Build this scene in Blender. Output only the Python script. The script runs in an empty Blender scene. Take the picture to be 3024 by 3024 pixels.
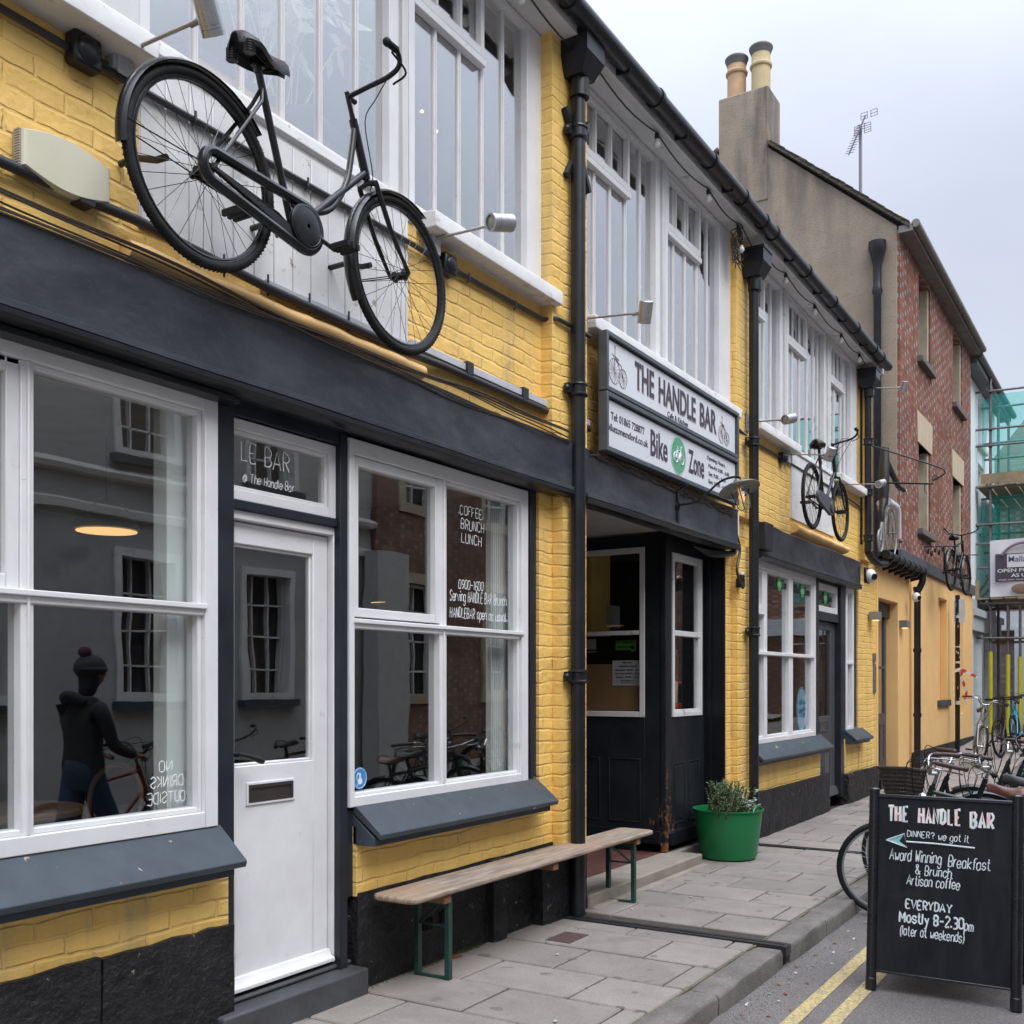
import bpy, bmesh, math, random
from mathutils import Vector, Matrix
random.seed(7)
S = bpy.context.scene
COL = S.collection
R = math.radians
# ------------------------------------------------------------------ camera
F0, CX, CY, D, H = 3100.0, 1512.0, 2016.0, 3.33, 1.5
ANG = math.atan(1918/3100.0); CA, SA = math.cos(ANG), math.sin(ANG)
cam = bpy.data.cameras.new('camera'); camo = bpy.data.objects.new('camera', cam); COL.objects.link(camo)
camo.location = (0, -D, H); camo.rotation_euler = (R(90), 0, ANG - R(90))
cam.sensor_width = 36; cam.lens = 36*3100/3024; cam.shift_y = (2016-1512)/3024; cam.clip_end = 600; cam.clip_start = 0.05
S.camera = camo
# ------------------------------------------------------------------ sky and sun
SUN_EL, SUN_AZ = R(58), R(200)
w = bpy.data.worlds.new('World'); S.world = w; w.use_nodes = True
nt = w.node_tree; N = nt.nodes; L = nt.links; N.clear()
out = N.new('ShaderNodeOutputWorld'); bg = N.new('ShaderNodeBackground'); L.new(bg.outputs[0], out.inputs[0])
sky = N.new('ShaderNodeTexSky'); sky.sky_type = 'NISHITA'; sky.sun_disc = False
sky.sun_elevation = SUN_EL; sky.sun_rotation = R(250); sky.air_density = 1.2; sky.dust_density = 3.0; sky.ozone_density = 1.5
tc = N.new('ShaderNodeTexCoord'); mp = N.new('ShaderNodeMapping'); mp.inputs['Scale'].default_value = (1.0, 1.0, 2.2)
L.new(tc.outputs['Generated'], mp.inputs[0])
no = N.new('ShaderNodeTexNoise'); no.inputs['Scale'].default_value = 1.7; no.inputs['Detail'].default_value = 5; no.inputs['Roughness'].default_value = .5
L.new(mp.outputs[0], no.inputs[0])
cr = N.new('ShaderNodeValToRGB'); cr.color_ramp.elements[0].position = .3; cr.color_ramp.elements[1].position = .7
cr.color_ramp.elements[0].color = (4.0, 4.3, 5.15, 1); cr.color_ramp.elements[1].color = (5.0, 5.4, 6.05, 1)
L.new(no.outputs[0], cr.inputs[0])
# an overcast sky is brighter overhead than at the horizon (CIE overcast sky)
sx = N.new('ShaderNodeSeparateXYZ'); L.new(tc.outputs['Generated'], sx.inputs[0])
pw = N.new('ShaderNodeMath'); pw.operation = 'POWER'; pw.inputs[1].default_value = 4.2; pw.use_clamp = True; L.new(sx.outputs[2], pw.inputs[0])
mr = N.new('ShaderNodeMapRange'); mr.inputs[1].default_value = 0.0; mr.inputs[2].default_value = 1.0
mr.inputs[3].default_value = 0.95; mr.inputs[4].default_value = 8.6; L.new(pw.outputs[0], mr.inputs[0])
mul = N.new('ShaderNodeVectorMath'); mul.operation = 'SCALE'; L.new(cr.outputs[0], mul.inputs[0]); L.new(mr.outputs[0], mul.inputs['Scale'])
mx = N.new('ShaderNodeMix'); mx.data_type = 'RGBA'; mx.inputs[0].default_value = .92
L.new(sky.outputs[0], mx.inputs[6]); L.new(mul.outputs[0], mx.inputs[7]); L.new(mx.outputs[2], bg.inputs[0])
bg.inputs[1].default_value = 0.1
sl = bpy.data.lights.new('sun', 'SUN'); sl.energy = 1.5; sl.angle = R(40); sl.color = (1, .97, .93)
so = bpy.data.objects.new('sun', sl); COL.objects.link(so)
dv = Vector((-0.35, -0.75, 1.0)).normalized()
so.rotation_euler = dv.to_track_quat('Z', 'Y').to_euler()
S.view_settings.view_transform = 'Standard'; S.view_settings.look = 'None'; S.view_settings.exposure = 0.66; S.view_settings.gamma = 1
S.render.resolution_x = 1024; S.render.resolution_y = 1024
try: S.cycles.max_bounces = 10; S.cycles.transparent_max_bounces = 16
except Exception: pass

def W(px, py, Y=0.0):            # photo ray met with the plane y = Y  -> (X, Z)
    u = px-CX; t = (D+Y)/(F0*SA-CA*u); return (t*(F0*CA+SA*u), H+t*(CY-py))
def zg(x):                       # the street climbs gently further up
    return 0.0 if x < 14 else min((x-14)*0.034, 1.2)

# ------------------------------------------------------------------ materials
MATS = {}
def new_mat(name):
    m = bpy.data.materials.new(name); m.use_nodes = True
    n = m.node_tree.nodes; b = n['Principled BSDF']; return m, n, m.node_tree.links, b
def noise(n, l, vec, scale, detail=4, rough=.55, dist=0):
    t = n.new('ShaderNodeTexNoise'); t.inputs['Scale'].default_value = scale; t.inputs['Detail'].default_value = detail
    t.inputs['Roughness'].default_value = rough; t.inputs['Distortion'].default_value = dist
    if vec is not None: l.new(vec, t.inputs['Vector'])
    return t.outputs[0]
def ramp(n, l, fac, stops):
    r = n.new('ShaderNodeValToRGB'); e = r.color_ramp.elements
    while len(e) < len(stops): e.new(.5)
    for k, (p, c) in enumerate(stops): e[k].position = p; e[k].color = (*c, 1) if len(c) == 3 else c
    l.new(fac, r.inputs[0]); return r.outputs[0]
def mixc(n, l, fac, a, b, mode='MIX'):
    m = n.new('ShaderNodeMix'); m.data_type = 'RGBA'; m.blend_type = mode
    for k, v in ((0, fac), (6, a), (7, b)):
        if isinstance(v, (int, float)): m.inputs[k].default_value = v
        elif isinstance(v, tuple): m.inputs[k].default_value = (*v, 1)
        else: l.new(v, m.inputs[k])
    return m.outputs[2]
def mth(n, l, op, a, b=None, c=None):
    m = n.new('ShaderNodeMath'); m.operation = op
    for k, v in enumerate((a, b, c)):
        if v is None: continue
        if isinstance(v, (int, float)): m.inputs[k].default_value = v
        else: l.new(v, m.inputs[k])
    return m.outputs[0]
def bump(n, l, b, height, strength=.3, dist=.01, prev=None):
    k = n.new('ShaderNodeBump'); k.inputs['Strength'].default_value = strength; k.inputs['Distance'].default_value = dist
    l.new(height, k.inputs['Height'])
    if prev is not None: l.new(prev, k.inputs['Normal'])
    l.new(k.outputs[0], b.inputs['Normal']); return k.outputs[0]
def objco(n): return n.new('ShaderNodeTexCoord').outputs['Object']

def pm(name, c1, c2=None, rough=.5, nscale=6, metal=0, bscale=None, bstr=.2, bdist=.003, spec=None, peel=None, pscale=20, pth=.72, speck=None):
    """painted / plain surface: two tones mottled by noise, fine bump, optional peeled spots"""
    if name in MATS: return MATS[name]
    m, n, l, b = new_mat(name); co = objco(n)
    c2 = c2 or tuple(x*.86 for x in c1)
    f = noise(n, l, co, nscale, 6, .6)
    col = ramp(n, l, f, [(.32, c2), (.68, c1)])
    if speck:
        sn = noise(n, l, co, speck[0], 3, .7); sm = ramp(n, l, sn, [(speck[1], (0, 0, 0)), (speck[1]+.06, (1, 1, 1))])
        col = mixc(n, l, sm, col, speck[2])
    if peel:
        pn = noise(n, l, co, pscale, 5, .65, .3); pmk = ramp(n, l, pn, [(pth, (0, 0, 0)), (pth+.015, (1, 1, 1))])
        col = mixc(n, l, pmk, col, peel)
    l.new(col, b.inputs['Base Color']); b.inputs['Metallic'].default_value = metal
    rr = ramp(n, l, noise(n, l, co, nscale*2.3, 4), [(.3, (rough*.85,)*3), (.7, (min(1, rough*1.15),)*3)])
    l.new(rr, b.inputs['Roughness'])
    if spec is not None: b.inputs['Specular IOR Level'].default_value = spec
    if bscale: bump(n, l, b, noise(n, l, co, bscale, 5, .6), bstr, bdist)
    MATS[name] = m; return m

def brick_paint(name, c1, c2, dirt, h=.075, wd=.235, depth=.012, rough=.55):
    """thickly painted old brickwork: courses show only as relief"""
    if name in MATS: return MATS[name]
    m, n, l, b = new_mat(name); co = objco(n)
    s = n.new('ShaderNodeSeparateXYZ'); l.new(co, s.inputs[0])
    wob = noise(n, l, co, 2.6, 3); wob2 = noise(n, l, co, 13, 4)
    u = mth(n, l, 'ADD', s.outputs[0], s.outputs[1])
    v = mth(n, l, 'ADD', s.outputs[2], mth(n, l, 'MULTIPLY', mth(n, l, 'SUBTRACT', wob, .5), .055))
    v = mth(n, l, 'ADD', v, mth(n, l, 'MULTIPLY', mth(n, l, 'SUBTRACT', wob2, .5), .016))
    u = mth(n, l, 'ADD', u, mth(n, l, 'MULTIPLY', mth(n, l, 'SUBTRACT', wob2, .5), .03))
    cb = n.new('ShaderNodeCombineXYZ'); l.new(u, cb.inputs[0]); l.new(v, cb.inputs[1])
    bt = n.new('ShaderNodeTexBrick'); l.new(cb.outputs[0], bt.inputs[0]); bt.inputs['Scale'].default_value = 1
    bt.inputs['Brick Width'].default_value = wd; bt.inputs['Row Height'].default_value = h
    bt.inputs['Mortar Size'].default_value = .010; bt.inputs['Mortar Smooth'].default_value = .75
    bt.inputs['Color1'].default_value = (0, 0, 0, 1); bt.inputs['Color2'].default_value = (1, 1, 1, 1); bt.inputs['Mortar'].default_value = (.5, .5, .5, 1)
    base = ramp(n, l, noise(n, l, co, 2.2, 5, .6), [(.3, c2), (.72, c1)])
    # grime sits in some of the joints and in scattered stains
    gm = mth(n, l, 'MULTIPLY', bt.outputs['Fac'], ramp(n, l, noise(n, l, co, 2.6, 4, .7), [(.50, (0,)*3), (.78, (.6,)*3)]))
    col = mixc(n, l, gm, base, dirt)
    st = ramp(n, l, noise(n, l, co, 5.5, 8, .75, .4), [(.62, (0,)*3), (.78, (.55,)*3)])
    col = mixc(n, l, st, col, tuple(a*.6+d*.4 for a, d in zip(c2, dirt)))
    mps = n.new('ShaderNodeMapping'); mps.inputs['Scale'].default_value = (7, 7, .8); l.new(co, mps.inputs[0])
    sk = ramp(n, l, noise(n, l, mps.outputs[0], 1.0, 5, .6), [(.47, (0,)*3), (.66, (.7,)*3)]); sk = mth(n, l, 'MULTIPLY', sk, ramp(n, l, noise(n, l, co, .9, 3), [(.40, (.2,)*3), (.58, (1,)*3)])); col = mixc(n, l, sk, col, (.50, .37, .16))
    fp = ramp(n, l, noise(n, l, co, 31, 4, .7), [(.66, (0,)*3), (.70, (.6,)*3)]); col = mixc(n, l, fp, col, (.62, .47, .24))
    hair = ramp(n, l, noise(n, l, co, 9, 2, .5, 2.5), [(.492, (0,)*3), (.5, (.5,)*3), (.508, (0,)*3)])
    hair = mth(n, l, 'MULTIPLY', hair, ramp(n, l, noise(n, l, co, 1.3, 2), [(.5, (0,)*3), (.65, (1,)*3)]))
    col = mixc(n, l, hair, col, dirt)
    l.new(col, b.inputs['Base Color']); b.inputs['Roughness'].default_value = rough
    inv = mth(n, l, 'SUBTRACT', 1.0, bt.outputs['Fac'])
    tilt = mth(n, l, 'MULTIPLY', bt.outputs['Color'], .28)
    soft = ramp(n, l, noise(n, l, co, 4.5, 3, .6), [(.35, (.15,)*3), (.65, (1,)*3)])
    hh = mth(n, l, 'ADD', mth(n, l, 'MULTIPLY', inv, soft), tilt)
    hh = mth(n, l, 'ADD', hh, mth(n, l, 'MULTIPLY', noise(n, l, co, 22, 6, .7), .9))
    hh = mth(n, l, 'ADD', hh, mth(n, l, 'MULTIPLY', noise(n, l, co, 5, 2), .8))
    bump(n, l, b, hh, .8, depth*.8)
    MATS[name] = m; return m

def flemish(name, red1, red2, head, mortar, P=.345, h=.078):
    if name in MATS: return MATS[name]
    m, n, l, b = new_mat(name); co = objco(n)
    s = n.new('ShaderNodeSeparateXYZ'); l.new(co, s.inputs[0])
    u = mth(n, l, 'DIVIDE', mth(n, l, 'ADD', s.outputs[0], s.outputs[1]), P)
    v = mth(n, l, 'DIVIDE', s.outputs[2], h)
    row = mth(n, l, 'FLOOR', v); fv = mth(n, l, 'FRACT', v)
    u = mth(n, l, 'ADD', u, mth(n, l, 'MULTIPLY', mth(n, l, 'MODULO', row, 2), .5))
    fu = mth(n, l, 'FRACT', u); cell = mth(n, l, 'FLOOR', u)
    hd = mth(n, l, 'LESS_THAN', fu, .33)
    cb = n.new('ShaderNodeCombineXYZ'); l.new(mth(n, l, 'ADD', cell, mth(n, l, 'MULTIPLY', hd, .37)), cb.inputs[0]); l.new(row, cb.inputs[1])
    wn = n.new('ShaderNodeTexWhiteNoise'); wn.noise_dimensions = '2D'; l.new(cb.outputs[0], wn.inputs['Vector'])
    red = mixc(n, l, wn.outputs[0], red1, red2)
    hdc = mixc(n, l, wn.outputs[0], head, tuple(x*.62 for x in head))
    hdm = mth(n, l, 'MULTIPLY', hd, mth(n, l, 'GREATER_THAN', mth(n, l, 'ADD', wn.outputs[0], mth(n, l, 'MULTIPLY', mth(n, l, 'SUBTRACT', noise(n, l, co, .8, 3), .5), 1.3)), .22))
    col = mixc(n, l, hdm, red, hdc)
    jm = mth(n, l, 'MAXIMUM', mth(n, l, 'LESS_THAN', fv, .13), mth(n, l, 'MAXIMUM', mth(n, l, 'LESS_THAN', fu, .03), mth(n, l, 'LESS_THAN', mth(n, l, 'ABSOLUTE', mth(n, l, 'SUBTRACT', fu, .33)), .018)))
    col = mixc(n, l, jm, col, mortar)
    gr = ramp(n, l, noise(n, l, co, 1.1, 6, .7), [(.35, (.62, .6, .6)), (.62, (1.05, 1.05, 1.05))])
    col = mixc(n, l, 1.0, col, gr, 'MULTIPLY')
    l.new(col, b.inputs['Base Color']); b.inputs['Roughness'].default_value = .85
    bump(n, l, b, mth(n, l, 'ADD', mth(n, l, 'SUBTRACT', 1.0, jm), mth(n, l, 'MULTIPLY', noise(n, l, co, 40, 3), .5)), .6, .008)
    MATS[name] = m; return m

def glass_mat(name, lo, hi, tint=(.9, .93, .93), wav=.02, wscale=1.6, rough=0.0):
    """window glass: reflection grows towards grazing angles, the rest lets the room behind show"""
    if name in MATS: return MATS[name]
    m, n, l, b = new_mat(name); n.remove(b); o = n['Material Output']
    co = objco(n)
    g = n.new('ShaderNodeBsdfGlossy'); g.inputs['Roughness'].default_value = rough; g.inputs['Color'].default_value = (1, 1, 1, 1)
    t = n.new('ShaderNodeBsdfTransparent'); t.inputs[0].default_value = (*tint, 1)
    lw = n.new('ShaderNodeLayerWeight'); lw.inputs[0].default_value = .5; pwf = mth(n, l, 'POWER', lw.outputs['Facing'], 4.0)      # same on both faces of the pane
    f = n.new('ShaderNodeMapRange'); f.inputs[1].default_value = 0; f.inputs[2].default_value = 1; f.inputs[3].default_value = lo; f.inputs[4].default_value = hi
    l.new(pwf, f.inputs[0])
    k = n.new('ShaderNodeBump'); k.inputs['Strength'].default_value = 1; k.inputs['Distance'].default_value = wav
    l.new(noise(n, l, co, wscale, 1.5, .4), k.inputs['Height']); l.new(k.outputs[0], g.inputs['Normal'])
    mm = n.new('ShaderNodeMixShader'); l.new(f.outputs[0], mm.inputs[0]); l.new(t.outputs[0], mm.inputs[1]); l.new(g.outputs[0], mm.inputs[2])
    l.new(mm.outputs[0], o.inputs[0]); MATS[name] = m; return m
def emit(name, c, st):
    if name in MATS: return MATS[name]
    m, n, l, b = new_mat(name); b.inputs['Base Color'].default_value = (*c, 1); b.inputs['Emission Color'].default_value = (*c, 1)
    b.inputs['Emission Strength'].default_value = st; MATS[name] = m; return m

YEL = lambda: brick_paint('yellow_painted_brick', (.86, .56, .165), (.79, .505, .135), (.46, .33, .13))
YELS = lambda: pm('yellow_smooth_render', (.80, .51, .215), (.72, .45, .18), .65, 2.2, bscale=35, bstr=.25, bdist=.004, speck=(7, .68, (.55, .36, .14)))
CHAR = lambda: pm('charcoal_gloss_paint', (.026, .030, .038), (.014, .017, .022), .36, 4, bscale=9, bstr=.35, bdist=.006, spec=.3)
SLATE = lambda: pm('slate_grey_paint', (.052, .067, .082), (.038, .049, .060), .42, 7, bscale=40, bstr=.3, bdist=.002, peel=(.40, .33, .25), pscale=11, pth=.672, spec=.35)
DARKD = lambda: pm('black_door_paint', (.010, .012, .016), (.005, .006, .008), .36, 5, bscale=25, bstr=.2, bdist=.003, spec=.22)
PLINTH = lambda: pm('black_plinth_paint', (.020, .020, .022), (.008, .008, .009), .5, 5, bscale=19, bstr=1.0, bdist=.03, spec=.32, peel=(.28, .25, .19), pscale=15, pth=.665)
WHITE = lambda: pm('white_gloss_paint', (.74, .735, .745), (.66, .655, .66), .38, 5, bscale=30, bstr=.25, bdist=.002, speck=(6, .655, (.60, .59, .58)), peel=(.45, .42, .38), pscale=26, pth=.70)
WHITEOLD = lambda: pm('white_weathered_paint', (.72, .715, .72), (.62, .61, .60), .5, 6, bscale=30, bstr=.4, bdist=.003, speck=(7, .62, (.50, .49, .46)), peel=(.36, .30, .24), pscale=17, pth=.665)
WPOST = lambda: pm('white_sooty_paint', (.66, .655, .66), (.54, .535, .53), .5, 3, bscale=30, bstr=.3, bdist=.003, speck=(5, .62, (.40, .39, .37)))
IRON = lambda: pm('black_iron_paint', (.015, .017, .022), (.006, .007, .009), .33, 6, bscale=30, bstr=.3, bdist=.002, spec=.42)
BIKEB = lambda: pm('black_bicycle_paint', (.013, .014, .016), (.005, .005, .006), .25, 12, bscale=60, bstr=.2, bdist=.001, spec=.45)
RUBBER = lambda: pm('tyre_rubber', (.016, .016, .017), (.007, .007, .007), .65, 20, bscale=160, bstr=.6, bdist=.003, spec=.25)
STEEL = lambda: pm('brushed_steel', (.36, .37, .39), (.26, .27, .28), .3, 14, metal=1)
CHROME = lambda: pm('chrome', (.50, .51, .53), (.36, .37, .38), .2, 14, metal=1)
STONE = lambda: pm('buff_stone', (.42, .36, .27), (.30, .25, .18), .85, 4, bscale=40, bstr=.4, bdist=.006)
def glass_lo(): return glass_mat('shop_glass', .12, .85, (.93, .95, .95), .0012, 2.2)
def glass_up(): return glass_mat('upper_glass', .34, .9, (.97, .975, .985), .004, 1.3)

# ------------------------------------------------------------------ mesh builder
WM = {}
class MB:
    def __init__(s): s.v = []; s.f = []; s.sm = []; s.cuts = []
    def add(s, vs, fs, sm=False):
        o = len(s.v); s.cuts.append((o, len(s.f))); s.v += [tuple(x) for x in vs]; s.f += [tuple(i+o for i in f) for f in fs]; s.sm += [sm]*len(fs); return s
    def box(s, x0, x1, y0, y1, z0, z1):
        if x0 > x1: x0, x1 = x1, x0
        if y0 > y1: y0, y1 = y1, y0
        if z0 > z1: z0, z1 = z1, z0
        v = [(x, y, z) for z in (z0, z1) for y in (y0, y1) for x in (x0, x1)]
        return s.add(v, [(0, 2, 3, 1), (4, 5, 7, 6), (0, 1, 5, 4), (2, 6, 7, 3), (0, 4, 6, 2), (1, 3, 7, 5)])
    def hexa(s, b, t):     # bottom 4, top 4 (both counter-clockwise from above)
        return s.add(list(b)+list(t), [(3, 2, 1, 0), (4, 5, 6, 7), (0, 1, 5, 4), (1, 2, 6, 5), (2, 3, 7, 6), (3, 0, 4, 7)])
    def prism(s, poly, axis, a, b):   # poly in the two other axes (order x,y,z without axis)
        def P(p, c):
            q = list(p); q.insert(axis, c); return tuple(q)
        n = len(poly); v = [P(p, a) for p in poly]+[P(p, b) for p in poly]
        return s.add(v, [tuple(range(n)), tuple(range(2*n-1, n-1, -1))]+[(i, n+i, n+(i+1) % n, (i+1) % n) for i in range(n)])
    def tube(s, pts, r, seg=8, caps=True, closed=False, flat=None):
        pts = [Vector(p) for p in pts]; n = len(pts); rs = r if isinstance(r, (list, tuple)) else [r]*n
        T = []
        for i in range(n):
            if closed: t = pts[(i+1) % n]-pts[i-1]
            else: t = pts[min(i+1, n-1)]-pts[max(i-1, 0)]
            T.append(t.normalized() if t.length > 1e-9 else Vector((0, 0, 1)))
        up = Vector((0, 0, 1)) if abs(T[0].z) < .9 else Vector((1, 0, 0))
        nn = (up-T[0]*up.dot(T[0])).normalized(); v = []
        for i in range(n):
            nn = nn-T[i]*nn.dot(T[i])
            if nn.length < 1e-6: nn = Vector((0, 1, 0))-T[i]*T[i].y
            nn.normalize(); bb = T[i].cross(nn)
            for k in range(seg):
                a = 2*math.pi*k/seg; v.append(pts[i]+nn*math.cos(a)*rs[i]+bb*math.sin(a)*rs[i])
        f = []
        m = n if closed else n-1
        for i in range(m):
            j = (i+1) % n
            for k in range(seg): f.append((i*seg+k, i*seg+(k+1) % seg, j*seg+(k+1) % seg, j*seg+k))
        if caps and not closed: f += [tuple(range(seg-1, -1, -1)), tuple((n-1)*seg+k for k in range(seg))]
        return s.add(v, f, True)
    def bar(s, a, b, r, seg=8): return s.tube([a, b], r, seg)
    def lathe(s, prof, c=(0, 0, 0), axis='z', seg=24):   # prof: (radius, height)
        v = []
        for rr, h in prof:
            for k in range(seg):
                a = 2*math.pi*k/seg; x, y = rr*math.cos(a), rr*math.sin(a)
                p = (x, y, h) if axis == 'z' else (x, h, y) if axis == 'y' else (h, x, y)
                v.append((p[0]+c[0], p[1]+c[1], p[2]+c[2]))
        f = []
        for i in range(len(prof)-1):
            for k in range(seg): f.append((i*seg+k, i*seg+(k+1) % seg, (i+1)*seg+(k+1) % seg, (i+1)*seg+k))
        f += [tuple(range(seg)), tuple((len(prof)-1)*seg+k for k in range(seg))]
        return s.add(v, f, True)
    def lathe_dir(s, prof, a, d, seg=20):
        q = Vector(d).to_track_quat('Z', 'Y'); v = []
        for rr, h in prof:
            for k in range(seg):
                an = 2*math.pi*k/seg; v.append(Vector(a)+q @ Vector((rr*math.cos(an), rr*math.sin(an), h)))
        f = []
        for i in range(len(prof)-1):
            for k in range(seg): f.append((i*seg+k, i*seg+(k+1) % seg, (i+1)*seg+(k+1) % seg, (i+1)*seg+k))
        f += [tuple(range(seg)), tuple((len(prof)-1)*seg+k for k in range(seg))]
        return s.add(v, f, True)
    def ball(s, c, r, sx=1, sy=1, sz=1, seg=14, rings=9):
        v = []
        for i in range(rings+1):
            ph = math.pi*i/rings
            for k in range(seg):
                a = 2*math.pi*k/seg
                v.append((c[0]+r*sx*math.sin(ph)*math.cos(a), c[1]+r*sy*math.sin(ph)*math.sin(a), c[2]+r*sz*math.cos(ph)))
        return s.add(v, [(i*seg+k, i*seg+(k+1) % seg, (i+1)*seg+(k+1) % seg, (i+1)*seg+k) for i in range(rings) for k in range(seg)], True)
    def torus(s, c, rad, r, axis='y', seg=40, ms=8, sq=1.0):
        pts = []
        for k in range(seg):
            a = 2*math.pi*k/seg; x, z = rad*math.cos(a), rad*math.sin(a)
            pts.append({'y': (c[0]+x, c[1], c[2]+z), 'z': (c[0]+x, c[1]+z, c[2]), 'x': (c[0], c[1]+x, c[2]+z)}[axis])
        return s.tube(pts, r, ms, closed=True)
    def frame(s, x0, x1, z0, z1, w, y0, y1, wb=None):
        wb = wb or w
        s.box(x0, x0+w, y0, y1, z0, z1); s.box(x1-w, x1, y0, y1, z0, z1)
        s.box(x0+w, x1-w, y0, y1, z1-w, z1); s.box(x0+w, x1-w, y0, y1, z0, z0+wb); return s
    def xform(s, M, start=0):
        for i in range(start, len(s.v)): s.v[i] = tuple(M @ Vector(s.v[i]))
        return s
    def build(s, name, mat, parent=None, bevel=0, label=None):
        me = bpy.data.meshes.new(name); me.from_pydata([tuple(v) for v in s.v], [], s.f)
        me.polygons.foreach_set('use_smooth', s.sm); me.materials.append(mat() if callable(mat) else mat)
        bm = bmesh.new(); bm.from_mesh(me); bmesh.ops.recalc_face_normals(bm, faces=bm.faces); bm.to_mesh(me); bm.free(); me.update()
        try: me.set_sharp_from_angle(angle=R(40))
        except Exception: pass
        o = bpy.data.objects.new(name, me); COL.objects.link(o)
        if parent is not None:
            o.parent = parent; o.matrix_parent_inverse = WM.get(parent.name, Matrix()).inverted()
        if bevel:
            b = o.modifiers.new('bevel', 'BEVEL'); b.width = bevel; b.segments = 2; b.limit_method = 'ANGLE'; b.angle_limit = R(40)
        if label: o['label'] = label
        return o
def build_each(mb, name, mat, parent=None, bevel=0):
    """every piece of the builder becomes a part of its own"""
    C = mb.cuts+[(len(mb.v), len(mb.f))]; out = []
    for (v0, f0), (v1, f1) in zip(C[:-1], C[1:]):
        q = MB(); q.v = mb.v[v0:v1]; q.f = [tuple(i-v0 for i in f) for f in mb.f[f0:f1]]; q.sm = mb.sm[f0:f1]; out.append(q.build(name, mat, parent, bevel))
    return out
def thing(name, label, cat, loc=(0, 0, 0), group=None):
    o = bpy.data.objects.new(name, None); COL.objects.link(o); o.empty_display_size = .2
    o.location = loc; WM[o.name] = Matrix.Translation(loc); o['label'] = label; o['category'] = cat
    if group: o['group'] = group
    return o
def tag(o, label, cat, group=None):
    o['label'] = label; o['category'] = cat
    if group: o['group'] = group
    return o
def struct(o): o['kind'] = 'structure'; return o
def copy_tree(o, parent=None):
    c = o.copy(); COL.objects.link(c)
    if parent is not None: c.parent = parent
    for ch in list(o.children): copy_tree(ch, c)
    return c
def arc(c, r, a0, a1, n, plane='xz'):
    o = []
    for i in range(n+1):
        a = R(a0+(a1-a0)*i/n); x, z = r*math.cos(a), r*math.sin(a)
        o.append((c[0]+x, c[1], c[2]+z) if plane == 'xz' else (c[0]+x, c[1]+z, c[2]) if plane == 'xy' else (c[0], c[1]+x, c[2]+z))
    return o
def smooth(pts, n=6):
    P = [Vector(p) for p in pts]; P = [P[0]*2-P[1]]+P+[P[-1]*2-P[-2]]; o = []
    for i in range(1, len(P)-2):
        for k in range(n):
            t = k/n; a, b, c, d = P[i-1:i+3]
            o.append(.5*((2*b)+(-a+c)*t+(2*a-5*b+4*c-d)*t*t+(-a+3*b-3*c+d)*t**3))
    o.append(P[-2]); return o

# ------------------------------------------------------------------ lettering
GL = {'A': "00 26 40|12 32", 'B': "00 06 26 35 34 23 03|23 32 31 20 00", 'C': "35 26 16 05 01 10 20 31", 'D': "00 06 16 35 31 10 00",
 'E': "36 06 00 30|03 23", 'F': "36 06 00|03 23", 'G': "35 26 16 05 01 10 20 31 33 23", 'H': "00 06|30 36|03 33", 'I': "00 06", 'K': "00 06|36 03 30",
 'L': "06 00 30", 'M': "00 06 22 46 40", 'N': "00 06 30 36", 'O': "16 05 01 10 20 31 35 26 16", 'P': "00 06 26 35 34 23 03", 'R': "00 06 26 35 34 23 03|13 30",
 'S': "35 26 16 05 04 32 31 20 10 01", 'T': "06 46|26 20", 'U': "06 01 10 20 31 36", 'V': "06 20 46", 'W': "06 10 24 30 46", 'Y': "06 23 46|23 20", 'Z': "06 36 00 30",
 'a': "33 24 14 03 01 10 20 31|34 30", 'b': "06 00|03 14 24 33 31 20 10 01", 'c': "33 24 14 03 01 10 20 31", 'd': "36 30|33 24 14 03 01 10 20 31",
 'e': "02 32 33 24 14 03 01 10 20 31", 'f': "36 26 15 10|04 24", 'g': "33 24 14 03 01 10 20 31|34 3a 2b 1b 0a", 'h': "06 00|03 14 24 33 30", 'i': "04 00|06 05",
 'k': "06 00|34 02 30", 'l': "06 00", 'm': "04 00|03 14 23 20|23 34 43 40", 'n': "04 00|03 14 24 33 30", 'o': "14 03 01 10 20 31 33 24 14", 'p': "04 0b|03 14 24 33 31 20 10 01",
 'r': "04 00|02 14 24", 's': "33 24 14 03 12 22 31 20 10 01", 't': "16 11 20 30|04 24", 'u': "04 01 10 20 31|34 30", 'v': "04 20 44", 'w': "04 10 22 30 44", 'x': "04 30|00 34",
 'y': "04 21|34 1b 0b", 'z': "04 34 00 30", '0': "16 05 01 10 20 31 35 26 16", '1': "05 16 10", '2': "05 16 26 35 34 00 30", '3': "06 26 35 34 23 13|23 32 31 20 00",
 '4': "20 26 02 32", '5': "36 06 03 23 32 31 20 00", '6': "36 16 03 01 10 20 31 32 23 03", '7': "06 36 10", '8': "13 04 05 16 26 35 34 23 13 02 01 10 20 31 32 23",
 '9': "33 13 04 05 16 26 35 33 10", '&': "40 05 16 25 02 01 10 20 42", '?': "05 16 26 35 34 23 22|21 20", '@': "33 24 13 12 21 32 34|32 31 41 44 35 25 14 03 01 10 30", '-': "03 33", ':': "01 02|04 05",
 '.': "00 01", '(': "16 04 01 1a", ')': "06 14 11 0a", "'": "05 06", '/': "00 36"}
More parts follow.
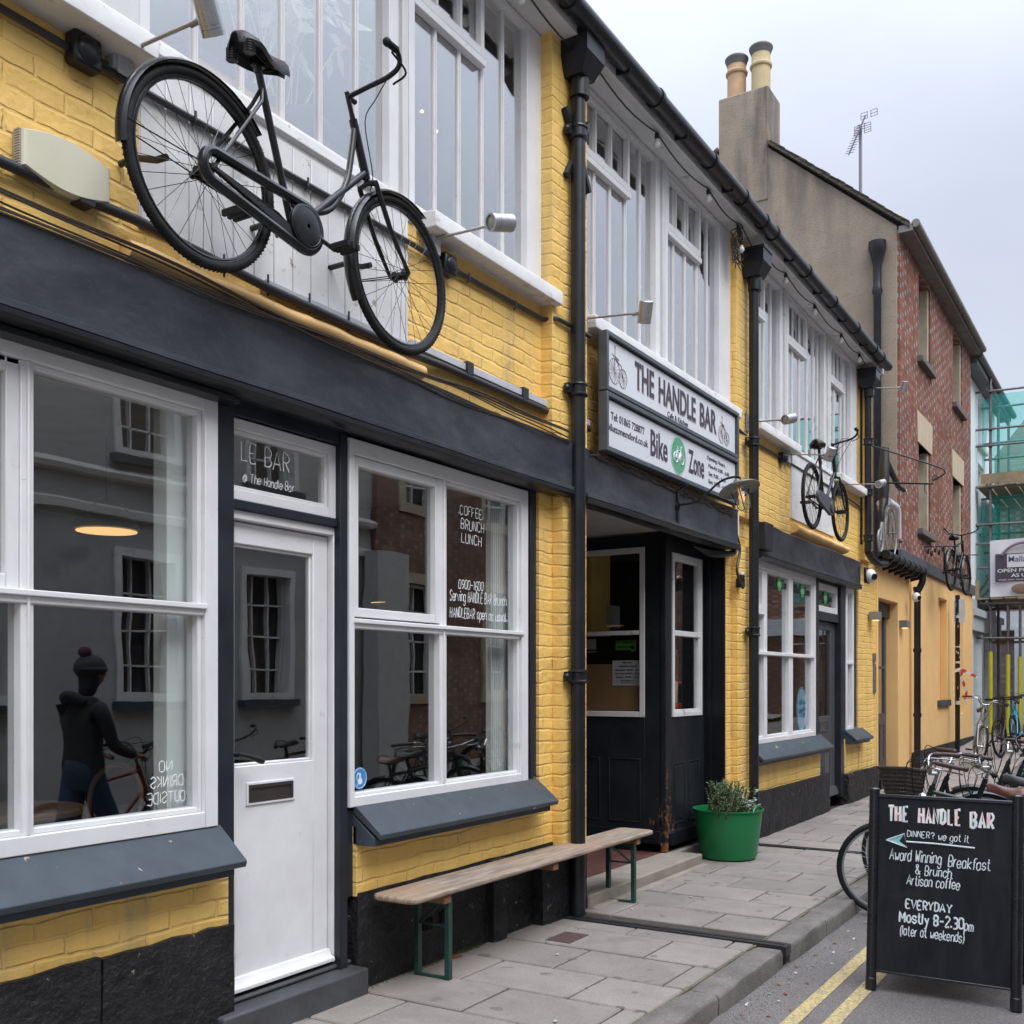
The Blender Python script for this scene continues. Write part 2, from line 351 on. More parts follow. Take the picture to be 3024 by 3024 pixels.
ADV = {' ': 3, 'I': 1.6, 'i': 1.6, 'l': 1.6, '1': 2.6, 'f': 3.4, 't': 3.6, 'r': 3.2, 'm': 5.2, 'w': 5.2, 'M': 5.4, 'W': 5.4, 'A': 5.2, 'T': 5.0, 'V': 5.2, 'Y': 5.2, '&': 5.4, '.': 1.6, ':': 2, '(': 2.4, ')': 2.4, "'": 1.6, '@': 5.6, 'v': 5.2}
def scribble(mb, text, o, ud, vd, hgt, width, r, slant=0.0, jit=.25, curvy=True, rise=0.0):
    """hand lettering as raised paint strokes; o = left end of baseline, ud/vd unit vectors"""
    o, ud, vd = Vector(o), Vector(ud), Vector(vd); tot = sum(ADV.get(c, 4.3) for c in text)-1.2
    su = width/tot; sv = hgt/6.0; x = 0; nrm = ud.cross(vd)
    for c in text:
        if c in GL:
            ju, jv = random.uniform(-jit, jit), random.uniform(-jit, jit)*1.2
            for st in GL[c].split('|'):
                P = []
                for pr in st.split():
                    a = int(pr[0]); b = {'a': -1.1, 'b': -2.1}.get(pr[1]); b = int(pr[1]) if b is None else b
                    P.append((x+a+ju+random.uniform(-.1, .1)+slant*b, b+jv+random.uniform(-.12, .12)+rise*(x/tot)))
                Q = [o+ud*p[0]*su+vd*p[1]*sv for p in P]
                if curvy and len(Q) > 3: Q = smooth(Q, 3)
                rr = [r*random.uniform(.72, 1.3) for _ in Q]
                st0 = len(mb.v); mb.tube(Q, rr, 6)
                for i in range(st0, len(mb.v)):      # flatten the stroke against its board
                    p = Vector(mb.v[i]); d = (p-o).dot(nrm); mb.v[i] = tuple(p-nrm*d*.75)
        x += ADV.get(c, 4.3)
FONT_CACHE = {}
def type_text(mb, text, o, ud, vd, hgt, width, bold=0.0):
    """printed sans lettering, scaled to an exact height and width"""
    cu = bpy.data.curves.new('t', 'FONT'); cu.body = text; cu.size = 1; cu.offset = bold; cu.extrude = .01; cu.resolution_u = 3
    ob = bpy.data.objects.new('t', cu); COL.objects.link(ob); dg = bpy.context.evaluated_depsgraph_get()
    me = bpy.data.meshes.new_from_object(ob.evaluated_get(dg)); v = [tuple(q.co) for q in me.vertices]; f = [tuple(p.vertices) for p in me.polygons]
    bpy.data.objects.remove(ob); bpy.data.meshes.remove(me); bpy.data.curves.remove(cu)
    x0 = min(a[0] for a in v); x1 = max(a[0] for a in v)
    has_desc = any(c in 'gpqy' for c in text)
    ys = [a[1] for a in v]; y0 = min(ys); y1 = max(ys)
    base = 0.0; cap = y1
    o, ud, vd = Vector(o), Vector(ud), Vector(vd); nn = ud.cross(vd)
    sx_, sy_ = width/(x1-x0), hgt/(cap-base)
    mb.add([o+ud*(a[0]-x0)*sx_+vd*(a[1]-base)*sy_+nn*(a[2]*.1+.0015) for a in v], f)
UX, UZ = (1, 0, 0), (0, 0, 1)
# ================================================================== GROUND
def sheet(name, y0, y1, dz, mat, x0=-30, x1=140, xs=None):
    mb = MB(); X = xs or [x0, -10, 0, 5, 10, 14, 16, 18, 20, 24, 28, 34, 42, 50, 70, 100, x1]
    n = len(X); v = [(x, y0, zg(x)+dz) for x in X]+[(x, y1, zg(x)+dz) for x in X]
    mb.add(v, [(i, i+1, n+i+1, n+i) for i in range(n-1)]); return mb.build(name, mat)
def asphalt():
    m, n, l, b = new_mat('asphalt'); co = objco(n)
    a = ramp(n, l, noise(n, l, co, 130, 4, .7), [(.30, (.058, .052, .050)), (.50, (.135, .122, .116)), (.72, (.28, .255, .24))])
    g = ramp(n, l, noise(n, l, co, 1.1, 6, .6), [(.3, (.78, .76, .75)), (.7, (1.08, 1.08, 1.08))])
    l.new(mixc(n, l, 1.0, a, g, 'MULTIPLY'), b.inputs['Base Color']); b.inputs['Roughness'].default_value = .85
    bump(n, l, b, noise(n, l, co, 120, 4, .7), .7, .006); return m
struct(sheet('ground', -90, 90, -.16, pm('ground_soil', (.14, .13, .12), rough=.9), x0=-80, x1=260))
struct(sheet('road', -5.9, -1.50, -.11, asphalt()))
def yline():
    m, n, l, b = new_mat('worn_yellow_paint'); co = objco(n)
    k = ramp(n, l, noise(n, l, co, 60, 6, .8), [(.40, (0,)*3), (.56, (1,)*3)])
    l.new(mixc(n, l, k, (.17, .155, .14), (.52, .40, .15)), b.inputs['Base Color']); b.inputs['Roughness'].default_value = .8
    bump(n, l, b, noise(n, l, co, 120, 4, .7), .5, .004); return m
ym = yline()
struct(sheet('yellow_line', -1.875, -1.80, -.106, ym)); struct(sheet('yellow_line', -2.045, -1.97, -.106, ym))
struct(sheet('opposite_pavement', -7.5, -5.9, 0.0, pm('far_paving', (.22, .21, .20), rough=.85, nscale=3)))
struct(sheet('bedding', -1.44, 1.0, -.022, pm('joint_sand', (.055, .05, .043), (.03, .028, .024), .95, 30)))

def slabmat():
    m, n, l, b = new_mat('concrete_paving'); co = objco(n)
    at = n.new('ShaderNodeAttribute'); at.attribute_name = 'tone'
    a = ramp(n, l, noise(n, l, co, 3.2, 7, .62), [(.30, (.195, .170, .152)), (.70, (.262, .231, .208))])
    sp = ramp(n, l, noise(n, l, co, 210, 2, .6), [(.32, (.72,)*3), (.5, (1,)*3), (.72, (1.22,)*3)])
    a = mixc(n, l, 1.0, a, sp, 'MULTIPLY')
    tn = n.new('ShaderNodeMapRange'); l.new(at.outputs['Fac'], tn.inputs[0]); tn.inputs[3].default_value = .90; tn.inputs[4].default_value = 1.08
    cb = n.new('ShaderNodeCombineXYZ'); [l.new(tn.outputs[0], cb.inputs[i]) for i in range(3)]
    a = mixc(n, l, 1.0, a, cb.outputs[0], 'MULTIPLY')
    gum = ramp(n, l, noise(n, l, co, 9, 1, .3), [(.70, (0,)*3), (.72, (.75,)*3)]); a = mixc(n, l, gum, a, (.11, .10, .095))
    st = ramp(n, l, noise(n, l, co, 1.6, 5, .75, .6), [(.54, (0,)*3), (.70, (.5,)*3)]); a = mixc(n, l, st, a, (.14, .122, .11))
    l.new(a, b.inputs['Base Color']); b.inputs['Roughness'].default_value = .82
    bump(n, l, b, noise(n, l, co, 150, 5, .7), .35, .003); return m
def build_slabs():
    mb = MB(); tones = []; x = -3.47+.0; k = 0; wd = .43
    x = 3.96-.43*18
    rails = [(5.865, 5.955), (9.43, 9.53)]
    while x < 60:
        y = -.02 if True else 0; ys = [.0]; off = .30 if k % 2 else .60
        c = -off
        while c > -1.33: ys.append(c); c -= .62
        ys.append(-1.345)
        if ys[-2]-ys[-1] < .1: ys.pop(-2)
        xa, xb = x+.008, x+wd-.008
        for a, bb in rails:
            if xa < a < xb: xb = a-.006
            if xa < bb < xb: xa = bb+.006
        if xb-xa > .05 and not any(a <= xa and xb <= bb for a, bb in rails):
            for i in range(len(ys)-1):
                h = random.uniform(-.003, .002); t = random.random()
                y0, y1 = ys[i+1]+.007, ys[i]-.007
                za, zb = zg(xa)+h, zg(xb)+h; e = .006
                tl = [random.uniform(-.0015, .0015) for _ in range(4)]
                v = [(xa, y0, za-.03), (xb, y0, zb-.03), (xb, y1, zb-.03), (xa, y1, za-.03), (xa, y0, za-e+tl[0]), (xb, y0, zb-e+tl[1]), (xb, y1, zb-e+tl[2]), (xa, y1, za-e+tl[3]),
                     (xa+e, y0+e, za+tl[0]), (xb-e, y0+e, zb+tl[1]), (xb-e, y1-e, zb+tl[2]), (xa+e, y1-e, za+tl[3])]
                f = [(0, 1, 5, 4), (1, 2, 6, 5), (2, 3, 7, 6), (3, 0, 4, 7), (4, 5, 9, 8), (5, 6, 10, 9), (6, 7, 11, 10), (7, 4, 8, 11), (8, 9, 10, 11)]
                mb.add(v, f); tones += [t]*len(f)
        x += wd; k += 1
    o = mb.build('pavement', slabmat()); at = o.data.attributes.new('tone', 'FLOAT', 'FACE'); at.data.foreach_set('value', tones); struct(o)
build_slabs()
def kerbs():
    mb = MB(); x = -4.02; tones = []
    while x < 60:
        ln = random.uniform(.82, 1.0)
        if abs(x+ln-5.86) < .5: ln = 5.858-x
        xa, xb = x+.006, x+ln-.006
        if 5.85 < xa < 5.9: xa = 5.97
        dy = random.uniform(-.006, .006); h = random.uniform(-.006, .004); N_ = 7; c = .018
        prof = [(-1.52+dy, -.2), (-1.52+dy, -c*1.3), (-1.52+dy+c*.35, -c*.4), (-1.52+dy+c*1.3, 0), (-1.362+dy-.01, .001), (-1.352+dy, -.008), (-1.352+dy, -.2)]
        v = []
        for i in range(N_):
            xx = xa+(xb-xa)*i/(N_-1); e = .008 if i in (0, N_-1) else 0
            for (py, pz) in prof: v.append((xx, py+random.uniform(-.003, .003)+(e if py < -1.5 else 0), zg(xx)+h+pz-e+random.uniform(-.002, .002)))
        n = len(prof); f = [(i*n+k, (i+1)*n+k, (i+1)*n+k+1, i*n+k+1) for i in range(N_-1) for k in range(n-1)]
        f += [tuple(range(n)), tuple((N_-1)*n+k for k in range(n-1, -1, -1))]
        mb.add(v, f); x += ln
    struct(mb.build('kerb', pm('kerb_stone', (.165, .147, .133), (.095, .084, .076), .85, 5, bscale=70, bstr=.8, bdist=.006, speck=(90, .62, (.34, .32, .30)))))
kerbs()
mb = MB().box(-4, 60, -1.353, -1.343, -.03, -.006); struct(mb.build('kerb_joint', pm('mossy_joint', (.20, .17, .12), (.08, .085, .05), .95, 12)))

# drain channels, inspection cover
def channel(x0, x1, label):
    mb = MB(); xm = (x0+x1)/2
    mb.box(x0, xm-.008, -1.50, -.06, -.02, .006); mb.box(xm+.008, x1, -1.50, -.06, -.02, .006); mb.box(x0+.01, x1-.01, -1.49, -.07, -.05, -.018)
    mb.box(x0, x1, -1.525, -1.50, -.05, .004)
    o = mb.build('drain_channel', pm('cast_iron_channel', (.055, .052, .055), (.03, .03, .032), .4, 20, bscale=60, bstr=.4, metal=.4)); tag(o, label, 'drain channel', 'drain channels crossing the pavement')
channel(5.865, 5.955, 'black slotted drain channel running from the first downpipe foot to the kerb')
channel(9.435, 9.525, 'thin dark drain channel across the pavement just beyond the green tub')
cv = thing('inspection_cover', 'small rusty brown square inspection cover set in the pavement by the bench', 'cover', (5.42, -.36, 0))
MB().frame(-.15, .15, -.11, .11, .035, 0, .01).xform(Matrix.Translation((5.42, -.36, .0)) @ Matrix.Rotation(R(-90), 4, 'X')).build('cover_frame', pm('cover_concrete', (.24, .22, .2), rough=.9), cv)
MB().box(5.30, 5.54, -.44, -.28, -.01, .004).build('cover_plate', pm('rusty_plate', (.10, .055, .05), (.055, .035, .035), .6, 30, bscale=90, bstr=.8), cv)

# ================================================================== CAFE BUILDING
cafe = thing('cafe_building', 'long yellow painted brick cafe with charcoal fascia and white framed windows above and below', 'building', (7, 0, 0))
b = MB()
b.box(-3.0, 3.12, 0, .3, .47, .80); b.box(3.94, 5.905, 0, .3, .46, .80)                # under shop windows
b.box(5.705, 5.90, .0, .3, .80, 2.75)
b.box(5.87, 6.19, -.08, .3, .46, 2.76)                                        # pier one below
b.box(9.02, 9.62, .001, .3, .44, 2.76); b.box(9.17, 9.62, -.06, .0, .44, 2.76)
b.box(9.62, 12.10, 0.0, .3, .44, .80); b.box(13.20, 13.90, 0, .3, .37, .80); b.box(13.88, 14.86, 0.0, .3, .36, 3.1)
b.box(-3.0, 2.66, 0, .3, 2.98, 3.90)
b.box(4.335, 5.80, 0, .3, 3.0, 3.90); b.box(2.66, 4.335, .0, .3, 3.0, 3.24)
b.box(5.74, 6.28, -.001, .3, 2.76, 5.60); b.box(5.73, 6.20, -.08, .0, 3.05, 5.60)         # pier one above
b.box(6.28, 9.15, 0, .3, 3.0, 3.90)
b.box(9.15, 9.72, 0, .3, 2.76, 5.60); b.box(9.17, 9.66, -.05, .0, 3.03, 5.60)
b.box(9.72, 10.96, 0, .3, 2.98, 3.92); b.box(12.66, 13.85, 0, .3, 2.98, 3.92); b.box(10.96, 12.66, 0, .3, 2.98, 3.24)
b.box(13.85, 14.42, -.001, .3, 3.1, 5.60); b.box(14.0, 14.42, -.05, 0, 3.1, 5.6)
wall = build_each(b, 'wall', YEL, cafe)
# side and back walls (kept simple, unseen inside)
build_each(MB().box(14.30, 14.42, .3, 5, 0, 5.6).box(-3.0, -2.9, .3, 5, 0, 5.6).box(-3, 14.42, 5, 5.2, 0, 5.6), 'rear_wall', YEL, cafe)
pl = MB()
def rough_block(mb, x0, x1, y0, y1, z0, z1, nx=10, amp=.006):
    """a block whose front face is slightly wavy"""
    nz = 5; v = []; idx = {}
    for i in range(nx+1):
        for k in range(nz+1):
            x = x0+(x1-x0)*i/nx; z = z0+(z1-z0)*k/nz
            e = 0 if 0 < i < nx and k < nz else .008
            idx[i, k] = len(v); v.append((x, y0+random.uniform(-amp, amp)+e, z+(random.uniform(-amp, amp) if k == nz else 0)))
    f = [(idx[i, k], idx[i+1, k], idx[i+1, k+1], idx[i, k+1]) for i in range(nx) for k in range(nz)]
    o = len(v); v += [(x0, y1, z0), (x1, y1, z0), (x1, y1, z1), (x0, y1, z1)]
    f += [tuple([o, o+3]+[idx[0, k] for k in range(nz, -1, -1)]), tuple([o+2, o+1]+[idx[nx, k] for k in range(nz+1)]), tuple([o+3, o+2]+[idx[i, nz] for i in range(nx, -1, -1)])]
    mb.add(v, f, True)
for a, c in ((-3, -1.9), (-1.9, -.7), (-.7, .6), (.6, 1.75), (1.75, 2.475), (2.485, 3.125)): rough_block(pl, a, c, -.035, .3, -.1, .49)
rough_block(pl, 3.95, 5.87, -.012, .3, -.1, .475, 18, .004); rough_block(pl, 5.60, 6.19, -.095, .3, -.1, .46, 4, .003)
rough_block(pl, 5.10, 5.24, -.06, 0, -.1, .47, 3, .003)
rough_block(pl, 9.02, 9.62, -.07, .3, -.1, .45, 5, .004)
rough_block(pl, 9.62, 12.38, -.05, .3, -.1, .44, 24, .009); rough_block(pl, 13.20, 14.88, -.05, .3, -.1, .37, 14, .012)
build_each(pl, 'plinth', PLINTH, cafe)
# air brick slots
ab = MB()
for i in range(4): ab.box(4.46+i*.022, 4.472+i*.022, -.028, -.01, .19, .25); ab.box(4.62+i*.022, 4.632+i*.022, -.028, -.01, .20, .26)
build_each(ab, 'air_brick', pm('void_black', (.004,)*3, rough=.9), cafe)
# steps
MB().box(3.03, 3.95, -.075, .30, -.05, .125).box(3.13, 3.95, .03, .3, .125, .150).build('doorstep', pm('dark_step_paint', (.07, .072, .078), (.04, .04, .044), .6, 6, bscale=30, bstr=.5, bdist=.004, peel=(.28, .22, .15), pth=.76), cafe, bevel=.012)
MB().box(6.20, 8.22, -.10, .22, -.05, .085).box(8.22, 9.0, .13, .22, -.05, .085).box(6.2, 8.2, -.16, -.10, -.05, .012).build('entrance_step', pm('worn_sandstone', (.30, .265, .22), (.20, .175, .145), .85, 5, bscale=60, bstr=.5, bdist=.005), cafe, bevel=.012)
def tiles():
    m, n, l, bs = new_mat('quarry_tiles'); co = objco(n)
    bt = n.new('ShaderNodeTexBrick'); l.new(co, bt.inputs[0]); bt.inputs['Scale'].default_value = 1; bt.offset = 0
    bt.inputs['Brick Width'].default_value = .15; bt.inputs['Row Height'].default_value = .15; bt.inputs['Mortar Size'].default_value = .006
    bt.inputs['Color1'].default_value = (.14, .055, .045, 1); bt.inputs['Color2'].default_value = (.08, .035, .03, 1); bt.inputs['Mortar'].default_value = (.03, .027, .025, 1)
    l.new(bt.outputs['Color'], bs.inputs['Base Color']); bs.inputs['Roughness'].default_value = .5; return m
MB().box(6.2, 9.0, .22, 4.9, 0, .084).build('lobby_floor', tiles(), cafe)
build_each(MB().box(-2.9, 6.1, .3, 4.95, .0, .13).box(9.05, 14.3, .3, 4.95, 0, .1), 'shop_floor', pm('shop_floorboards', (.14, .09, .055), (.09, .055, .035), .5, 5), cafe)
# rooms behind the glass
MB().box(-2.9, 14.3, .31, 4.95, 2.80, 2.9).build('ceiling', pm('shop_ceiling', (.45, .44, .42), rough=.8), cafe)
MB().box(-2.9, 14.3, .31, 4.95, 3.0, 3.1).build('upper_floor', pm('dark_floor', (.10, .08, .06), rough=.7), cafe)
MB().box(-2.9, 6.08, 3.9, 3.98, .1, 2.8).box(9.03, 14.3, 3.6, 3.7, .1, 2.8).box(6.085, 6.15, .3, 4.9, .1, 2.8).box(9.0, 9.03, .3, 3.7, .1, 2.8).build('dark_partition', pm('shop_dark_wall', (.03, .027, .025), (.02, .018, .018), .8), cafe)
MB().box(6.16, 8.98, 3.0, 3.06, .1, 2.8).build('ochre_partition', pm('ochre_wall', (.70, .48, .12), rough=.8), cafe)
MB().box(-2.9, 14.3, 3.4, 3.5, 3.1, 5.6).build('upper_room_wall', pm('upper_room_wall_m', (.16, .15, .16), rough=.9), cafe)
MB().box(-2.9, 14.3, .115, 3.4, 5.595, 5.66).box(14.25, 14.29, .31, 3.4, 3.1, 5.59).build('upper_ceiling', pm('upper_ceiling_m', (.12, .12, .12), rough=.9), cafe)
# fascias with their mouldings
def fascia(x0, x1, z0=2.73, z1=3.045, y=-.12):
    m = MB(); prof = [(.02, z1), (y+.01, z1), (y-.006, z1-.012), (y, z1-.03), (y, z0+.03), (y-.018, z0+.022), (y-.018, z0), (y+.03, z0-.008), (y+.05, z0-.03), (.02, z0-.03)]
    nx = max(2, int((x1-x0)/.12)); v = []; n = len(prof)
    for i in range(nx+1):
        x = x0+(x1-x0)*i/nx
        wv = .006*math.sin(x*2.1)+.004*math.sin(x*5.7+1)
        v += [(x, p[0]+(wv*.6 if 2 < k < 7 else 0), p[1]+(wv if k < 4 else wv*.5)) for k, p in enumerate(prof)]
    f = [(i*n+k, (i+1)*n+k, (i+1)*n+(k+1) % n, i*n+(k+1) % n) for i in range(nx) for k in range(n)]
    f += [tuple(range(n)), tuple(nx*n+k for k in range(n-1, -1, -1))]
    m.add(v, f); return m
def fasmat():
    m, n, l, bs = new_mat('fascia_paint'); co = objco(n); co2 = n.new('ShaderNodeMapping'); co2.inputs['Scale'].default_value = (1, 1, 2.2); l.new(co, co2.inputs[0]); v = co2.outputs[0]
    a = ramp(n, l, noise(n, l, v, 1.6, 6, .62, .4), [(.34, (.020, .023, .030)), (.5, (.036, .040, .050)), (.66, (.064, .068, .080))])
    sc = ramp(n, l, noise(n, l, v, 2.4, 2, .5, 3.5), [(.485, (0,)*3), (.5, (.28,)*3), (.515, (0,)*3)])
    a = mixc(n, l, mth(n, l, 'MULTIPLY', sc, ramp(n, l, noise(n, l, co, .9, 2), [(.52, (0,)*3), (.66, (1,)*3)])), a, (.10, .105, .12))
    l.new(a, bs.inputs['Base Color']); l.new(ramp(n, l, noise(n, l, v, 5, 4), [(.3, (.36,)*3), (.7, (.56,)*3)]), bs.inputs['Roughness'])
    bp = noise(n, l, co, 7, 5, .6); bump(n, l, bs, bp, .5, .012); return m
FM = fasmat()
fascia(-3, 5.93).build('fascia', FM, cafe)
for a_, b_, z_, y_ in ((-3, 5.93, 2.70, -.142), (6.10, 9.02, 2.69, -.142), (9.70, 13.62, 2.69, -.112)): q_ = MB(); q_.prism([(y_+.06, z_-.012), (y_+.012, z_-.008), (y_, z_+.004), (y_, z_+.022), (y_+.012, z_+.030), (y_+.06, z_+.030)], 0, a_, b_); q_.build('fascia_moulding', IRON, cafe)
MB().box(-3, 3.12, -.075, .02, 2.662, 2.685).build('fascia_moulding', IRON, cafe)
fascia(6.10, 9.02, 2.72).build('fascia', FM, cafe); MB().box(9.02, 9.10, -.10, -.05, 2.72, 3.04).build('fascia_trim', WPOST, cafe)
fascia(9.70, 13.62, 2.72, 3.03, -.09).build('fascia', FM, cafe)
MB().box(9.66, 9.90, -.16, -.04, 2.76, 3.02).build('fascia_box', CHAR, cafe, bevel=.008)

# ---------------------------------------------------------------- shop windows
def pane(x0, x1, z0, z1, y, parent, mat=None, name='pane'):
    return MB().box(x0, x1, y, y+.004, z0, z1).build(name, mat or glass_lo(), parent)
def moulded(m, x0, x1, z0, z1, wd, y0, y1, step=.016):
    m.frame(x0, x1, z0, z1, wd, y0, y1); m.frame(x0+wd, x1-wd, z0+wd, z1-wd, step, y0+.014, y1)
def shop_window(parts, panes, sill=None, mat=WHITE, label=None):
    m = MB(); parts(m); fr = m.build('window', mat, cafe, bevel=.004, label=label)
    for q in panes: pane(*q, fr)
    if sill: sill(fr)
    return fr
def sill(x0, x1, parent, yb=.02, yf=-.14, zb=.915, zf=.775, th=.03, mat=SLATE):
    m = MB(); m.prism([(yb, zb), (yf, zf+.004), (yf-.008, zf-.006), (yf, zf-th), (yb, zb-th-.02)], 0, x0, x1)
    m.prism([(yb, zb-th-.03), (yf+.035, zf-th+.006), (yf+.035, zf-th-.035), (yb, zf-th-.035)], 0, x0, x1-.03)
    return m.build('sill', mat, parent, bevel=.003)
def w1(m):
    m.frame(.9, 3.065, .905, 2.685, .07, .0, .09, .065); m.frame(.97, 2.995, .97, 2.615, .022, .02, .09)
    m.box(2.185, 2.235, .012, .09, .97, 2.615); m.box(2.205, 2.215, .0, .02, .97, 2.615)
    m.box(.97, 2.995, .004, .09, 1.775, 1.80); m.box(.97, 3.0, -.012, .09, 1.80, 1.822)
    m.frame(1.5, 2.185, 1.822, 2.615, .05, .02, .07)
shop_window(w1, [(2.235, 2.98, .98, 1.78, .05), (2.235, 2.98, 1.81, 2.60, .05), (.99, 2.185, .98, 1.78, .05), (.99, 2.185, 1.81, 2.60, .045)],
            lambda f: sill(-2.5, 3.085, f), label='large white framed shop window left of the white door')
def w2(m):
    x0, x1 = 3.895, 5.575
    m.box(x0, x0+.038, 0, .09, .895, 2.685); m.box(x1-.075, x1, 0, .09, .895, 2.685); m.box(x0+.038, x1-.075, 0, .09, 2.61, 2.685); m.box(x0+.038, x1-.075, 0, .09, .895, .945)
    m.box(x1-.097, x1-.075, .02, .09, .945, 2.61); m.box(x0+.038, x1-.097, .02, .09, 2.59, 2.61); m.box(x0+.038, x1-.097, .02, .09, .945, .962)
    m.box(4.655, 4.72, .012, .09, .945, 2.61); m.box(4.68, 4.694, .0, .02, .945, 2.61)
    m.box(x0+.038, x1-.097, .004, .09, 1.765, 1.79); m.box(x0+.03, x1-.06, -.012, .09, 1.79, 1.812)
    m.frame(x0+.035, 4.66, 1.822, 2.605, .045, .012, .07)
shop_window(w2, [(3.93, 4.67, .95, 1.78, .05), (4.70, 5.49, .95, 1.78, .05), (3.96, 4.65, 1.84, 2.58, .045), (4.70, 5.49, 1.80, 2.6, .05)],
            lambda f: sill(3.94, 5.68, f, yf=-.15), label='white framed shop window with chalk lettering right of the white door')
def w3(m):
    x0, x1 = 9.64, 11.93
    m.frame(x0, x1, .90, 2.70, .075, .0, .09, .05); m.frame(x0+.075, x1-.075, .95, 2.625, .025, .02, .09)
    m.box(10.14, 10.24, .012, .09, .95, 2.625); m.box(10.96, 11.10, .012, .09, .95, 2.625)
    m.box(x0+.075, x1-.075, -.01, .09, 1.775, 1.81)
    m.frame(x0+.06, 10.14, 2.22, 2.63, .05, .012, .07); m.box(x0+.07, 10.14, .0, .09, 2.17, 2.215)
shop_window(w3, [(9.7, 10.2, .95, 2.6, .05), (10.2, 11.02, .95, 2.6, .05), (11.04, 11.85, .95, 2.6, .05)],
            lambda f: sill(9.66, 12.15, f), label='white framed bike shop window with green stickers')
def w4(m): m.frame(13.28, 13.66, .90, 2.70, .07, .0, .09, .05); m.box(13.3, 13.64, -.005, .09, 1.73, 1.77)
shop_window(w4, [(13.33, 13.6, .95, 2.65, .05)], lambda f: sill(13.22, 14.10, f, zb=.93, zf=.80), label='narrow white sidelight window right of the bike shop door')
# dark posts and heads between windows and doors
p = MB()
p.box(3.065, 3.165, .012, .12, .12, 2.70); p.box(3.84, 3.895, .012, .12, .12, 2.70); p.box(3.165, 3.84, .03, .12, 2.245, 2.285); p.box(3.065, 3.895, .02, .12, 2.64, 2.71)
p.box(5.575, 5.705, .02, .12, .80, 2.70); p.box(5.60, 5.64, .0, .03, .80, 2.70)
p.box(11.93, 12.09, .01, .12, .1, 2.71); p.box(13.06, 13.28, .01, .12, .1, 2.71); p.box(12.09, 13.06, .03, .12, 2.23, 2.33); p.box(12.09, 13.06, .03, .12, 2.66, 2.71); p.box(13.66, 13.88, .02, .12, .80, 2.71)
p.box(-3, 3.12, -.03, .1, 2.69, 2.735); p.box(3.1, 5.9, -.03, .1, 2.70, 2.735); p.box(9.6, 13.6, -.03, .1, 2.71, 2.735)
p.box(3.90, 3.945, .02, .10, .46, .88)
build_each(p, 'shopfront_post', CHAR, cafe, bevel=.004)

# ---------------------------------------------------------------- white door
def door1():
    m = MB(); y = .085
    m.box(3.835, 3.905, .05, .12, .155, 2.235); m.box(3.165, 3.905, .05, .12, 2.205, 2.245)      # frame
    m.box(3.165, 3.235, y, y+.045, .17, 2.20); m.box(3.73, 3.83, y, y+.045, .17, 2.20)
    m.box(3.235, 3.73, y, y+.045, 2.105, 2.20); m.box(3.235, 3.73, y, y+.045, .17, 1.135)
    m.frame(3.235, 3.73, 1.135, 2.105, .012, y+.012, y+.04)
    d = m.build('door', WHITE, cafe, bevel=.005, label='white half glazed cafe door under the LE BAR fanlight')
    MB().prism([(y, .225), (y-.015, .222), (y-.028, .195), (y-.05, .185), (y-.05, .168), (y, .168)], 0, 3.17, 3.83).build('weatherboard', WHITE, d, bevel=.003)
    pane(3.24, 3.725, 1.14, 2.10, y+.02, d)
    MB().frame(3.30, 3.60, .96, 1.06, .012, y-.008, y+.01).build('letterbox_surround', WHITE, d, bevel=.002)
    lb = MB().frame(3.312, 3.588, .972, 1.048, .014, y-.010, y+.01).box(3.326, 3.574, y-.004, y+.004, .986, 1.034)
    lb.build('letterbox', pm('bronze_letterbox', (.045, .038, .034), rough=.35), d)
    h = MB(); h.lathe([(.022, 0), (.022, -.006), (.012, -.012), (.010, -.075)], (3.20, y, 1.19), 'y', 16)
    h.tube([(3.19, y-.075, 1.195), (3.23, y-.085, 1.185), (3.30, y-.09, 1.162), (3.315, y-.09, 1.158)], [.009, .010, .014, .012], 10); h.build('handle', IRON, d)
    m = MB(); m.frame(3.12, 3.842, 2.285, 2.635, .045, .04, .10); m.frame(3.165, 3.797, 2.33, 2.59, .02, .055, .10)
    fl = m.build('fanlight', WHITE, cafe, bevel=.004); pane(3.175, 3.79, 2.335, 2.585, .075, fl)
    t = MB(); nY = .072
    scribble(t, 'LE', (3.262, nY, 2.47), UX, UZ, .082, .085, .0028); scribble(t, 'BAR', (3.405, nY, 2.462), UX, UZ, .082, .155, .0028)
    scribble(t, '@ The Handle Bar', (3.27, nY, 2.378), UX, UZ, .038, .315, .0017, .1)
    t.build('lettering', pm('chalk_pen_white', (.8, .82, .82), rough=.8), fl)
door1()
CW = MATS['chalk_pen_white']
for s_, x, z, h_, w_, r_, sl_, ri_ in (('.COFFEE.', 4.885, 2.455, .052, .255, .0023, .05, 0), ('BRUNCH', 4.91, 2.375, .055, .235, .0023, .05, 0), ('LUNCH', 4.91, 2.295, .055, .205, .0023, .05, 0), ('0900-1600', 4.885, 2.035, .05, .25, .0023, .1, 0), ('Serving HANDLE BAR Brunch.', 4.80, 1.962, .06, .60, .0022, .12, .3), ('HANDLEBAR open as usual...', 4.80, 1.868, .055, .61, .0022, .12, .2)):
    t = MB(); scribble(t, s_, (x, .0465, z), UX, UZ, h_, w_, r_, sl_, rise=ri_); t.build('window_lettering', CW, cafe)
for s_, x, z, w_ in (('NO', 2.865, 1.145, .062), ('DRINKS', 2.92, 1.085, .16), ('OUTSIDE', 2.93, 1.022, .185)):      # reads backwards from the street
    t = MB(); scribble(t, s_, (x, .0465, z), (-1, 0, 0), UZ, .042, w_, .0019); t.build('window_lettering', CW, cafe)
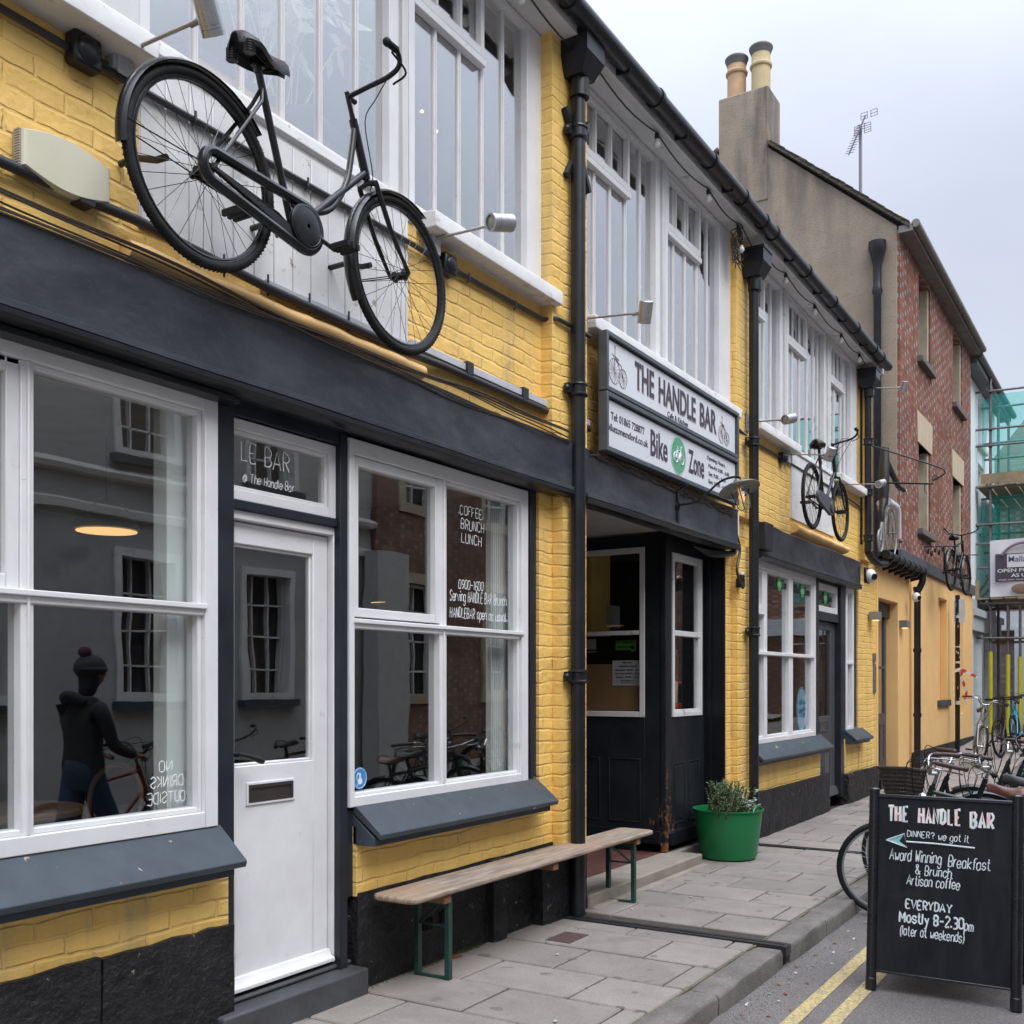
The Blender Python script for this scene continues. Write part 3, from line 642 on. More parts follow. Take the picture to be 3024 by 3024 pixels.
# stickers
def disc(cx, cz, r, y, mat, parent, name, sz=1.0, th=.002):
    m = MB(); m.lathe([(r, 0), (r, -th)], (0, 0, 0), 'y', 36); m.xform(Matrix.Translation((cx, y, cz)) @ Matrix.Diagonal((1, 1, sz, 1))); return m.build(name, mat, parent)
sb = disc(4.022, 1.027, .055, .046, pm('sticker_blue', (.05, .25, .55), rough=.4), cafe, 'window_sticker')
m = MB(); m.torus((4.022, .0435, 1.027), .049, .0012, 'y', 36, 5); m.lathe([(.016, 0), (.016, -.002)], (4.022, .0438, 1.012), 'y', 20); m.box(4.016, 4.028, .0415, .0438, 1.02, 1.05); m.box(4.004, 4.026, .0415, .0438, 1.046, 1.054)
m.tube(smooth([(4.004, .043, 1.05), (3.998, .043, 1.03), (4.008, .043, 1.01), (4.002, .043, .99)]), .0018, 5)
m.build('sticker_print', pm('sticker_white', (.8, .82, .84), rough=.5), sb)
for x, z, txt in ((10.73, 2.527, 1), (11.549, 2.515, 1), (12.538, 2.51, 0)):
    g = disc(x, z, .075, .046 if x < 12 else .06, pm('sticker_green', (.04, .38, .10), rough=.4), cafe, 'window_sticker')
    m = MB(); yy = (.046 if x < 12 else .06)-.004; m.torus((x-.028, yy, z-.012), .022, .003, 'y', 20, 5); m.torus((x+.028, yy, z-.012), .022, .003, 'y', 20, 5); m.tube([(x-.028, yy, z-.012), (x-.012, yy, z+.02), (x+.016, yy, z+.02), (x+.028, yy, z-.012)], .003, 5); m.tube([(x-.012, yy, z+.02), (x, yy, z-.012), (x+.016, yy, z+.03)], .003, 5)
    m.build('sticker_print', pm('sticker_palegreen', (.5, .8, .5), rough=.5), g)
    for w_, dx_ in (('Bike', -.30), ('Zone', .09)): m = MB(); type_text(m, w_, (x+dx_, yy+.002, z-.04), UX, UZ, .09, .19, .02); m.build('window_lettering', pm('print_black', (.02, .02, .022), rough=.5), cafe)
bo = disc(11.60, 1.205, .20, .066, pm('sticker_pale_blue', (.45, .75, .88), rough=.4), cafe, 'window_sticker', 1.25)
m = MB(); m.torus((0, 0, 0), .19, .006, 'y', 44, 5).xform(Matrix.Translation((11.60, .061, 1.205)) @ Matrix.Diagonal((1, .3, 1.25, 1))); m.build('sticker_ring', pm('sticker_cyan', (.05, .35, .62), rough=.5), bo)
m = MB(); scribble(m, 'cafe', (11.50, .060, 1.26), UX, UZ, .05, .09, .006); scribble(m, 'finance', (11.62, .060, 1.26), UX, UZ, .045, .14, .005); scribble(m, 'coming', (11.49, .060, 1.17), UX, UZ, .045, .11, .005); scribble(m, 'available', (11.62, .06, 1.19), UX, UZ, .045, .14, .005); scribble(m, 'here', (11.64, .06, 1.13), UX, UZ, .045, .08, .005)
m.build('sticker_print', MATS['sticker_cyan'], bo)
# white reveals seen through the glass
MB().box(2.90, 3.06, .12, .20, .93, 2.66).build('window_reveal', pm('reveal_white', (.85, .86, .84), (.8, .81, .79), .6), cafe)
m = MB(); m.box(5.37, 5.56, .14, .18, .93, 2.64)
for i in range(9): m.box(5.375+i*.021, 5.385+i*.021, .13, .145, .93, 2.64)
m.build('ribbed_reveal', pm('reveal_white', (.6,)*3), cafe)
MB().box(10.6, 10.95, .3, .36, .9, 2.66).build('display_post', pm('display_grey', (.45, .45, .45), rough=.6), cafe)

# ---------------------------------------------------------------- bike shop door
m = MB(); y = .085
m.box(12.10, 12.20, y, y+.04, .13, 2.22); m.box(12.86, 13.06, y, y+.04, .13, 2.22); m.box(12.20, 12.86, y, y+.04, 2.13, 2.22); m.box(12.2, 12.86, y, y+.04, .13, 1.10)
m.frame(12.22, 12.50, .35, .78, .02, y-.01, y+.01); m.frame(12.56, 12.84, .35, .78, .02, y-.01, y+.01)
d3 = m.build('door', pm('grey_door_paint', (.07, .075, .08), rough=.4), cafe, bevel=.004, label='dark grey half glazed bike shop door')
pane(12.2, 12.86, 1.10, 2.13, y+.02, d3); MB().prism([(y, .24), (y-.02, .235), (y-.05, .17), (y-.05, .14), (y, .14)], 0, 12.1, 13.05).build('weatherboard', pm('grey_door_paint', (.07,)*3), d3)
MB().frame(12.36, 12.74, .92, 1.04, .02, y-.012, y+.01).box(12.38, 12.72, y-.006, y, .94, 1.02).build('letterbox', STEEL, d3)
m = MB(); m.frame(12.10, 13.02, 2.33, 2.66, .07, .04, .1); f3 = m.build('fanlight', WHITE, cafe, bevel=.004); pane(12.17, 12.95, 2.39, 2.6, .07, f3)

# ---------------------------------------------------------------- folding shop doors in the entrance
def rust_dark():
    m, n, l, bs = new_mat('scuffed_black_paint'); co = objco(n); s = n.new('ShaderNodeSeparateXYZ'); l.new(co, s.inputs[0])
    base = ramp(n, l, noise(n, l, co, 5, 5), [(.3, (.009, .011, .014)), (.7, (.018, .021, .027))])
    # paint is knocked off low down round the meeting corner of the two leaves
    zf = n.new('ShaderNodeMapRange'); l.new(s.outputs[2], zf.inputs[0]); zf.inputs[1].default_value = .15; zf.inputs[2].default_value = 1.1; zf.inputs[3].default_value = .19; zf.inputs[4].default_value = -.03
    dx = mth(n, l, 'ABSOLUTE', mth(n, l, 'SUBTRACT', mth(n, l, 'ADD', s.outputs[0], mth(n, l, 'MULTIPLY', s.outputs[1], -1)), 7.96))
    xf = n.new('ShaderNodeMapRange'); l.new(dx, xf.inputs[0]); xf.inputs[1].default_value = .0; xf.inputs[2].default_value = .42; xf.inputs[3].default_value = .04; xf.inputs[4].default_value = -.26
    nn = noise(n, l, co, 17, 6, .7); tot = mth(n, l, 'ADD', mth(n, l, 'ADD', nn, zf.outputs[0]), xf.outputs[0])
    k = ramp(n, l, tot, [(.66, (0,)*3), (.69, (1,)*3)]); rc = ramp(n, l, noise(n, l, co, 26, 4), [(.38, (.075, .03, .015)), (.62, (.24, .105, .05))])
    sp = ramp(n, l, noise(n, l, co, 38, 3, .6), [(.775, (0,)*3), (.79, (.8,)*3)]); k2 = mth(n, l, 'MAXIMUM', k, sp)
    l.new(mixc(n, l, k2, base, rc), bs.inputs['Base Color']); bs.inputs['Roughness'].default_value = .4; bs.inputs['Specular IOR Level'].default_value = .25
    bump(n, l, bs, mth(n, l, 'SUBTRACT', noise(n, l, co, 30, 4), k), .4, .004); return m
RD = rust_dark()
def leaf_parallel():
    m = MB(); y0, y1 = .18, .225
    x0, x1 = 8.13, 8.97
    m.box(x0, 8.235, y0, y1, .13, 2.75); m.box(8.90, x1, y0, y1, .13, 2.75); m.box(8.235, 8.90, y0, y1, 2.60, 2.75); m.box(8.235, 8.90, y0, y1, .13, 1.21)
    for a, c in ((8.27, 8.52), (8.60, 8.86)): m.frame(a, c, .30, .82, .012, y0-.006, y0+.01); m.box(a+.03, c-.03, y0-.004, y0+.01, .34, .79)
    d = m.build('folding_door', RD, cafe, bevel=.004, label='black scuffed shop door leaf facing the street')
    m = MB(); m.frame(8.235, 8.90, 1.21, 2.60, .04, y0-.012, y1); m.frame(8.275, 8.86, 1.25, 2.56, .02, y0, y1); m.box(8.27, 8.86, y0-.008, y1, 1.90, 1.945); m.build('window_frame', WPOST, d, bevel=.003); pane(8.275, 8.86, 1.25, 2.57, y0+.02, d)
    MB().prism([(y0, .25), (y0-.02, .24), (y0-.045, .16), (y0-.045, .14), (y0, .14)], 0, 8.14, 8.96).build('weatherboard', DARKD, d, bevel=.003)
def leaf_perp():
    m = MB(); x0, x1 = 8.085, 8.13; ya, yb = .20, 1.25
    m.box(x0, x1, ya, .36, .15, 2.75); m.box(x0, x1, 1.10, yb, .15, 2.75); m.box(x0, x1, .36, 1.10, 2.64, 2.75); m.box(x0, x1, .36, 1.10, .15, 1.21)
    def fr(mb, a, c, z0, z1, w_, xa, xb): mb.box(xa, xb, a, a+w_, z0, z1); mb.box(xa, xb, c-w_, c, z0, z1); mb.box(xa, xb, a+w_, c-w_, z1-w_, z1); mb.box(xa, xb, a+w_, c-w_, z0, z0+w_)
    for a, c in ((.40, .70), (.78, 1.10)): fr(m, a, c, .32, .86, .012, x0-.006, x0+.01)
    d = m.build('folding_door', RD, cafe, bevel=.004, label='black scuffed shop door leaf folded back at a right angle')
    m = MB(); fr(m, .36, 1.13, 1.21, 2.64, .045, x0-.012, x1); m.box(x0-.006, x1, .40, 1.10, 1.905, 1.94); m.build('window_frame', WPOST, d, bevel=.003)
    MB().box(x0+.02, x0+.024, .40, 1.10, 1.25, 2.60).build('pane', glass_mat('lobby_glass', .04, .5, (.9, .9, .9), .002, 2), d)
    MB().prism([(x0, .27), (x0-.02, .26), (x0-.045, .18), (x0-.045, .16), (x0, .16)], 1, .21, 1.2).build('weatherboard', DARKD, d, bevel=.003)
    # backing board and notices fixed behind the lower light
    MB().box(x1+.02, x1+.035, .36, 1.3, 1.22, 1.66).build('backing_board', pm('brown_board', (.30, .18, .085), (.25, .15, .07), .7, 8), d)
    MB().box(x1+.02, x1+.034, .36, 1.3, 1.66, 1.90).build('backing_strip', pm('black_strip', (.012,)*3, rough=.4), d)
    pp = MB().box(x1+.010, x1+.014, .40, .69, 1.475, 1.69).build('notice', pm('paper_white', (.55, .57, .62), rough=.7), d, label='white printed opening hours sheet')
    t = MB(); VU = (0, -1, 0); xx = x1+.0095
    for s, z, w_, h_ in (('Bike Zone', 1.665, .085, .016), ('OPENING HOURS', 1.632, .165, .015), ('Weekdays: 08:00 - 18:00', 1.602, .245, .014), ('Saturday: 09:00 - 18:00', 1.572, .235, .014), ('Sunday: 10:30 - 16:30', 1.542, .225, .014), ('Bank Holiday Hours', 1.516, .125, .009), ('Monday: 10:30 - 16:30', 1.496, .13, .009)):
        type_text(t, s, (xx, .545+w_/2, z), VU, UZ, h_, w_, .012)
    t.build('notice_print', pm('print_black', (.02,)*3), pp)
    g = MB().box(x1+.012, x1+.018, .47, .66, 1.78, 1.86).box(x1+.012, x1+.018, .47, .52, 1.765, 1.78).build('notice', pm('notice_green', (.10, .32, .05), rough=.5), d, label='green food hygiene rating notice')
    t = MB(); type_text(t, 'FOOD HYGIENE RATING', (x1+.010, .655, 1.838), VU, UZ, .012, .17, .01)
    for i in range(6): t.lathe([(.009 if i < 5 else .018, 0), (.009 if i < 5 else .018, -.002)], (x1+.012, .635-i*.027, 1.805 if i < 5 else 1.80), 'x', 14)
    t.build('notice_print', MATS['print_black'], g)
    g = MB().box(x1+.012, x1+.018, .85, 1.10, 1.79, 1.88).build('notice', pm('paper_grey', (.4, .42, .42), rough=.6), d); 
    MB().box(x1+.012, x1+.018, .85, 1.10, 1.765, 1.772).build('notice_rule', pm('paper_white', (.5,)*3), d)
leaf_parallel(); leaf_perp()
MB().box(9.0, 9.03, .0, .22, .0, 2.76).box(8.97, 9.005, .12, .26, .085, 2.76).box(6.19, 9.0, .1, .2, 2.76, 3.0).build('door_jamb', DARKD, cafe, bevel=.003)
MB().box(8.075, 8.135, .165, .215, .09, 2.76).build('meeting_post', RD, cafe, bevel=.006)
MB().box(6.2, 9.0, .2, 3.0, 2.765, 2.80).build('lobby_ceiling', pm('lobby_ceiling_m', (.42, .41, .40), rough=.8), cafe)
# framed menu behind the street facing leaf
mf = MB(); mf.frame(8.30, 8.90, 1.25, 1.80, .05, .40, .43); fo = mf.build('framed_menu', pm('oak_frame', (.36, .22, .09), rough=.5), cafe)
MB().box(8.35, 8.85, .415, .425, 1.30, 1.75).build('mount', pm('black_mount', (.03, .028, .025), rough=.6), fo); m = MB().box(8.38, 8.55, .40, .405, 1.34, 1.70).box(8.60, 8.76, .40, .405, 1.34, 1.69); m.build('menu_sheet', pm('menu_paper', (.68, .70, .72), rough=.7), fo)
m = MB()
for k in range(11):
    for x in (8.40, 8.62): m.box(x, x+random.uniform(.05, .12), .3985, .3995, 1.37+k*.029, 1.374+k*.029)
m.build('menu_print', pm('menu_ink', (.25, .25, .27)), fo)
MB().box(8.55, 8.72, .9, 1.0, 2.0, 2.2).build('wall_phone', pm('phone_grey', (.5, .5, .5), rough=.5), cafe)
MB().box(8.25, 8.62, .95, 1.0, .1, 2.76).build('ochre_strip', MATS['ochre_wall'], cafe)
m = MB(); m.box(8.35, 8.95, 1.8, 2.4, .2, 1.9); m.box(8.3, 8.9, 1.7, 2.2, 2.0, 2.15); m.build('cupboard', pm('cupboard_grey', (.6, .6, .62), rough=.6), cafe)
# ================================================================== UPPER WINDOWS
ZB, ZT, ZS = 3.99, 5.56, 5.10
def upper_window(X0, X1, mull, sash, label, zb=ZB, jl=.055, jr=.075, base=None):
    """tall many-light window; sash = (x0, x1, [bars]) of the opening light at the top"""
    m = MB()
    m.box(X0-jl, X0, .0, .10, zb-.01, ZT+.02); m.box(X1, X1+jr, .0, .10, zb-.01, ZT+.02);
    m.box(X0+.001, X1-.001, .002, .10, ZT-.02, ZT+.018); m.box(X0+.001, X1-.001, .008, .10, zb-.008, zb+.03)
    for x in mull: m.box(x-.011, x+.011, .036, .07, zb+.03, ZT-.02); m.box(x-.005, x+.005, .028, .04, zb+.03, ZT-.02)
    o = m.build('window', WHITE, cafe, bevel=.003, label=label)
    xs = [X0]+list(mull)+[X1]
    for a, c in zip(xs[:-1], xs[1:]):
        t = random.uniform(-.0008, .0008); q = MB(); q.hexa([(a, .046+t, zb), (c, .046-t, zb), (c, .050-t, zb), (a, .050+t, zb)], [(a, .046-t, ZT), (c, .046+t, ZT), (c, .050+t, ZT), (a, .050-t, ZT)])
        q.build('pane', glass_up(), o)
    if sash:
        a, c, bars = sash; m = MB(); m.frame(a+.003, c-.003, ZS+.015, ZT-.025, .035, .004, .045, .05); m.box(a+.002, c+.005, -.002, .046, ZS-.035, ZS+.008)
        for x in bars: m.box(x-.010, x+.010, .02, .04, ZS+.05, ZT-.05)
        m.build('opening_light', WHITE, o, bevel=.003)
    # net blind hanging inside the head of the window
    bl = MB()
    for k in range(5): bl.box(X0, X1, .14, .15, ZT-.03-k*.05, ZT-.07-k*.05)
    bl.build('blind', pm('dark_blind', (.06, .06, .07), rough=.7), o)
    return o
upper_window(1.0, 2.32, [1.25, 1.5, 1.75, 2.0], None, 'upper window at the top left corner above the wide white sill')
upper_window(2.72, 4.20, [2.98, 3.235, 3.48, 3.73, 3.99], None, 'tall upper window above the white boarded panel and big bicycle')
upper_window(4.415, 5.56, [4.645, 4.875, 5.11, 5.335], (4.415, 5.09, [4.645, 4.875]), 'tall upper window left of the first downpipe', jl=.05, jr=.18)
upper_window(6.28, 7.50, [6.53, 6.775, 7.03, 7.285], (6.28, 7.045, [6.53, 6.775]), 'tall upper window just right of the first downpipe')
upper_window(7.735, 8.87, [7.925, 8.17, 8.425, 8.67], (7.735, 8.45, [7.95, 8.2]), 'tall upper window above the right half of the shop sign', jr=.28)
upper_window(9.66, 10.62, [9.95, 10.2, 10.42], (9.66, 10.15, [9.9]), 'upper window just right of the second downpipe')
upper_window(10.90, 12.27, [11.15, 11.41, 11.70, 11.95, 12.12], (10.90, 11.60, [11.13, 11.38]), 'upper window above the second wall bicycle')
upper_window(12.57, 13.50, [12.84, 13.16, 13.34], (12.57, 13.16, [12.77, 12.97]), 'last upper window before the end of the cafe', jr=.30)
m = MB()
m.box(2.325, 2.40, .005, .12, 3.98, 5.6); m.box(2.40, 2.665, -.008, .12, 3.96, 5.6); m.box(4.275, 4.365, .012, .12, 3.98, 5.6); m.box(4.295, 4.345, -.012, .03, 3.99, 5.6)
m.box(7.575, 7.68, .006, .12, 3.98, 5.6); m.box(7.60, 7.655, -.015, .03, 3.99, 5.6); m.box(10.695, 10.845, .006, .12, 3.98, 5.6); m.box(10.73, 10.81, -.015, .03, 3.99, 5.6)
m.box(12.345, 12.515, .006, .12, 3.98, 5.6); m.box(12.39, 12.47, -.015, .03, 3.99, 5.6)
build_each(m, 'window_post', WPOST, cafe, bevel=.004)
m = MB()
def usill(x0, x1, yf=-.10, zt=3.975): m.prism([(.02, zt+.018), (yf, zt), (yf-.004, zt-.01), (yf, zt-.085), (.02, zt-.085)], 0, x0, x1)
usill(-.5, 2.64, -.15, 3.905); usill(4.42, 5.78, -.13, 3.955); usill(6.25, 9.12, -.12, 3.96); usill(9.66, 10.96, -.12, 3.985); usill(12.62, 13.93, -.12, 3.985)
m.prism([(.02, 4.005), (-.03, 3.985), (-.035, 3.93), (-.012, 3.925), (-.012, 3.895), (.02, 3.895)], 0, 2.66, 4.40); m.prism([(.02, 4.01), (-.03, 3.99), (-.035, 3.94), (.02, 3.93)], 0, 10.96, 12.64)
m.box(.9, 2.66, -.02, .05, 3.90, 3.98)
build_each(m, 'upper_sill', WHITEOLD, cafe, bevel=.006)
# white boarded panels
def boards(x0, x1, z0, z1, wd, mat):
    m = MB(); x = x0
    while x < x1-.01:
        xe = min(x+wd, x1); m.hexa([(x+.003, -.018, z0), (xe-.003, -.018, z0), (xe-.003, .01, z0), (x+.003, .01, z0)], [(x+.003, -.018, z1), (xe-.003, -.018, z1), (xe-.003, .01, z1), (x+.003, .01, z1)])
        x = xe
    m.box(x0, x1, -.010, .012, z0, z1); return m.build('boarded_panel', mat, cafe, bevel=.003)
boards(2.66, 4.335, 3.245, 3.90, .118, WHITEOLD); boards(10.96, 12.66, 3.235, 3.93, 1.7, WHITEOLD)
# rendered ledges under the panels
def bead(x0, x1, zc, r=.05):
    m = MB(); n = 40; v = []; S_ = 10
    for i in range(n+1):
        x = x0+(x1-x0)*i/n; rr = r*(1+.03*math.sin(i*1.3)+random.uniform(-.03, .03))
        for k in range(S_+1):
            a = math.pi*(-.5+k/S_); v.append((x, -.0-rr*1.7*math.cos(a)*(1.0), zc+rr*math.sin(a)+.003*math.sin(i*.6)))
    f = [(i*(S_+1)+k, (i+1)*(S_+1)+k, (i+1)*(S_+1)+k+1, i*(S_+1)+k+1) for i in range(n) for k in range(S_)]
    f += [tuple(range(S_+1)), tuple(n*(S_+1)+k for k in range(S_, -1, -1))]
    m.add(v, f, True); return m.build('ledge', YELS, cafe)
bead(2.58, 4.42, 3.125, .045); bead(10.98, 13.1, 3.13, .05)
MB().box(3.3, 4.345, -.045, -.0, 3.205, 3.245).box(4.34, 6.32, -.045, -.0, 3.235, 3.275).build('trunking', pm('pvc_trunking', (.50, .50, .54), rough=.4), cafe, bevel=.003)
# eaves, gutter, roof
m = MB(); m.box(-3, 14.42, -.20, .02, 5.585, 5.605); m.box(-3, 14.42, -.20, -.175, 5.605, 5.70); m.build('soffit', WPOST, cafe)
m = MB(); gc, gr = (-.27, 5.66), .062
m.tube([(x, gc[0], gc[1]) for x in (-3, 3, 9, 14.35)], gr, 16)
for x in [1.9, 3.1, 4.3, 5.35, 5.62, 6.9, 7.95, 8.7, 9.25, 9.55, 10.6, 11.6, 12.6, 13.5, 13.9]: m.tube([(x-.02, gc[0], gc[1]), (x+.02, gc[0], gc[1])], gr+.010, 16)
for x in [3.1, 4.3, 6.4, 7.4, 8.4, 10.1, 11.1, 12.1, 13.1]: m.prism([(-.20, 5.70), (-.33, 5.66), (-.30, 5.585), (-.20, 5.60)], 0, x-.008, x+.008)
m.build('gutter', IRON, cafe)
m = MB(); m.add([(-3, -.22, 5.72), (14.42, -.22, 5.72), (14.42, 4.9, 7.9), (-3, 4.9, 7.9), (-3, -.22, 5.68), (14.42, -.22, 5.68), (14.42, 4.9, 7.86), (-3, 4.9, 7.86)], [(0, 1, 2, 3), (7, 6, 5, 4), (0, 4, 5, 1), (1, 5, 6, 2), (2, 6, 7, 3), (3, 7, 4, 0)]); m.build('roof', pm('slate_roof', (.12, .12, .13), (.08, .08, .09), .7, 8), cafe)
def hopper(m, x, y, z, s=1.0):
    a, c = .115*s, .075*s
    m.hexa([(x-c, y-c*.8, z-.22*s), (x+c, y-c*.8, z-.22*s), (x+c, y+c, z-.22*s), (x-c, y+c, z-.22*s)], [(x-a, y-a, z-.11*s), (x+a, y-a, z-.11*s), (x+a, y+a, z-.11*s), (x-a, y+a, z-.11*s)])
    m.box(x-a, x+a, y-a, y+a, z-.11*s, z); m.box(x-a-.008, x+a+.008, y-a-.008, y+a+.008, z, z+.02*s)
    m.bar((x, y, z-.22*s), (x, y, z-.33*s), .06*s, 16)
def downpipe(x, y, z0, z1, r, collars, label, shoe=None):
    m = MB(); hopper(m, x, y-.01, z1+.28, 1.05); m.bar((x, y, z0), (x, y, z1), r, 20)
    for z in collars:
        m.lathe([(r+.002, z-.045), (r+.014, z-.04), (r+.016, z-.03), (r+.006, z-.022), (r+.006, z+.022), (r+.016, z+.03), (r+.014, z+.04), (r+.002, z+.045)], (x, y, 0), 'z', 20)
        m.box(x-r-.05, x-r+.01, y+.01, y+.05, z-.03, z+.03); m.ball((x-r-.05, y+.03, z), .022); m.box(x-.02, x+.02, y, .0, z-.02, z+.02)
    for z in [z0+.5*i for i in range(1, int((z1-z0)/.5))]:
        pass
    o = m.build('downpipe', IRON, cafe, label=label); return o
px1 = W(1703, 2000, -.13)[0]; px2 = W(2223, 1900, -.12)[0]; px3 = W(2566, 1400, -.13)[0]
downpipe(px1, -.14, .01, 5.32, .048, [5.05-.02, 3.38, 1.82-.28], 'first black downpipe running down to the pavement by the bench')
downpipe(px2, -.13, .02, 5.18, .045, [3.72, 1.97], 'second black downpipe right of the green tub')
o3 = MB(); hopper(o3, px3, -.13, 5.50); o3.tube(smooth([(px3, -.12, 5.25), (px3, -.12, 4.2), (px3, -.12, 3.30), (px3+.05, -.12, 3.16), (px3+.30, -.14, 3.10), (px3+.50, -.18, 3.20)][:4]+[(px3+.35, -.16, 3.06), (px3+.75, -.18, 3.10)], 6), .045, 16)
for z in (4.6, 3.95, 3.36): o3.lathe([(.047, z-.045), (.062, z-.04), (.062, z-.03), (.052, z), (.062, z+.03), (.062, z+.04), (.047, z+.045)], (px3, -.12, 0), 'z', 18)
o3.bar((px3+.12, .02, 3.3), (px3+.12, .02, 5.6), .05, 14); o3.build('downpipe', IRON, cafe, label='third black downpipe at the far end of the cafe')
# iron tie plate (X) behind the first pipe
m = MB(); c = (6.02, -.095, 4.96)
for a in (58, -52):
    d = Vector((math.cos(R(a)), 0, math.sin(R(a)))); m.tube([Vector(c)-d*.26, Vector(c)+d*.0+Vector((0, -.012, 0)), Vector(c)+d*.27], [.026, .03, .026], 6)
m.build('tie_plate', IRON, cafe)
# lamp wiring along the wall
cab = MB(); zc = 3.762
P_ = [(1.0, -.02, 3.762), (2.35, -.02, 3.762), (2.7, -.035, 3.752), (3.5, -.032, 3.760), (4.35, -.035, 3.768), (4.6, -.025, 3.765), (5.72, -.022, 3.785), (5.76, -.10, 3.79), (6.2, -.10, 3.80)]
cab.tube(P_, .014, 8)
for x in (2.9, 3.55, 4.85, 5.35): cab.tube([(x, -.03, zc-.03), (x, -.05, zc-.018), (x, -.05, zc+.02)], .006, 6)
tag(cab.build('wall_cable', pm('black_cable', (.03, .03, .034), rough=.5)), 'straight black cable clipped along the upper wall behind the big bicycle', 'cable'); cab = MB()
cab.tube([(9.2, -.06, 3.80), (9.7, -.02, 3.80), (10.8, -.02, 3.80), (12.9, -.03, 3.79), (14.1, -.02, 3.76)], .012, 8)
tag(cab.build('wall_cable', MATS['black_cable']), 'thin black cable along the wall behind the second hung bicycle', 'cable')
cab = MB(); zz = 3.235
cab.tube([(-1, -.035, 3.24), (2.0, -.035, 3.24), (2.45, -.035, 3.243), (2.6, -.06, 3.235), (3.3, -.065, 3.195), (4.3, -.06, 3.185), (4.6, -.04, 3.205), (6.3, -.04, 3.21)], .020, 10)
for x in (2.40, 4.85, 5.45): cab.box(x-.03, x+.03, -.06, .0, 3.215, 3.285)
for x in (3.05, 3.3, 3.56, 3.83, 4.05): cab.bar((x, -.05, 3.17), (x, -.05, 3.262), .005, 6)
tag(cab.build('wall_conduit', pm('black_conduit', (.028, .028, .032), rough=.45)), 'thick black pipe running just above the charcoal fascia', 'pipe')
cab = MB()
for k in range(6):
    ph = random.uniform(0, 6); pts = []
    for i in range(60):
        x = -.5+i*.108; g = 3.085-.012*k+.018*math.sin(x*1.9+ph)+.006*math.sin(x*6+ph); pts.append((x, -.13-.008*math.sin(k*2+x*3), g))
    cab.tube(pts, .0042 if k else .007, 5)
for k in range(3):
    ph = random.uniform(0, 6); cab.tube([(6.15+i*.07, -.13, 3.02+.02*math.sin(i*.8+ph)-.001*i) for i in range(40)], .005, 5)
tag(cab.build('loose_wires', pm('wire_brown_black', (.05, .035, .025), rough=.6)), 'bundle of thin loose wires sagging along the top of the fascia', 'wire')
# junction boxes (sounders) and spotlights
def jbox(x, z, label, s=1.0):
    t = thing('junction_box', label, 'junction box', (x, -.04, z), 'black wall boxes'); m = MB(); a = .055*s
    m.box(x-a, x+a, -.065, -.0, z-a, z+a); m.build('box', IRON, t, bevel=.012); m = MB(); m.ball((x, -.066, z), .045*s, 1, .35, 1, 20, 10); m.build('domed_lid', IRON, t)
    MB().box(x+a, x+a+.04, -.045, -.02, z-.012, z+.012).build('cable_gland', IRON, t)
jbox(2.40, 3.765, 'black box with domed lid left of the big bicycle, under the first spotlight', 1.05); jbox(4.66, 3.765, 'black box with domed lid behind the front wheel of the big bicycle')
jbox(10.60, 3.80, 'small black box beside the spotlight left of the second wall bicycle'); jbox(12.75, 3.79, 'black box seen through the front wheel of the second wall bicycle')
def spotlight(x, z, hy, hz, aim, label, hr=.045, hl=.14, first=[None]):
    t = thing('spotlight', label, 'spotlight', (x, 0, z), 'silver arm spotlights along the front')
    MB().box(x-.045, x+.045, -.05, 0, z-.07, z+.085).box(x-.033, x+.033, -.062, -.05, z-.085, z+.07).build('mounting_plate', pm('grey_powder_coat', (.46, .47, .50), rough=.4), t, bevel=.004)
    MB().tube([(x, -.06, z), (x, hy+.05, hz)], .0075, 10).tube([(x, hy+.09, hz-.002), (x, hy+.03, hz)], .012, 10).build('arm', pm('grey_arm', (.36, .35, .35), rough=.35, metal=.6), t)
    d = Vector(aim).normalized(); c = Vector((x, hy, hz)); m = MB(); m.lathe_dir([(hr*.92, -hl*.5), (hr, -hl*.48), (hr, hl*.20), (hr*.95, hl*.205), (hr*.95, hl*.22), (hr, hl*.225), (hr, hl*.30), (hr*.95, hl*.305), (hr*.95, hl*.32), (hr, hl*.33), (hr, hl*.5), (hr*.8, hl*.5), (hr*.78, hl*.40)], c, d, 28); h = m.build('head', pm('silver_lamp', (.50, .50, .52), (.42, .42, .44), .3, 10, metal=.7), t)
    MB().lathe_dir([(hr*.77, hl*.40), (hr*.77, hl*.42), (hr*.3, hl*.46)], c, d, 20).build('lens', pm('lamp_lens', (.35, .36, .30), rough=.1), h)
def_y = -.48
spotlight(2.56, 3.84, -.50, 3.83, (.75, .25, -1), 'large silver spotlight on a long arm above left of the big bicycle', .042, .125)
spotlight(4.53, 3.86, -.46, 3.85, (-1, .35, -.25), 'silver spotlight pointing left, beneath the first bay sill beside the big bicycle')
spotlight(6.23, 3.935, -.49, 3.90, (.42, .35, -1), 'silver spotlight pointing down over the left end of the shop sign')
spotlight(9.45, 3.92, -.45, 3.90, (-1, .3, -.3), 'silver spotlight beside the second downpipe at the right end of the shop sign')
spotlight(10.75, 3.86, -.47, 3.82, (.3, .5, -1), 'silver spotlight whose arm crosses in front of the second wall bicycle')
spotlight(12.93, 3.90, -.49, 3.87, (-1, .2, -.3), 'silver spotlight right of the second wall bicycle, pointing left')
spotlight(14.45, 5.43, -.45, 5.39, (.2, .3, -1), 'small silver spotlight in front of the chequered brick house')
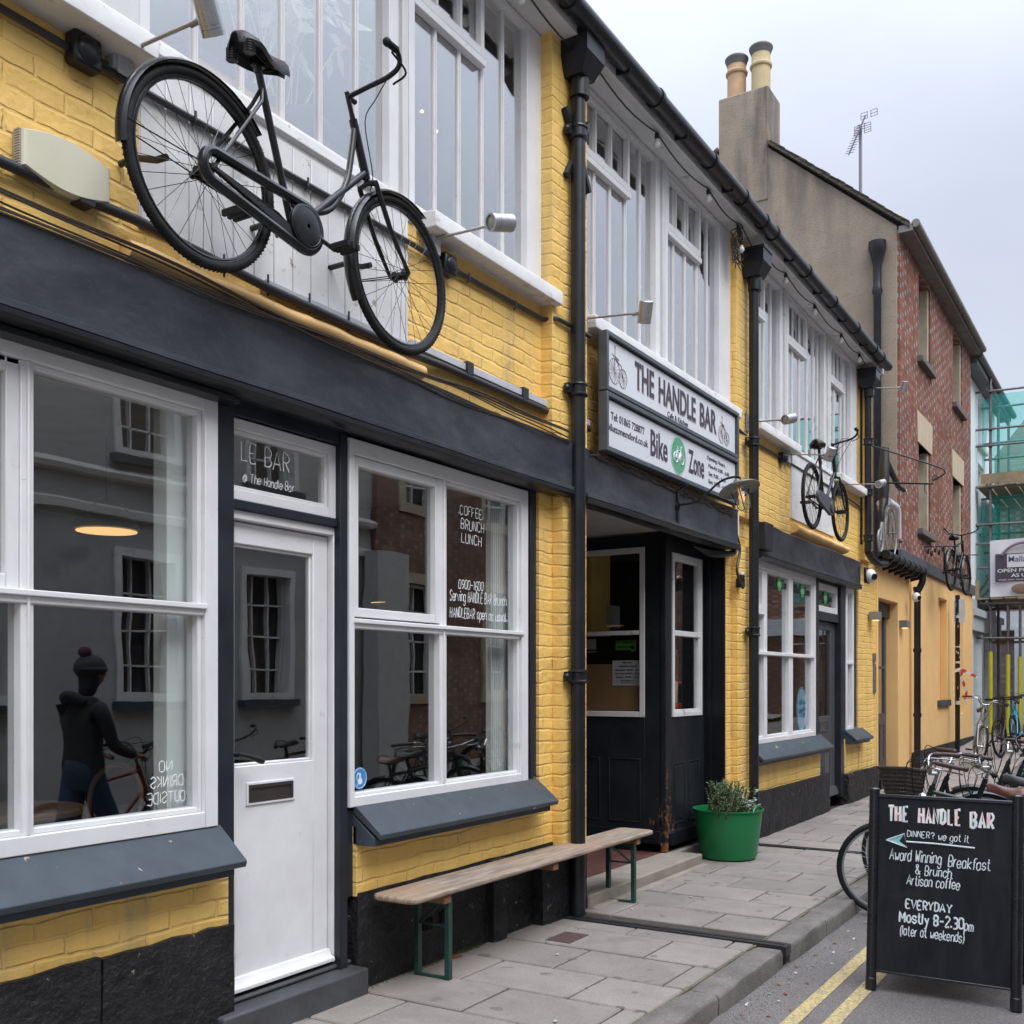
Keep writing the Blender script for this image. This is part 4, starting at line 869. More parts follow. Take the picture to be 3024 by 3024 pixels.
# alarm box
al = thing('alarm_box', 'cream curved alarm box on the yellow wall left of the big bicycle', 'alarm box', (2.31, 0, 3.3))
def alarm_prof(e, w_, h_):
    pts = []
    for i in range(25): t = i/24; x = -w_+2*w_*t; pts.append((x, h_*(.66+.34*math.sin(math.pi*t))))
    for i in range(25): t = i/24; x = w_-2*w_*t; pts.append((x, -h_*(.66+.34*math.sin(math.pi*t))))
    return pts
m = MB(); pr = alarm_prof(0, .175, .095); m.prism([(2.32+a, 3.315+c) for a, c in pr], 1, -.03, 0); m.build('back_plate', pm('alarm_grey', (.35, .33, .28), rough=.4), al)
m = MB(); n = len(pr); rings = [(1.0, -.03), (1.0, -.045), (.985, -.056), (.94, -.062)]; v = [(2.32+a*s_, y_, 3.315+c*s_) for s_, y_ in rings for a, c in pr]
m.add(v, [(i*n+k, i*n+(k+1) % n, (i+1)*n+(k+1) % n, (i+1)*n+k) for i in range(3) for k in range(n)]+[tuple(3*n+k for k in range(n))]); m.build('cover', pm('alarm_cream', (.62, .60, .47), (.56, .54, .41), .35, 3), al)
m = MB()
for k in range(14): z = 3.375-k*.009; m.box(2.137, 2.15, -.05, -.02, z-.003, z+.002)
m.build('light_strip', pm('alarm_lens', (.42, .40, .36), rough=.2), al)

# ---------------------------------------------------------------- festoon lights
fs = thing('festoon_lights', 'string of small white globe bulbs on a black cable under the eaves', 'string lights', (9, -.14, 5.55))
bx = [2.2, 3.2, 4.2, 5.24, 6.17, 7.18, 8.22, 9.02, 9.62, 10.31, 11.34, 12.44, 13.31, 14.1]; m = MB(); pts = []
for a, c in zip(bx[:-1], bx[1:]):
    for i in range(8): t = i/8; pts.append((a+(c-a)*t, -.15, 5.575-.055*math.sin(math.pi*t)+(-.07 if a > 9 and a < 9.6 else 0)*t))
m.tube(pts, .006, 6); m.build('cable', pm('black_cable', (.03,)*3), fs)
for x in bx:
    z = 5.575 if x != 9.02 else 5.44
    m = MB(); m.lathe([(.008, 0), (.017, -.008), (.017, -.045), (.013, -.05)], (x, -.15, z), 'z', 12); k_ = m.build('lamp_holder', IRON, fs)
    m = MB(); m.ball((x, -.15, z-.085), .027, 1, 1, 1.15, 16, 12); m.bar((x, -.15, z-.045), (x, -.15, z-.07), .014, 12); m.build('bulb', pm('opal_bulb', (.72, .72, .70), rough=.2), fs)
# tangle at the second hopper
m = MB()
for k in range(9):
    a = [Vector((9.0+random.uniform(-.1, .15), -.12+random.uniform(-.03, .03), 5.58-i*.07+random.uniform(-.03, .03))) for i in range(6)]; m.tube(smooth(a, 4), .005, 5)
m.tube(smooth([(8.98, -.1, 3.9), (8.97, -.09, 3.3), (9.0, -.1, 2.9), (9.12, -.1, 2.7), (9.05, -.1, 2.5), (9.15, -.12, 2.35)], 5), .013, 6)
for k in range(5): m.tube(smooth([(9.1, -.09, 2.72-.006*k), (8.9, -.07-.01*k, 2.66-.01*k), (8.6, -.02, 2.64-.012*k), (8.4, .05, 2.66)], 5), .006, 5)
tag(m.build('cable_tangle', MATS['black_cable']), 'tangle of black cables beside the second downpipe and sign end', 'cable')
s_ = thing('wall_sensor', 'small domed sensor on the yellow pier by the second downpipe', 'sensor', (9.2, -.1, 2.3))
MB().box(9.13, 9.20, -.12, -.06, 2.36, 2.44).lathe([(.03, 0), (.03, .05), (.02, .06)], (9.165, -.1, 2.42), 'z', 16).build('sensor_body', IRON, s_); m = MB(); m.ball((9.165, -.10, 2.475), .028); m.build('sensor_dome', pm('smoky_dome', (.4, .4, .42), rough=.15), s_)

# ---------------------------------------------------------------- shop sign
sg = thing('shop_sign', 'long white two row shop sign of The Handle Bar and Bike Zone over the entrance', 'sign', (7.6, -.15, 3.06))
m = MB(); x0, x1, yf = 6.29, 8.87, -.185; FR = pm('grey_sign_frame', (.085, .10, .115), (.06, .07, .082), .4, 8)
m.frame(x0, x1, 3.46, 3.86, .03, yf, -.12); m.frame(x0, x1, 3.055, 3.452, .03, yf, -.12); m.box(x0+.01, x1-.01, -.125, -.11, 3.06, 3.855); m.build('sign_frame', FR, sg, bevel=.003)
m = MB(); m.frame(x0+.03, x1-.03, 3.49, 3.83, .012, yf+.022, -.13); m.frame(x0+.03, x1-.03, 3.085, 3.422, .012, yf+.022, -.13); m.build('sign_rebate', pm('black_rebate', (.015, .013, .02), rough=.5), sg)
SP = pm('sign_face', (.66, .67, .72), (.62, .63, .68), .3, 2)
up = MB().box(x0+.03, x1-.03, -.160, -.125, 3.49, 3.83).build('sign_face', SP, sg); lo = MB().box(x0+.03, x1-.03, -.160, -.125, 3.085, 3.422).build('sign_face', SP, sg)
INK = pm('sign_ink_aubergine', (.055, .045, .075), rough=.5); SHD = pm('sign_ink_sand', (.45, .40, .36), rough=.5); y = -.1605
def words(m, dx=0, dz=0, yy=y):
    for s, a, c, z, h in (('THE', 6.775, 7.10, 3.588, .19), ('HANDLE', 7.187, 7.91, 3.584, .185), ('BAR', 8.003, 8.37, 3.582, .182)): type_text(m, s, (a+dx, yy, z+dz), UX, UZ, h, c-a, .019)
m = MB(); words(m, .010, -.008, y+.0008); m.build('sign_lettering_shadow', SHD, up)
m = MB(); words(m, 0, 0, y-.0008); type_text(m, 'Cafe & Kitchen', (7.35, y, 3.508), UX, UZ, .042, .40, .002); m.build('sign_lettering', INK, up)
for s_, x_, z_, h_, w_, bo2 in (('Tel: 01865 728877', 6.395, 3.285, .052, .54, .003), ('bikezoneoxford.co.uk', 6.345, 3.205, .05, .65, .002), ('Bike', 7.042, 3.165, .185, .31, .018), ('Zone', 7.765, 3.165, .178, .33, .018), ('Opening Hours:', 8.16, 3.335, .032, .42, .001), ('Mon-Fri: 8.00 - 6.00', 8.195, 3.272, .032, .48, .001), ('Sat: 9.00 - 6.00', 8.195, 3.208, .032, .395, .001), ('Sun: 10.30 - 4.30', 8.195, 3.145, .032, .425, .001)):
    m = MB(); type_text(m, s_, (x_, y, z_), UX, UZ, h_, w_, bo2); m.build('sign_lettering', INK, lo)
cx, cz = 7.562, 3.252
m = MB(); m.lathe([(.150, 0), (.150, -.001)], (cx, y, cz), 'y', 48); ri = m.build('logo_disc', pm('logo_teal_edge', (.10, .45, .33), rough=.4), lo)
m = MB(); m.lathe([(.146, 0), (.146, -.0012)], (cx, y-.0008, cz), 'y', 48); m.build('logo_ring', SP, lo); m = MB(); m.lathe([(.138, 0), (.138, -.0012)], (cx, y-.002, cz), 'y', 48); m.build('logo_ground', pm('logo_green', (.10, .36, .20), rough=.4), lo)
def little_bike(m, cx, cz, s, y, r):
    m.torus((cx-.42*s, y, cz-.2*s), .27*s, r, 'y', 28, 5); m.torus((cx+.42*s, y, cz-.2*s), .27*s, r, 'y', 28, 5)
    for a in ([(-.42, -.2), (-.2, .22), (.26, .26), (.42, -.2)], [(-.42, -.2), (-.02, -.22), (.26, .26)], [(-.24, .38), (-.02, -.22)], [(.28, .24), (.26, .44), (.42, .50)], [(-.34, .40), (-.14, .38)]): m.tube([(cx+p*s, y, cz+q*s) for p, q in a], r, 6)
m = MB(); little_bike(m, cx, cz+.005, .14, y-.0035, .0055); m.build('logo_bicycle', SP, lo)
def velocipede(m, cx, cz, s, y):
    for dx, rr, n in ((0, .5, 16), (.78, .38, 14)):
        c = (cx+dx*s, cz-(0 if dx == 0 else .12)*s); m.torus((c[0], y, c[1]), rr*s, .0022, 'y', 36, 4)
        for k in range(n): a = 2*math.pi*k/n; m.bar((c[0]+.05*s*math.cos(a), y, c[1]+.05*s*math.sin(a)), (c[0]+rr*s*math.cos(a), y, c[1]+rr*s*math.sin(a)), .0010, 4)
    for a in ([(0, 0), (.05, .62), (.05, 1.0)], [(.05, .60), (.35, .42), (.62, .36), (.78, -.12)], [(-.18, .66), (-.05, .58), (.14, .62)], [(-.02, 1.02), (.06, 1.0), (.10, .94)], [(.2, .60), (.42, .52)]): m.tube([(cx+p*s, y, cz+q*s) for p, q in a], .0024, 5)
for x_, z_, q_ in ((6.447, 3.622, .17), (8.50, 3.605, .15)): m = MB(); velocipede(m, x_, z_, q_, y-.001); m.build('velocipede_drawing', pm('drawing_brown', (.22, .18, .19), rough=.6), up)

# ---------------------------------------------------------------- lantern on swan neck
LX = 7.62; ln = thing('wall_lantern', 'old wide brimmed glass lantern hanging on a curved arm beneath the sign', 'lantern', (LX, -.12, 2.88))
m = MB(); m.box(LX-.015, LX+.015, -.14, -.12, 2.74, 3.0); m.lathe([(.03, 0), (.03, -.02)], (LX, -.12, 2.87), 'y', 14)
hx = LX; hy = -.62
m.tube(smooth([(hx, -.13, 2.88), (hx, -.30, 2.90), (hx, -.48, 3.03), (hx, hy, 3.05), (hx, hy-.01, 3.0)], 6), .009, 8); m.tube(smooth([(hx, -.14, 2.99), (hx, -.2, 3.04), (hx, -.18, 2.92)], 5), .006, 6); m.build('bracket', IRON, ln)
lc = Vector((hx, hy, 2.985)); dd = Vector((-.12, -.30, -.95)).normalized()
m = MB(); m.lathe_dir([(.02, -.05), (.035, -.03), (.045, 0), (.14, .018), (.155, .03), (.155, .036), (.13, .028), (.04, .02)], lc, dd, 36); m.build('shade', pm('galvanised_enamel', (.20, .19, .16), (.10, .095, .085), .35, 12, metal=.5), ln)
m = MB(); m.lathe_dir([(.033, .03), (.05, .035), (.052, .10), (.045, .16), (.034, .185), (.02, .19)], lc, dd, 24); m.build('glass_jar', glass_mat('lantern_glass', .06, .6, (.93, .95, .95), 0, 1), ln)
m = MB(); q = dd.to_track_quat('Z', 'Y')
for k in range(3):
    a = 2*math.pi*k/3+.4; e = q @ Vector((math.cos(a), math.sin(a), 0)); m.tube([lc+dd*.03+e*.075, lc+dd*.17+e*.05, lc+dd*.20+e*.03, lc+dd*.195], .004, 6)
m.build('wire_cage', IRON, ln); m = MB(); m.lathe_dir([(.012, .03), (.012, .07), (.022, .09), (.024, .11), (.012, .135)], lc, dd, 14); m.build('bulb', emit('amber_bulb', (.9, .5, .18), .5), ln)

# pendant lamps inside, over the tables
def pendant(x, y, z, r, label, st):
    t = thing('pendant_lamp', label, 'pendant lamp', (x, y, z), 'pendant lamps seen through the windows')
    m = MB(); m.lathe([(r, 0), (r*.96, .03), (r*.5, .12), (.03, .17)], (x, y, z+.004), 'z', 32); m.bar((x, y, z+.17), (x, y, 2.8), .005, 6); m.build('lamp_shade', pm('black_shade', (.02,)*3, rough=.5), t)
    m = MB(); m.lathe([(r*.93, 0), (r*.93, .003)], (x, y, z-.004), 'z', 32); m.build('lit_underside', emit('warm_lamp', (1.0, .58, .22), st), t)
a = W(315, 1568, 1.4); pendant(a[0], 1.4, a[1], .165, 'glowing orange pendant lamp seen through the left shop window', .9)
a = W(1134, 1780, 1.6); pendant(a[0], 1.6, a[1], .105, 'small glowing pendant lamp seen through the window with chalk lettering', 1.1)
a = W(1727, 1725, 1.9); pendant(a[0], 1.9, a[1], .12, 'dim pendant lamp at the far left inside the bike shop entrance', .3)

# ---------------------------------------------------------------- things standing in the rooms behind the glass
pb_ = thing('side_board', 'light brown wooden board standing behind the upper window above the big bicycle', 'board', (3.15, .22, 3.1)); PBM = pm('light_board', (.88, .58, .28), (.78, .48, .21), .6, 6)
m = MB(); m.box(2.99, 3.52, .085, .11, 3.12, 4.11); m.build('panel', PBM, pb_); m = MB(); m.box(2.96, 3.56, .075, .12, 4.11, 4.15); m.build('top_rail', pm('dark_rail', (.03, .03, .035), rough=.5), pb_)
bo_ = thing('window_seat', 'dark upholstered seat back behind the upper window near the bicycle handlebar', 'seat', (4.0, .3, 3.1)); m = MB(); m.tube([(3.60, .16, 4.14), (3.75, .15, 4.20), (4.0, .15, 4.15), (4.19, .15, 4.10)], [.05, .07, .06, .05], 12); m.box(3.64, 4.19, .10, .3, 3.12, 4.12); m.build('cushion', pm('dark_upholstery', (.02, .02, .024), rough=.6), bo_)
hp = thing('house_plant', 'pale leafed house plant behind the upper window above the big bicycle', 'plant', (3.55, .45, 3.1)); m = MB(); random.seed(5)
for k in range(26):
    b_ = Vector((3.5+random.uniform(-.05, .3), .24, 4.2)); tp = b_+Vector((random.uniform(-.7, .6), random.uniform(-.12, .15), random.uniform(.3, 1.0))); md = b_.lerp(tp, .55)+Vector((0, 0, .22)); q = smooth([b_, md, tp], 6); m.tube(q, .004, 4)
    for p_ in q[5:]: d_ = Vector((random.uniform(-1, 1), random.uniform(-.3, .3), random.uniform(-.8, .4))).normalized()*random.uniform(.07, .14); s2 = Vector((-d_.z, 0, d_.x))*.22; m.add([p_, p_+d_*.5-s2, p_+d_, p_+d_*.5+s2], [(0, 1, 2, 3)])
m.build('foliage', pm('pale_leaf', (.75, .82, .62), (.62, .70, .48), .5, 10), hp); MB().lathe([(.12, 3.9), (.15, 4.2)], (3.6, .30, 0), 'z', 20).build('pot', pm('plant_pot', (.3, .28, .26), rough=.6), hp)
fl_ = thing('fairy_lights', 'tiny warm fairy lights glimmering behind the tall upper windows', 'fairy lights', (5, .9, 5.3)); m = MB()
for x in (4.9, 5.15, 5.3, 6.4, 6.9, 7.2, 8.0, 8.3, 10.3, 11.5, 12.0): m.ball((x, .5, 4.95+.12*math.sin(x*3)), .008, seg=8, rings=5)
build_each(m, 'light_bead', emit('fairy_amber', (1, .55, .2), 9), fl_); m = MB(); m.tube([(4.6+i*.2, .51, 4.95+.12*math.sin((4.6+i*.2)*3)) for i in range(40)], .0015, 4); m.build('wire', pm('fairy_wire', (.2, .2, .2)), fl_)
def cafe_table(x, y, label):
    t = thing('cafe_table', label, 'table', (x, y, .13)); m = MB(); m.lathe([(.33, .86), (.34, .87), (.34, .89), (.33, .90)], (x, y, 0), 'z', 28); m.build('table_top', pm('cafe_oak', (.32, .19, .10), rough=.45), t); m = MB(); m.bar((x, y, .15), (x, y, .86), .03, 10); m.lathe([(.22, .13), (.2, .15)], (x, y, 0), 'z', 20); m.build('pedestal', IRON, t)
def cafe_chair(x, y, rz, label):
    t = thing('cafe_chair', label, 'chair', (0, 0, 0), 'cafe chairs inside the windows'); WDM = pm('bent_beech', (.22, .12, .06), rough=.4); m = MB(); m.lathe([(.19, .44), (.20, .46), (.19, .475)], (0, 0, 0), 'z', 24); m.build('seat', WDM, t)
    for a_, b_ in ((-.14, -.14), (.14, -.14), (-.14, .14), (.14, .14)): MB().tube([(a_, b_, .45), (a_*1.25, b_*1.25, 0)], .014, 8).build('leg', WDM, t)
    MB().tube(smooth([(-.16, .15, .46), (-.17, .2, .8), (0, .22, .92), (.17, .2, .8), (.16, .15, .46)], 6), .014, 8).build('backrest', WDM, t); t.location = (x, y, .13); t.rotation_euler = (0, 0, R(rz))
cafe_table(3.0, 1.35, 'round oak table inside the left shop window'); cafe_table(5.3, 1.5, 'round oak table inside the chalk lettered window')
cafe_chair(2.4, 1.3, 90, 'bentwood chair left of the table inside the left shop window'); cafe_chair(3.55, 1.5, -80, 'bentwood chair right of the table inside the left shop window'); cafe_chair(4.75, 1.2, 70, 'bentwood chair inside the chalk lettered window'); cafe_chair(5.6, 2.2, 200, 'bentwood chair deeper inside behind the chalk lettered window')
# ================================================================== LOW LINK BUILDING WITH DOOR
lk = thing('link_building', 'low smooth yellow rendered entrance between the cafe and the brick house', 'building', (15.6, 0, .05))
m = MB(); m.box(14.86, 14.93, -.02, .4, .0, 3.12); m.box(16.22, 17.02, -.02, .4, .0, 3.12); m.box(14.93, 16.22, -.02, .4, 2.67, 3.12); m.box(14.86, 17.0, .4, 3.0, 0, 3.1); m.build('wall', YELS, lk, bevel=.01)
MB().box(14.86, 17.1, -.10, 3.0, 3.125, 3.16).build('roof', pm('lead_roof', (.12, .12, .13), rough=.6), lk)
m = MB(); m.box(14.95, 15.15, .10, .2, .2, 2.65); m.box(15.15, 16.2, .10, .2, 2.45, 2.65); m.box(14.93, 16.22, -.06, .3, .0, .16); m.build('door_frame', DARKD, lk)
m = MB(); m.box(15.15, 16.15, .14, .18, .18, 1.05); m.box(15.15, 15.27, .14, .18, 1.05, 2.45); m.box(16.03, 16.15, .14, .18, 1.05, 2.45); m.box(15.27, 16.03, .14, .18, 1.70, 1.74); m.frame(15.3, 15.6, .35, .9, .02, .13, .15); m.frame(15.7, 16.0, .35, .9, .02, .13, .15)
d = m.build('door', pm('blue_black_door', (.045, .055, .068), rough=.4), lk, bevel=.004); pane(15.27, 16.03, 1.05, 2.45, .16, d)
MB().frame(15.3, 16.1, .10, .16, .02, .05, .1).build('sill_bar', WHITE, lk)
m = MB(); g2 = (-.20, 3.215); m.tube([(14.55, *g2), (17.2, *g2)], .055, 14)
for i in range(7): x = 14.8+i*.38; m.tube([(x-.02, *g2), (x+.02, *g2)], .064, 14); m.prism([(-.02, 3.2), (-.24, 3.16), (-.2, 3.10), (-.02, 3.06)], 0, x-.02, x+.02)
m.build('gutter', IRON, lk)
m = MB(); m.tube(smooth([(17.1, -.2, 3.2), (17.1, -.19, 3.05), (17.1, -.12, 2.9)], 5)+[(17.1, -.12, .15)], .05, 14)
for z in (2.95, 2.0, 1.0): m.tube([(17.1, -.12, z-.03), (17.1, -.12, z+.03)], .062, 14)
m.build('downpipe', IRON, lk)
def wall_lamp(x, z, label):
    t = thing('wall_lamp', label, 'wall lamp', (x, -.08, z), 'square wall lamps beside the dark door'); MB().box(x-.10, x+.10, -.14, -.02, z-.055, z+.055).build('lamp_body', pm('brushed_grey', (.30, .29, .28), rough=.35, metal=.5), t, bevel=.004)
    MB().box(x-.05, x+.05, -.12, -.05, z-.062, z-.056).build('lamp_glow', emit('warm_glow', (1, .55, .2), 1.5), t)
wall_lamp(14.48, 2.39, 'square grey lamp on the yellow brick pier left of the dark blue door'); wall_lamp(16.35, 2.37, 'square grey lamp right of the dark blue door')
def camera_dome(x, y, z, label, s, box=True):
    t = thing('security_camera', label, 'security camera', (x, y, z), 'white dome security cameras')
    if box: MB().box(x-s, x+s, y, y+.03, z-s, z+s).build('mounting_box', IRON, t, bevel=.006)
    m = MB(); m.ball((x-.01, y-.03, z-.005), s*.85, 1, .9, 1, 20, 12); m.build('housing', pm('camera_white', (.65, .66, .68), rough=.3), t)
    dv_ = Vector((-.55, -.8, -.25)).normalized(); c = Vector((x-.01, y-.03, z-.005))+dv_*s*.62; m = MB(); m.lathe_dir([(s*.42, 0), (s*.42, s*.2), (s*.3, s*.26)], c, dv_, 18); m.build('lens', pm('lens_black', (.01,)*3, rough=.1), t)
camera_dome(13.72, -.16, 2.86, 'white round security camera on the end of the charcoal fascia', .10); camera_dome(16.75, -.14, 2.80, 'white security camera beneath the low gutter end', .085, False)
ic = thing('intercom', 'narrow steel door intercom panel left of the dark blue door', 'intercom', (14.74, 0, 1.6)); MB().box(14.66, 14.80, -.02, 0, 1.78, 1.90).build('call_plate', pm('grey_plate', (.16, .14, .13), rough=.4), ic, bevel=.003)
m = MB().box(14.68, 14.80, -.02, 0, 1.36, 1.76); m.build('button_panel', pm('grey_plate', (.16,)*3), ic, bevel=.003); m = MB()
for z in (1.42, 1.56, 1.64, 1.72): m.lathe([(.015, 0), (.015, -.005)], (14.74, -.02, z), 'y', 12)
m.build('button', STEEL, ic)

# ================================================================== BRICK HOUSE
GX = 16.38; bh = thing('brick_house', 'tall chequered red brick house with rendered gable and chimney beyond the cafe', 'house', (19.8, 0, .2))
RB = flemish('chequered_brick', (.20, .055, .030), (.30, .10, .048), (.34, .30, .27), (.09, .065, .052))
def wall_holes(m, x0, x1, z0, z1, holes, y0=0.0, y1=.35):
    """wall slab with rectangular openings, holes grouped in columns"""
    cols = sorted(set((h[0], h[1]) for h in holes)); x = x0
    for a, c in cols:
        m.box(x, a, y0, y1, z0, z1); zz = z0
        for h in sorted([h for h in holes if (h[0], h[1]) == (a, c)], key=lambda q: q[2]): m.box(a, c, y0, y1, zz, h[2]); zz = h[3]
        m.box(a, c, y0, y1, zz, z1); x = c
    m.box(x, x1, y0, y1, z0, z1)
hol = [(17.82, 18.80, 3.98, 5.36), (17.82, 18.80, 6.75, 8.10), (21.1, 22.15, 3.98, 5.36), (21.1, 22.15, 6.75, 8.10)]
m = MB(); wall_holes(m, GX+.006, 23.25, 3.50, 8.28, hol, -.004, .35); m.build('wall', RB, bh)
def render_mat():
    m_, n, l, bs = new_mat('roughcast_render'); co = objco(n); mp_ = n.new('ShaderNodeMapping'); mp_.inputs['Scale'].default_value = (1, 1, .18); l.new(co, mp_.inputs[0])
    a = ramp(n, l, noise(n, l, co, 1.3, 6, .65), [(.3, (.255, .205, .155)), (.7, (.345, .285, .22))])
    st = ramp(n, l, noise(n, l, mp_.outputs[0], 2.1, 5, .6), [(.42, (0,)*3), (.60, (.9,)*3)])
    s = n.new('ShaderNodeSeparateXYZ'); l.new(co, s.inputs[0]); hi = n.new('ShaderNodeMapRange'); l.new(s.outputs[2], hi.inputs[0]); hi.inputs[1].default_value = 7.5; hi.inputs[2].default_value = 10.0
    a = mixc(n, l, mth(n, l, 'MULTIPLY', st, mth(n, l, 'ADD', hi.outputs[0], .15)), a, (.13, .11, .095))
    li = ramp(n, l, noise(n, l, co, 4, 6, .75), [(.60, (0,)*3), (.72, (.8,)*3)]); tp = n.new('ShaderNodeMapRange'); l.new(s.outputs[2], tp.inputs[0]); tp.inputs[1].default_value = 10.2; tp.inputs[2].default_value = 11.0
    a = mixc(n, l, mth(n, l, 'MULTIPLY', li, tp.outputs[0]), a, (.34, .24, .08))
    sp = ramp(n, l, noise(n, l, co, 22, 4, .8), [(.56, (0,)*3), (.66, (.55,)*3)]); a = mixc(n, l, sp, a, (.17, .14, .11))
    l.new(a, bs.inputs['Base Color']); bs.inputs['Roughness'].default_value = .9; bump(n, l, bs, noise(n, l, co, 45, 5, .75), .8, .02); return m_
RM = render_mat()
m = MB(); prof = [(0.03, 0), (6.0, 0), (6.0, 8.0), (2.42, 10.40), (0.03, 8.33)]; m.prism(prof, 0, GX, GX+.3); m.build('gable_wall', RM, bh, bevel=.01)
m = MB(); m.hexa([(GX-.012, 2.0, 9.2), (GX+.62, 2.0, 9.2), (GX+.62, 2.83, 9.2), (GX-.012, 2.83, 9.2)], [(GX-.012, 2.0, 11.03), (GX+.62, 2.0, 11.03), (GX+.62, 2.83, 11.03), (GX-.012, 2.83, 11.03)])
ch = m.build('chimney', RM, bh, bevel=.02)
for yy, zt, r_, mt in ((2.63, 11.80, .155, pm('buff_pot', (.47, .31, .17), (.38, .25, .14), .75, 6)), (2.22, 11.86, .155, pm('cream_pot', (.50, .39, .21), (.42, .33, .18), .75, 6))):
    m = MB(); m.lathe([(r_, 11.0), (r_*.98, 11.5), (r_*1.12, 11.51), (r_*1.16, 11.54), (r_*1.05, 11.56), (r_*.98, 11.58), (r_*.98, zt-.14)], (GX+.3, yy, 0), 'z', 28); po = m.build('chimney_pot', mt, ch)
    MB().lathe([(r_*1.0, zt-.14), (r_*1.18, zt-.06), (r_*1.24, zt-.045), (r_*1.24, zt-.025), (r_*1.1, zt)], (GX+.3, yy, 0), 'z', 28).build('pot_rim', pm('grey_pot_rim', (.14, .14, .14), rough=.7), po)
# roofs
def roofmat():
    m_, n, l, bs = new_mat('mossy_tiles'); co = objco(n); bt = n.new('ShaderNodeTexBrick'); s = n.new('ShaderNodeSeparateXYZ'); l.new(co, s.inputs[0]); cb = n.new('ShaderNodeCombineXYZ'); l.new(s.outputs[0], cb.inputs[0]); l.new(s.outputs[2], cb.inputs[1]); l.new(cb.outputs[0], bt.inputs[0])
    bt.inputs['Scale'].default_value = 1; bt.inputs['Brick Width'].default_value = .18; bt.inputs['Row Height'].default_value = .09; bt.inputs['Mortar Size'].default_value = .006
    bt.inputs['Color1'].default_value = (.13, .10, .08, 1); bt.inputs['Color2'].default_value = (.08, .065, .055, 1); bt.inputs['Mortar'].default_value = (.02, .02, .02, 1)
    mo = ramp(n, l, noise(n, l, co, 7, 5, .7), [(.5, (0,)*3), (.62, (.8,)*3)]); l.new(mixc(n, l, mo, bt.outputs[0], (.10, .11, .06)), bs.inputs['Base Color']); bs.inputs['Roughness'].default_value = .9; bump(n, l, bs, bt.outputs['Fac'], -.8, .02); return m_
RF = roofmat()
m = MB()
def slab(m, a, b_, c, d_, t=.06): m.add([*a, *b_] if False else [a, b_, c, d_]+[(p[0], p[1], p[2]-t) for p in (a, b_, c, d_)], [(0, 1, 2, 3), (7, 6, 5, 4), (0, 4, 5, 1), (1, 5, 6, 2), (2, 6, 7, 3), (3, 7, 4, 0)])
slab(m, (GX+.63, -.16, 8.31), (23.35, -.16, 8.31), (23.35, 2.42, 10.50), (GX+.63, 2.42, 10.50)); slab(m, (GX+.63, 2.42, 10.50), (23.35, 2.42, 10.50), (23.35, 6.2, 8.0), (GX+.63, 6.2, 8.0))
slab(m, (GX-.07, -.16, 8.31), (GX+.63, -.16, 8.31), (GX+.63, 2.0, 10.14), (GX-.07, 2.0, 10.14)); slab(m, (GX-.07, 2.83, 10.23), (GX+.63, 2.83, 10.23), (GX+.63, 6.2, 8.0), (GX-.07, 6.2, 8.0))
for i in range(18):      # uneven tile edges along the verge
    t = i/18; y_ = -.16+2.1*t; z_ = 8.31+1.78*t; h_ = random.uniform(.012, .032); m.hexa([(GX-.09+random.uniform(0, .02), y_, z_), (GX+.2, y_, z_), (GX+.2, y_+.125, z_+.10), (GX-.09, y_+.125, z_+.10)], [(GX-.09, y_, z_+h_), (GX+.2, y_, z_+h_), (GX+.2, y_+.125, z_+.10+h_), (GX-.09, y_+.125, z_+.10+h_)])
m.build('roof', RF, bh)
m = MB(); m.box(GX-.05, 23.3, -.20, .0, 8.20, 8.30); m.tube([(GX-.05, -.24, 8.30), (23.3, -.24, 8.30)], .06, 12); m.build('eaves', pm('grey_eaves', (.22, .20, .18), (.14, .13, .12), .7, 6), bh)
for a, c, z0, z1 in hol:
    m = MB(); m.box(a-.01, a+.12, .02, .30, z0, z1); m.box(c-.12, c+.01, .02, .30, z0, z1); fr = MB().box(a-.01, a+.12, .02, .30, z0, z1).build('window', STONE, bh, bevel=.005); MB().box(c-.12, c+.01, .02, .30, z0, z1).build('jamb', STONE, fr, bevel=.005)
    MB().box(a-.10, c+.12, -.09, .3, z0-.10, z0).build('sill', pm('dark_stone_sill', (.13, .115, .10), rough=.85), fr, bevel=.01); MB().frame(a+.12, c-.12, z0, z1, .06, .22, .28).box(a+.12, c-.12, .23, .27, (z0+z1)/2-.02, (z0+z1)/2+.02).build('frame', WHITE, fr); pane(a+.15, c-.15, z0+.05, z1-.05, .25, fr)
    if z1 < 6: m = MB(); [m.hexa([(a-.12+k*(c-a+.24)/4+.004, -.02, z1), (a-.12+(k+1)*(c-a+.24)/4-.004, -.02, z1), (a-.12+(k+1)*(c-a+.24)/4-.004, .3, z1), (a-.12+k*(c-a+.24)/4+.004, .3, z1)], [(a-.12+k*(c-a+.24)/4+.004+(k-2)*.02, -.02, z1+.50), (a-.12+(k+1)*(c-a+.24)/4-.004+(k-1)*.02, -.02, z1+.50), (a-.12+(k+1)*(c-a+.24)/4-.004+(k-1)*.02, .3, z1+.50), (a-.12+k*(c-a+.24)/4+.004+(k-2)*.02, .3, z1+.50)]) for k in range(4)]; m.build('lintel', pm('buff_lintel', (.50, .41, .30), (.44, .36, .26), .8, 5), fr, bevel=.004)
    MB().box(a-.2, c+.2, .36, 1.2, z0-.3, z1+.3).build('dark_room', pm('dark_room_m', (.03,)*3), fr)
MB().box(GX-.03, 23.55, -.05, .3, 3.30, 3.50).box(GX-.03, GX+.4, .0, 1.5, 3.30, 3.50).build('string_course', pm('grey_band', (.085, .09, .10), (.06, .065, .075), .5, 4), bh, bevel=.01)
